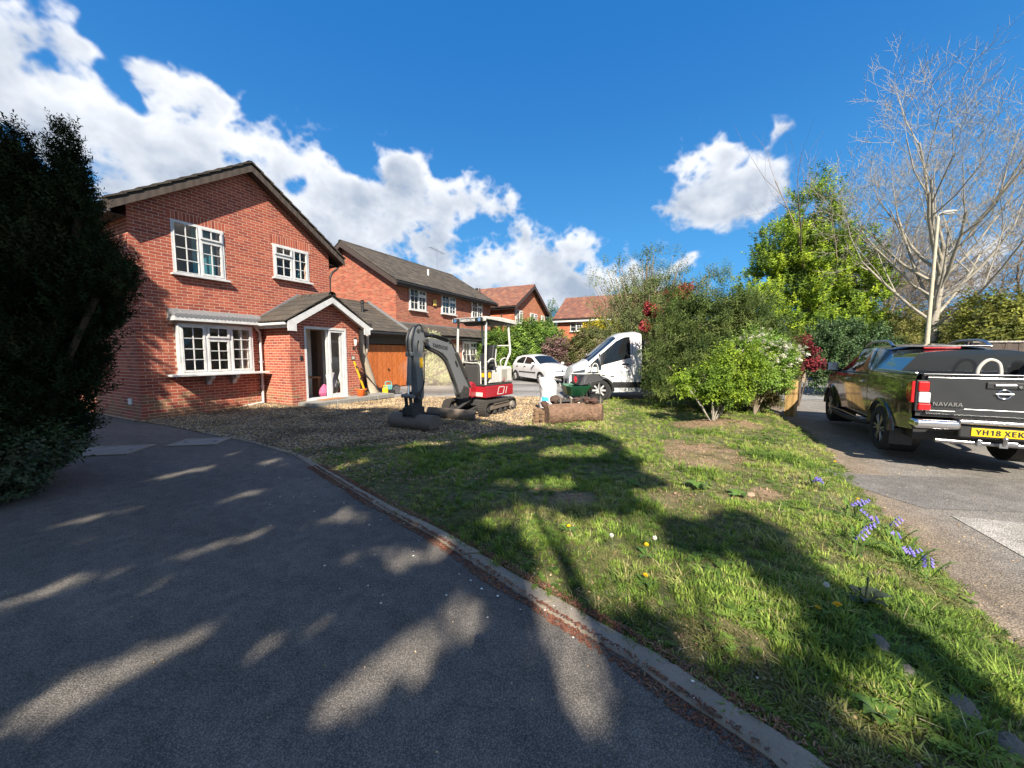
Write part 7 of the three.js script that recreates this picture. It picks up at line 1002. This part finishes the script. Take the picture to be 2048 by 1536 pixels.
// ---------- grass, stones and flowers ----------
function tuftGeo({ n = 14, h = 0.08, w = 0.005, r = 0.035, lean = 0.5, sd = 1, flat = 0 }) {
  seed(sd * 57); const pos = [];
  for (let i = 0; i < n; i++) {
    const a = rnd() * 6.283, q = Math.sqrt(rnd()) * r, x = Math.cos(a) * q, z = Math.sin(a) * q, b = a + rr(-1, 1), L = lean * rr(0.3, 1.2), H = h * rr(0.55, 1.15), W = w * rr(0.7, 1.2), cx = Math.cos(b), cz = Math.sin(b), px = -cz * W, pz = cx * W;
    const p = (t) => [x + cx * H * L * t * t, H * t * (1 - flat * t * 0.5) * (1 - 0.25 * L * t), z + cz * H * L * t * t], m = p(0.5), e = p(1);
    const A = [x - px, 0, z - pz], Bq = [x + px, 0, z + pz], C = [m[0] + px * 0.85, m[1], m[2] + pz * 0.85], D = [m[0] - px * 0.85, m[1], m[2] - pz * 0.85];
    pos.push(...A, ...Bq, ...C, ...A, ...C, ...D, ...D, ...C, ...e);
  }
  const g = new THREE.BufferGeometry(); g.setAttribute('position', new THREE.Float32BufferAttribute(pos, 3)); g.computeVertexNormals(); return boxUV(g);
}
const cloverGeo = (() => { seed(9); const b = []; for (let i = 0; i < 9; i++) { const x = rr(-0.04, 0.04), z = rr(-0.04, 0.04), y = rr(0.02, 0.045), a0 = rr(0, 6); for (let k = 0; k < 3; k++) { const a = a0 + k * 2.09, r = rr(0.011, 0.017), c = Math.cos(a), s = Math.sin(a); b.push(x, y, z, x + c * r - s * r * 0.7, y + 0.004, z + s * r + c * r * 0.7, x + c * r * 1.5, y + 0.002, z + s * r * 1.5, x, y, z, x + c * r * 1.5, y + 0.002, z + s * r * 1.5, x + c * r + s * r * 0.7, y + 0.004, z + s * r - c * r * 0.7); } } const g = new THREE.BufferGeometry(); g.setAttribute('position', new THREE.Float32BufferAttribute(b, 3)); g.computeVertexNormals(); return boxUV(g); })();
const GRASSM = leafMat({ roughness: 0.7, transmission: 0.35 });
function scatter(parent, name, geo, m, spots, pal) {
  const im = new THREE.InstancedMesh(geo, m, spots.length);
  spots.forEach(([x, y, z, s, rx = 0, rz = 0, sy = 1], i) => { _e.set(rx, rnd() * 6.283, rz, 'YXZ'); im.setMatrixAt(i, _m.compose(V(x, y, z), _q.setFromEuler(_e), V(s, s * sy, s))); const p = pal[Math.floor(clamp(0.5 + 0.8 * n3(x * 1.3, z * 1.3, 5) + rr(-0.35, 0.35), 0, 0.999) * pal.length)], v = rr(0.75, 1.25); im.setColorAt(i, col(p[0] * v, p[1] * v, p[2] * v)); });
  im.name = name; im.userData.kind = 'stuff'; im.castShadow = im.receiveShadow = true; parent.add(im); return im;
}
{
  const grass = new THREE.Group(); grass.name = 'grass'; tag(grass, 'short rough grass, clover and straw covering the lawn', 'grass', null, 'stuff'); scene.add(grass);
  seed(101); const fine = [], fine2 = [], clover = [], straw = [], tall = [], thatch = [];
  for (const [z0, z1, d] of [[0.4, -2.2, 1350], [-2.2, -3.6, 900], [-3.6, -6, 480], [-6, -12.3, 230]]) {
    for (let k = 0, n = 12 * (z0 - z1) * d; k < n; k++) {
      const x = rr(-4, 8.4), z = rr(z0, z1), L = lawnL(z), Rr = lawnR(z); if (x < L + 0.02 - 0.12 * rnd() || x > Rr + 0.1 * (rnd() - 0.4)) continue;
      const q = lush(x, z), y = hgt(x, z) + 0.004, u = rnd();
      if (u > q || rnd() < 0.25) thatch.push([x, y, z, rr(0.6, 1.3)]); if (u > q) { if (rnd() < 0.09) straw.push([x, y, z, rr(0.6, 1.1), rr(-0.5, 0.5), rr(-0.5, 0.5)]); continue; }
      const kind = n3(x * 1.9, z * 1.9, 12) + rr(-0.35, 0.35), s = rr(0.45, 1.0) * (0.6 + 0.55 * q) * (x > Rr - 0.15 ? 0.8 : 1);
      if (kind > 0.42) clover.push([x, y, z, s * 0.85]); else if (kind < -0.5 && rnd() < 0.25) tall.push([x, y, z, s]); else if (rnd() < 0.06) straw.push([x, y, z, s, rr(-0.4, 0.4), rr(-0.4, 0.4)]); else (rnd() < 0.5 ? fine : fine2).push([x, y, z, s]);
    }
  }
  // thin growth creeping over the gravel
  for (let k = 0; k < 3600; k++) { const z = rr(-5.5, -8.6), x = rr(-5.5, 0.6); if (x < kerbIn(z) + 0.1 || x > lawnL(z) + 0.2) continue; const d = lawnL(z) - x; if (n3(x * 1.4, z * 1.4, 3) - d * 0.16 < rr(-0.1, 0.5)) continue; (rnd() < 0.5 ? fine : clover).push([x, hgt(x, z) + 0.01, z, rr(0.5, 0.9)]); }
  const gp = [P(0.1, 0.175, 0.028), P(0.165, 0.265, 0.038), P(0.23, 0.335, 0.052), P(0.31, 0.39, 0.075), P(0.4, 0.39, 0.14)];
  scatter(grass, 'grass_tufts', tuftGeo({ sd: 1 }), GRASSM, fine, gp); scatter(grass, 'grass_tufts', tuftGeo({ sd: 2, n: 12, h: 0.065, lean: 1.1, w: 0.0055 }), GRASSM, fine2, gp); scatter(grass, 'tall_grass', tuftGeo({ sd: 3, n: 20, h: 0.17, w: 0.004, lean: 0.9, r: 0.05 }), GRASSM, tall, gp);
  scatter(grass, 'thatch', tuftGeo({ sd: 8, n: 16, h: 0.026, w: 0.0028, lean: 1.7, r: 0.05 }), GRASSM, thatch, [P(0.11, 0.14, 0.035), P(0.16, 0.19, 0.045), P(0.2, 0.2, 0.07), P(0.28, 0.24, 0.11)]);
  scatter(grass, 'clover', cloverGeo, GRASSM, clover, [P(0.1, 0.18, 0.028), P(0.16, 0.25, 0.04), P(0.21, 0.3, 0.05)]); scatter(grass, 'straw', tuftGeo({ sd: 4, n: 5, h: 0.06, w: 0.0017, lean: 1.6, r: 0.05 }), mat([1, 1, 1], { side: THREE.DoubleSide }), straw, [P(0.4, 0.32, 0.16), P(0.32, 0.22, 0.1), P(0.48, 0.4, 0.24)]);
  // far verge beyond the road
  seed(104); const verge = []; for (let k = 0; k < 5000; k++) { const x = rr(9, 34), z = rr(-26.2, -34); verge.push([x, hgt(x, z) - 0.02, z, rr(1.5, 3)]); } scatter(grass, 'verge_grass', tuftGeo({ sd: 6, n: 12 }), GRASSM, verge, gp);
}
const pebble = (sd) => { seed(sd); const g = new THREE.IcosahedronGeometry(1, 1), p = g.attributes.position, sx = rr(0.8, 1.3), sz = rr(0.7, 1.1); for (let i = 0; i < p.count; i++) { const k = 1 + 0.35 * n3(p.getX(i) * 1.3 + sd, p.getY(i) * 1.3, p.getZ(i) * 1.3); p.setXYZ(i, p.getX(i) * k * sx, p.getY(i) * k * 0.6, p.getZ(i) * k * sz); } g.computeVertexNormals(); return boxUV(g); };
{
  const gr = new THREE.Group(); gr.name = 'gravel'; tag(gr, 'loose tan and grey gravel in front of the houses', 'gravel', null, 'stuff'); scene.add(gr);
  seed(111); const A = [], Bq = [];
  for (let k = 0; k < 78000; k++) {
    const z = rr(-5.3, -13.2), x = rr(-8.6, 1.4), l = z < -8.35 ? -8.6 : kerbIn(z); const far = z < -9; if (far && rnd() < 0.35) continue;
    if (x < l + 0.02) continue; const r = z > -5.7 ? kerbOut(z) + 0.2 : lawnL(z); if (x > r + 0.5 * (rnd() * rnd())) continue;
    const hx = x - OX, hz = z - OZ, d = CD * hx - SD * hz, n = SD * hx + CD * hz; if (n < 0.02 && d > 0) continue; if (d > 2.6 && d < 6.2 && n < 1.98) continue;
    (rnd() < 0.5 ? A : Bq).push([x, hgt(x, z) + 0.012 + rr(0, 0.016), z, rr(0.008, 0.021) * (far ? 1.2 : 1), rr(-0.6, 0.6), rr(-0.6, 0.6)]);
  }
  for (let k = 0; k < 9000; k++) { const z = rr(-4.2, -11), x = lawnL(z) + Math.pow(rnd(), 2) * 2.2; if (n3(x * 1.5, z * 1.5, 4) < -0.2) continue; A.push([x, hgt(x, z) + 0.014, z, rr(0.006, 0.017), rr(-1, 1), rr(-1, 1)]); }
  for (let k = 0; k < 1800; k++) { const z = rr(-0.3, -6.5), x = kerbOut(z) + rr(-0.12, 0.4) * rnd(); A.push([x, hgt(x, z) + 0.012, z, rr(0.004, 0.012), rr(-1, 1), rr(-1, 1)]); }
  for (let k = 0; k < 500; k++) { const z = rr(0, -7), x = kerbIn(z) - Math.pow(rnd(), 2) * 2.5; A.push([x, hgt(x, z) + 0.006, z, rr(0.002, 0.006)]); }
  for (let k = 0; k < 700; k++) { const z = rr(-1, -9), x = lawnR(z) + Math.pow(rnd(), 1.6) * 1.6; A.push([x, hgt(x, z) + 0.006, z, rr(0.003, 0.009)]); }
  const pal = [P(0.14, 0.1, 0.065), P(0.26, 0.18, 0.1), P(0.38, 0.27, 0.14), P(0.2, 0.17, 0.14), P(0.48, 0.37, 0.22), P(0.3, 0.2, 0.11)], pm = mat([1, 1, 1], { roughness: 0.9 });
  scatter(gr, 'pebbles', pebble(1), pm, A, pal); scatter(gr, 'pebbles', pebble(2), pm, Bq, pal);
  seed(112); const soil = []; for (let k = 0; k < 60000; k++) { const x = rr(-3, 6.5), z = rr(-0.3, -9); if (rnd() > Math.max(soilAt(x, z) * 0.9, 0.55 * ss(0.55, 0.1, lush(x, z))) || x < lawnL(z) || x > lawnR(z)) continue; soil.push([x, hgt(x, z) + 0.012 + 0.02 * soilAt(x, z), z, rr(0.002, 0.008) * (rnd() < 0.05 ? 2.2 : 1), rr(-1, 1), rr(-1, 1)]); } scatter(gr, 'soil_crumbs', pebble(3), pm, soil, [P(0.24, 0.15, 0.09), P(0.32, 0.2, 0.12), P(0.18, 0.11, 0.07), P(0.38, 0.26, 0.16)]);
  // red brown litter in the gutter and along the grass edge
  const litter = new THREE.Group(); litter.name = 'litter'; tag(litter, 'red brown needles and husks lying along the kerb', 'litter', null, 'stuff'); scene.add(litter);
  const flake = boxUV(new THREE.BoxGeometry(0.022, 0.003, 0.005)), chip = boxUV(new THREE.TetrahedronGeometry(0.007)); seed(113); const F = [], C = [];
  for (let k = 0; k < 13000; k++) { const z = rr(0.3, -5), inn = rnd() < 0.62, x = inn ? kerbIn(z) + rr(-0.09, 0.035) * (1 + 0.5 * n3(z * 3, 1, 1)) : kerbOut(z) + Math.abs(rr(-0.08, 0.08)) - 0.02; if (n3(z * 2.1, inn ? 3 : 8, 2) < rr(-0.45, 0.25)) continue; const y = hgt(x, z) + (inn && x < kerbIn(z) ? 0.006 : 0.03) + rr(0, 0.008); (rnd() < 0.6 ? F : C).push([x, y, z, rr(0.6, 1.3), rr(-0.3, 0.3), rr(-0.3, 0.3)]); }
  const lp = [P(0.16, 0.06, 0.035), P(0.22, 0.09, 0.05), P(0.11, 0.07, 0.045), P(0.26, 0.15, 0.08)], lm = mat([1, 1, 1]); scatter(litter, 'needles', flake, lm, F, lp); scatter(litter, 'husks', chip, lm, C, lp);
  seed(115); const pet = []; for (let k = 0; k < 90; k++) { const z = rr(0, -6), x = kerbIn(z) + rr(-1.6, 0.5) * rnd(); pet.push([x, hgt(x, z) + 0.034 * (x > kerbIn(z) ? 1 : 0.25), z, rr(0.5, 1.1)]); } scatter(litter, 'petals', boxUV(new THREE.CylinderGeometry(0.008, 0.006, 0.002, 6)), lm, pet, [P(0.7, 0.68, 0.6)]);
}
const bellMats = [mat([0.16, 0.13, 0.5], { roughness: 0.7, side: THREE.DoubleSide }), mat([0.22, 0.17, 0.55], { roughness: 0.7, side: THREE.DoubleSide })];
{ // flowers one could count
  M.petal = mat([0.85, 0.5, 0.005], { roughness: 0.7 }); M.stalk = mat([0.14, 0.2, 0.06], { roughness: 0.7 }); M.blue = mat([0.22, 0.2, 0.62], { roughness: 0.7 }); M.leafy = leafMat({ color: col(0.12, 0.22, 0.04) }); M.leafDark = leafMat({ color: col(0.05, 0.07, 0.045) });
  const rosette = (n, L, w, sd, lift = 0.35) => { seed(sd); const pos = []; for (let i = 0; i < n; i++) { const a = i / n * 6.283 + rr(-0.3, 0.3), l = L * rr(0.7, 1.15), c = Math.cos(a), s = Math.sin(a), lf = lift * rr(0.5, 1.4); let prev = null; for (let k = 0; k <= 5; k++) { const t = k / 5, y = 0.01 + l * lf * Math.sin(t * 2.2), q = l * t, ww = w * Math.sin(Math.PI * (0.08 + 0.9 * t)) * (1 + 0.3 * (k % 2)), A = [c * q - s * ww, y, s * q + c * ww], M0 = [c * q, y - ww * 0.25, s * q], Bq = [c * q + s * ww, y, s * q - c * ww]; if (prev) pos.push(...prev[0], ...A, ...M0, ...prev[0], ...M0, ...prev[1], ...prev[1], ...M0, ...Bq, ...prev[1], ...Bq, ...prev[2]); prev = [A, M0, Bq]; } } const g = new THREE.BufferGeometry(); g.setAttribute('position', new THREE.Float32BufferAttribute(pos, 3)); g.computeVertexNormals(); return boxUV(g); };
  const headGeo = (() => { const b = new B(); for (let r = 0; r < 3; r++) for (let i = 0; i < 14; i++) { const a = i / 14 * 6.283 + r * 0.2, l = 0.021 - r * 0.006; b.box(l, 0.0015, 0.0035, Math.cos(a) * l / 2, r * 0.003 + l * 0.12 * r, -Math.sin(a) * l / 2, 0, a, 0.15 + r * 0.25); } b.cyl(0.004, 0.008, 0.01, 0, -0.006, 0, 0, 0, 0, 8); return b.get(); })();
  const dl = ['yellow dandelion by the kerb at the shaded lawn edge', 'bright dandelion in sunlit clover near the kerb', 'smaller of two dandelions beside the grey stones', 'largest yellow dandelion beside the row of grey stones', 'lone dandelion nearest the bluebells by the drive edge', 'dandelion at the lawn edge behind the pickup', 'right one of the dandelion pair in mid lawn shade', 'left one of the dandelion pair in mid lawn shade', 'dandelion at the gravel edge of the lawn', 'dandelion in far shade before the rusty buckets', 'short dandelion next to the seed clock in clover', 'dandelion furthest toward the digger bucket in shaded grass'];
  [[0.47, -3.0, 0.06], [0.85, -2.28, 0.07], [1.72, -2.0, 0.05], [1.8, -1.97, 0.09], [3.54, -3.73, 0.1], [4.66, -5.3, 0.08], [0.36, -4.78, 0.1], [0.24, -4.72, 0.08], [-1.48, -5.48, 0.09], [0.27, -5.62, 0.09], [0.97, -2.6, 0.1], [0.05, -5.76, 0.09]].forEach(([x, z, h], i) => {
    const t = thing('dandelion', dl[i], 'flower', gx(x, z), i * 1.3, 'dandelions in the lawn'), k = i === 3 ? 1.1 : 0.8; part(t, 'stem', new B().tube([[0, 0, 0], [0.005, h * 0.5, 0.006], [0, h, 0]], 0.0022, 5, 6), M.stalk); const hd = part(t, 'flower_head', headGeo, M.petal); hd.position.y = h; hd.rotation.set(0.25, 0, 0.2); hd.scale.setScalar(k); part(t, 'leaves', rosette(7, 0.09, 0.012, 200 + i), M.leafy);
  });
  const clockGeo = (() => { const b = new B(); for (let i = 0; i < 70; i++) { const y = 1 - (i + 0.5) / 35, r = Math.sqrt(1 - y * y), a = i * 2.4; b.rod([0, 0, 0], [Math.cos(a) * r * 0.02, y * 0.02, Math.sin(a) * r * 0.02], 0.0005, 0.0022, 4); } return b.get(); })();
  [['dandelion_clock', 'white dandelion seed clock in clover near the kerb', 0.73, -2.65, 0.14], ['dandelion_clock', 'white seed clock just right of the first, taller stem', 1.02, -2.58, 0.16], ['dandelion_clock', 'white seed clock beside the largest dandelion', 1.83, -2.08, 0.13]].forEach(([n, lb, x, z, h]) => { const t = thing(n, lb, 'seed head', gx(x, z)); part(t, 'stem', new B().tube([[0, 0, 0], [0.012, h * 0.5, 0], [0, h, 0]], 0.002, 5, 6), M.stalk); part(t, 'seed_head', clockGeo, mat([0.7, 0.7, 0.66])).position.y = h; t.children[1].scale.setScalar(0.75); });
  const bb = ['bluebell standing alone furthest up the lawn edge', 'second bluebell right beside the furthest one', 'leftmost bluebell of the dense clump by the drive edge', 'bluebell at the back of the dense clump by the drive', 'tallest bluebell in the middle of the dense clump', 'nodding bluebell in the middle of the dense clump', 'bluebell at the drive side of the dense clump', 'bluebell just below the drive side of the dense clump', 'bluebell in the grass left of the nearest clump', 'short bluebell nearest the viewer in the grass', 'deep blue bluebell of the nearest clump by the drive edge', 'bluebell behind the deep blue one, leaning to the drive', 'rightmost bluebell drooping over the drive edge'];
  [[3.4, -4.07], [3.47, -4.0], [3.12, -3.3], [3.24, -3.36], [3.26, -3.22], [3.19, -3.12], [3.24, -2.98], [3.25, -3.05], [2.77, -2.81], [2.54, -2.6], [3.0, -2.7], [2.95, -2.6], [2.99, -2.52]].forEach(([x, z], i) => {
    seed(300 + i); const t = thing('bluebell', bb[i], 'flower', gx(x - 0.06, z), rr(0, 6), 'bluebells along the lawn edge'), h = rr(0.15, 0.24), st = [[0, 0, 0], [0.01, h * 0.6, 0], [0.03, h * 0.95, 0], [0.07, h, 0]]; part(t, 'stem', new B().tube(st, 0.0028, 5, 10), M.stalk);
    for (let k = 0; k < 7; k++) { const f = k / 6, b = part(t, 'bell', new B().add(new THREE.CylinderGeometry(0.004, 0.011, 0.024, 8, 1, true), place(0, -0.014, 0)).ball(0.0042, 0, 0, 0, 1, 1, 1, 6), bellMats[k % 2]); b.position.set(mix(0.014, 0.075, f), mix(h * 0.72, h * 1.0, f), (k % 2 ? 1 : -1) * 0.012); b.rotation.set((k % 2 ? -1 : 1) * 0.5, 0, 0.4); b.scale.setScalar(0.9); }
    part(t, 'leaves', rosette(6, 0.2, 0.007, 400 + i, 0.75), M.leafy);
  });
  [['dock_plant', 'pale green broad leaved weed beside the bare soil in mid lawn', 2.0, -3.95, 0.13, M.leafy], ['dock_plant', 'pale green broad leaved weed just right of the other, near the soil clod', 2.3, -3.72, 0.12, M.leafy], ['dock_plant', 'small broad leaved weed in the shade left of the bare soil', 1.35, -4.1, 0.1, M.leafy], ['dock_plant', 'broad leaved dock at the bottom edge of the lawn', 1.5, -1.42, 0.09, M.leafy], ['dark_weed', 'dark purplish leaved weed beyond the large dandelion', 2.08, -2.1, 0.12, M.leafDark]].forEach(([n, lb, x, z, L, m], i) => { const t = thing(n, lb, 'weed', gx(x, z)); for (let k = 0; k < 8; k++) part(t, 'leaf', rosette(1, L, L * 0.22, 500 + i * 9 + k, 0.5), m).rotation.y = k * 0.8; if (n === 'dark_weed') part(t, 'stem', new B().tube([[0, 0, 0], [0.01, 0.1, 0], [0, 0.17, 0.01]], 0.005), M.leafDark); });
}
{ // dust hanging in the sun between the digger and the garage
  const dust = new THREE.Group(); dust.name = 'dust'; tag(dust, 'thin pale dust hanging behind the arm of the digger', 'dust', null, 'stuff'); scene.add(dust);
  const m = new THREE.MeshStandardMaterial({ color: col(0.62, 0.52, 0.42), roughness: 1, transparent: true, opacity: 0.035, side: THREE.DoubleSide, depthWrite: false });
  seed(121);
  for (let i = 0; i < 7; i++) { const k = 0.45 + i * 0.11, g = skin([...Array(15)].map((_, a) => { const v = a / 14 * Math.PI; return [...Array(22)].map((_, b) => { const u = b / 22 * 6.2832, q = k * (1 + 0.7 * fbm(Math.cos(u) * Math.sin(v) * 1.3 + i * 4, Math.cos(v) * 1.3, Math.sin(u) * Math.sin(v) * 1.3, 3)); return [q * Math.sin(v) * Math.cos(u) * 1.5, Math.max(-0.72, q * Math.cos(v) * 0.95), q * Math.sin(v) * Math.sin(u) * 1.2]; }); }), { closed: true, crease: 3 }); const o = part(dust, 'dust_veil', g, m); const p = W(8.0 + rr(-0.25, 0.25), 2.6 + rr(-0.3, 0.3)); o.position.set(p[0], 0.78, p[2]); o.castShadow = false; }
}
renderer.render(scene, camera);
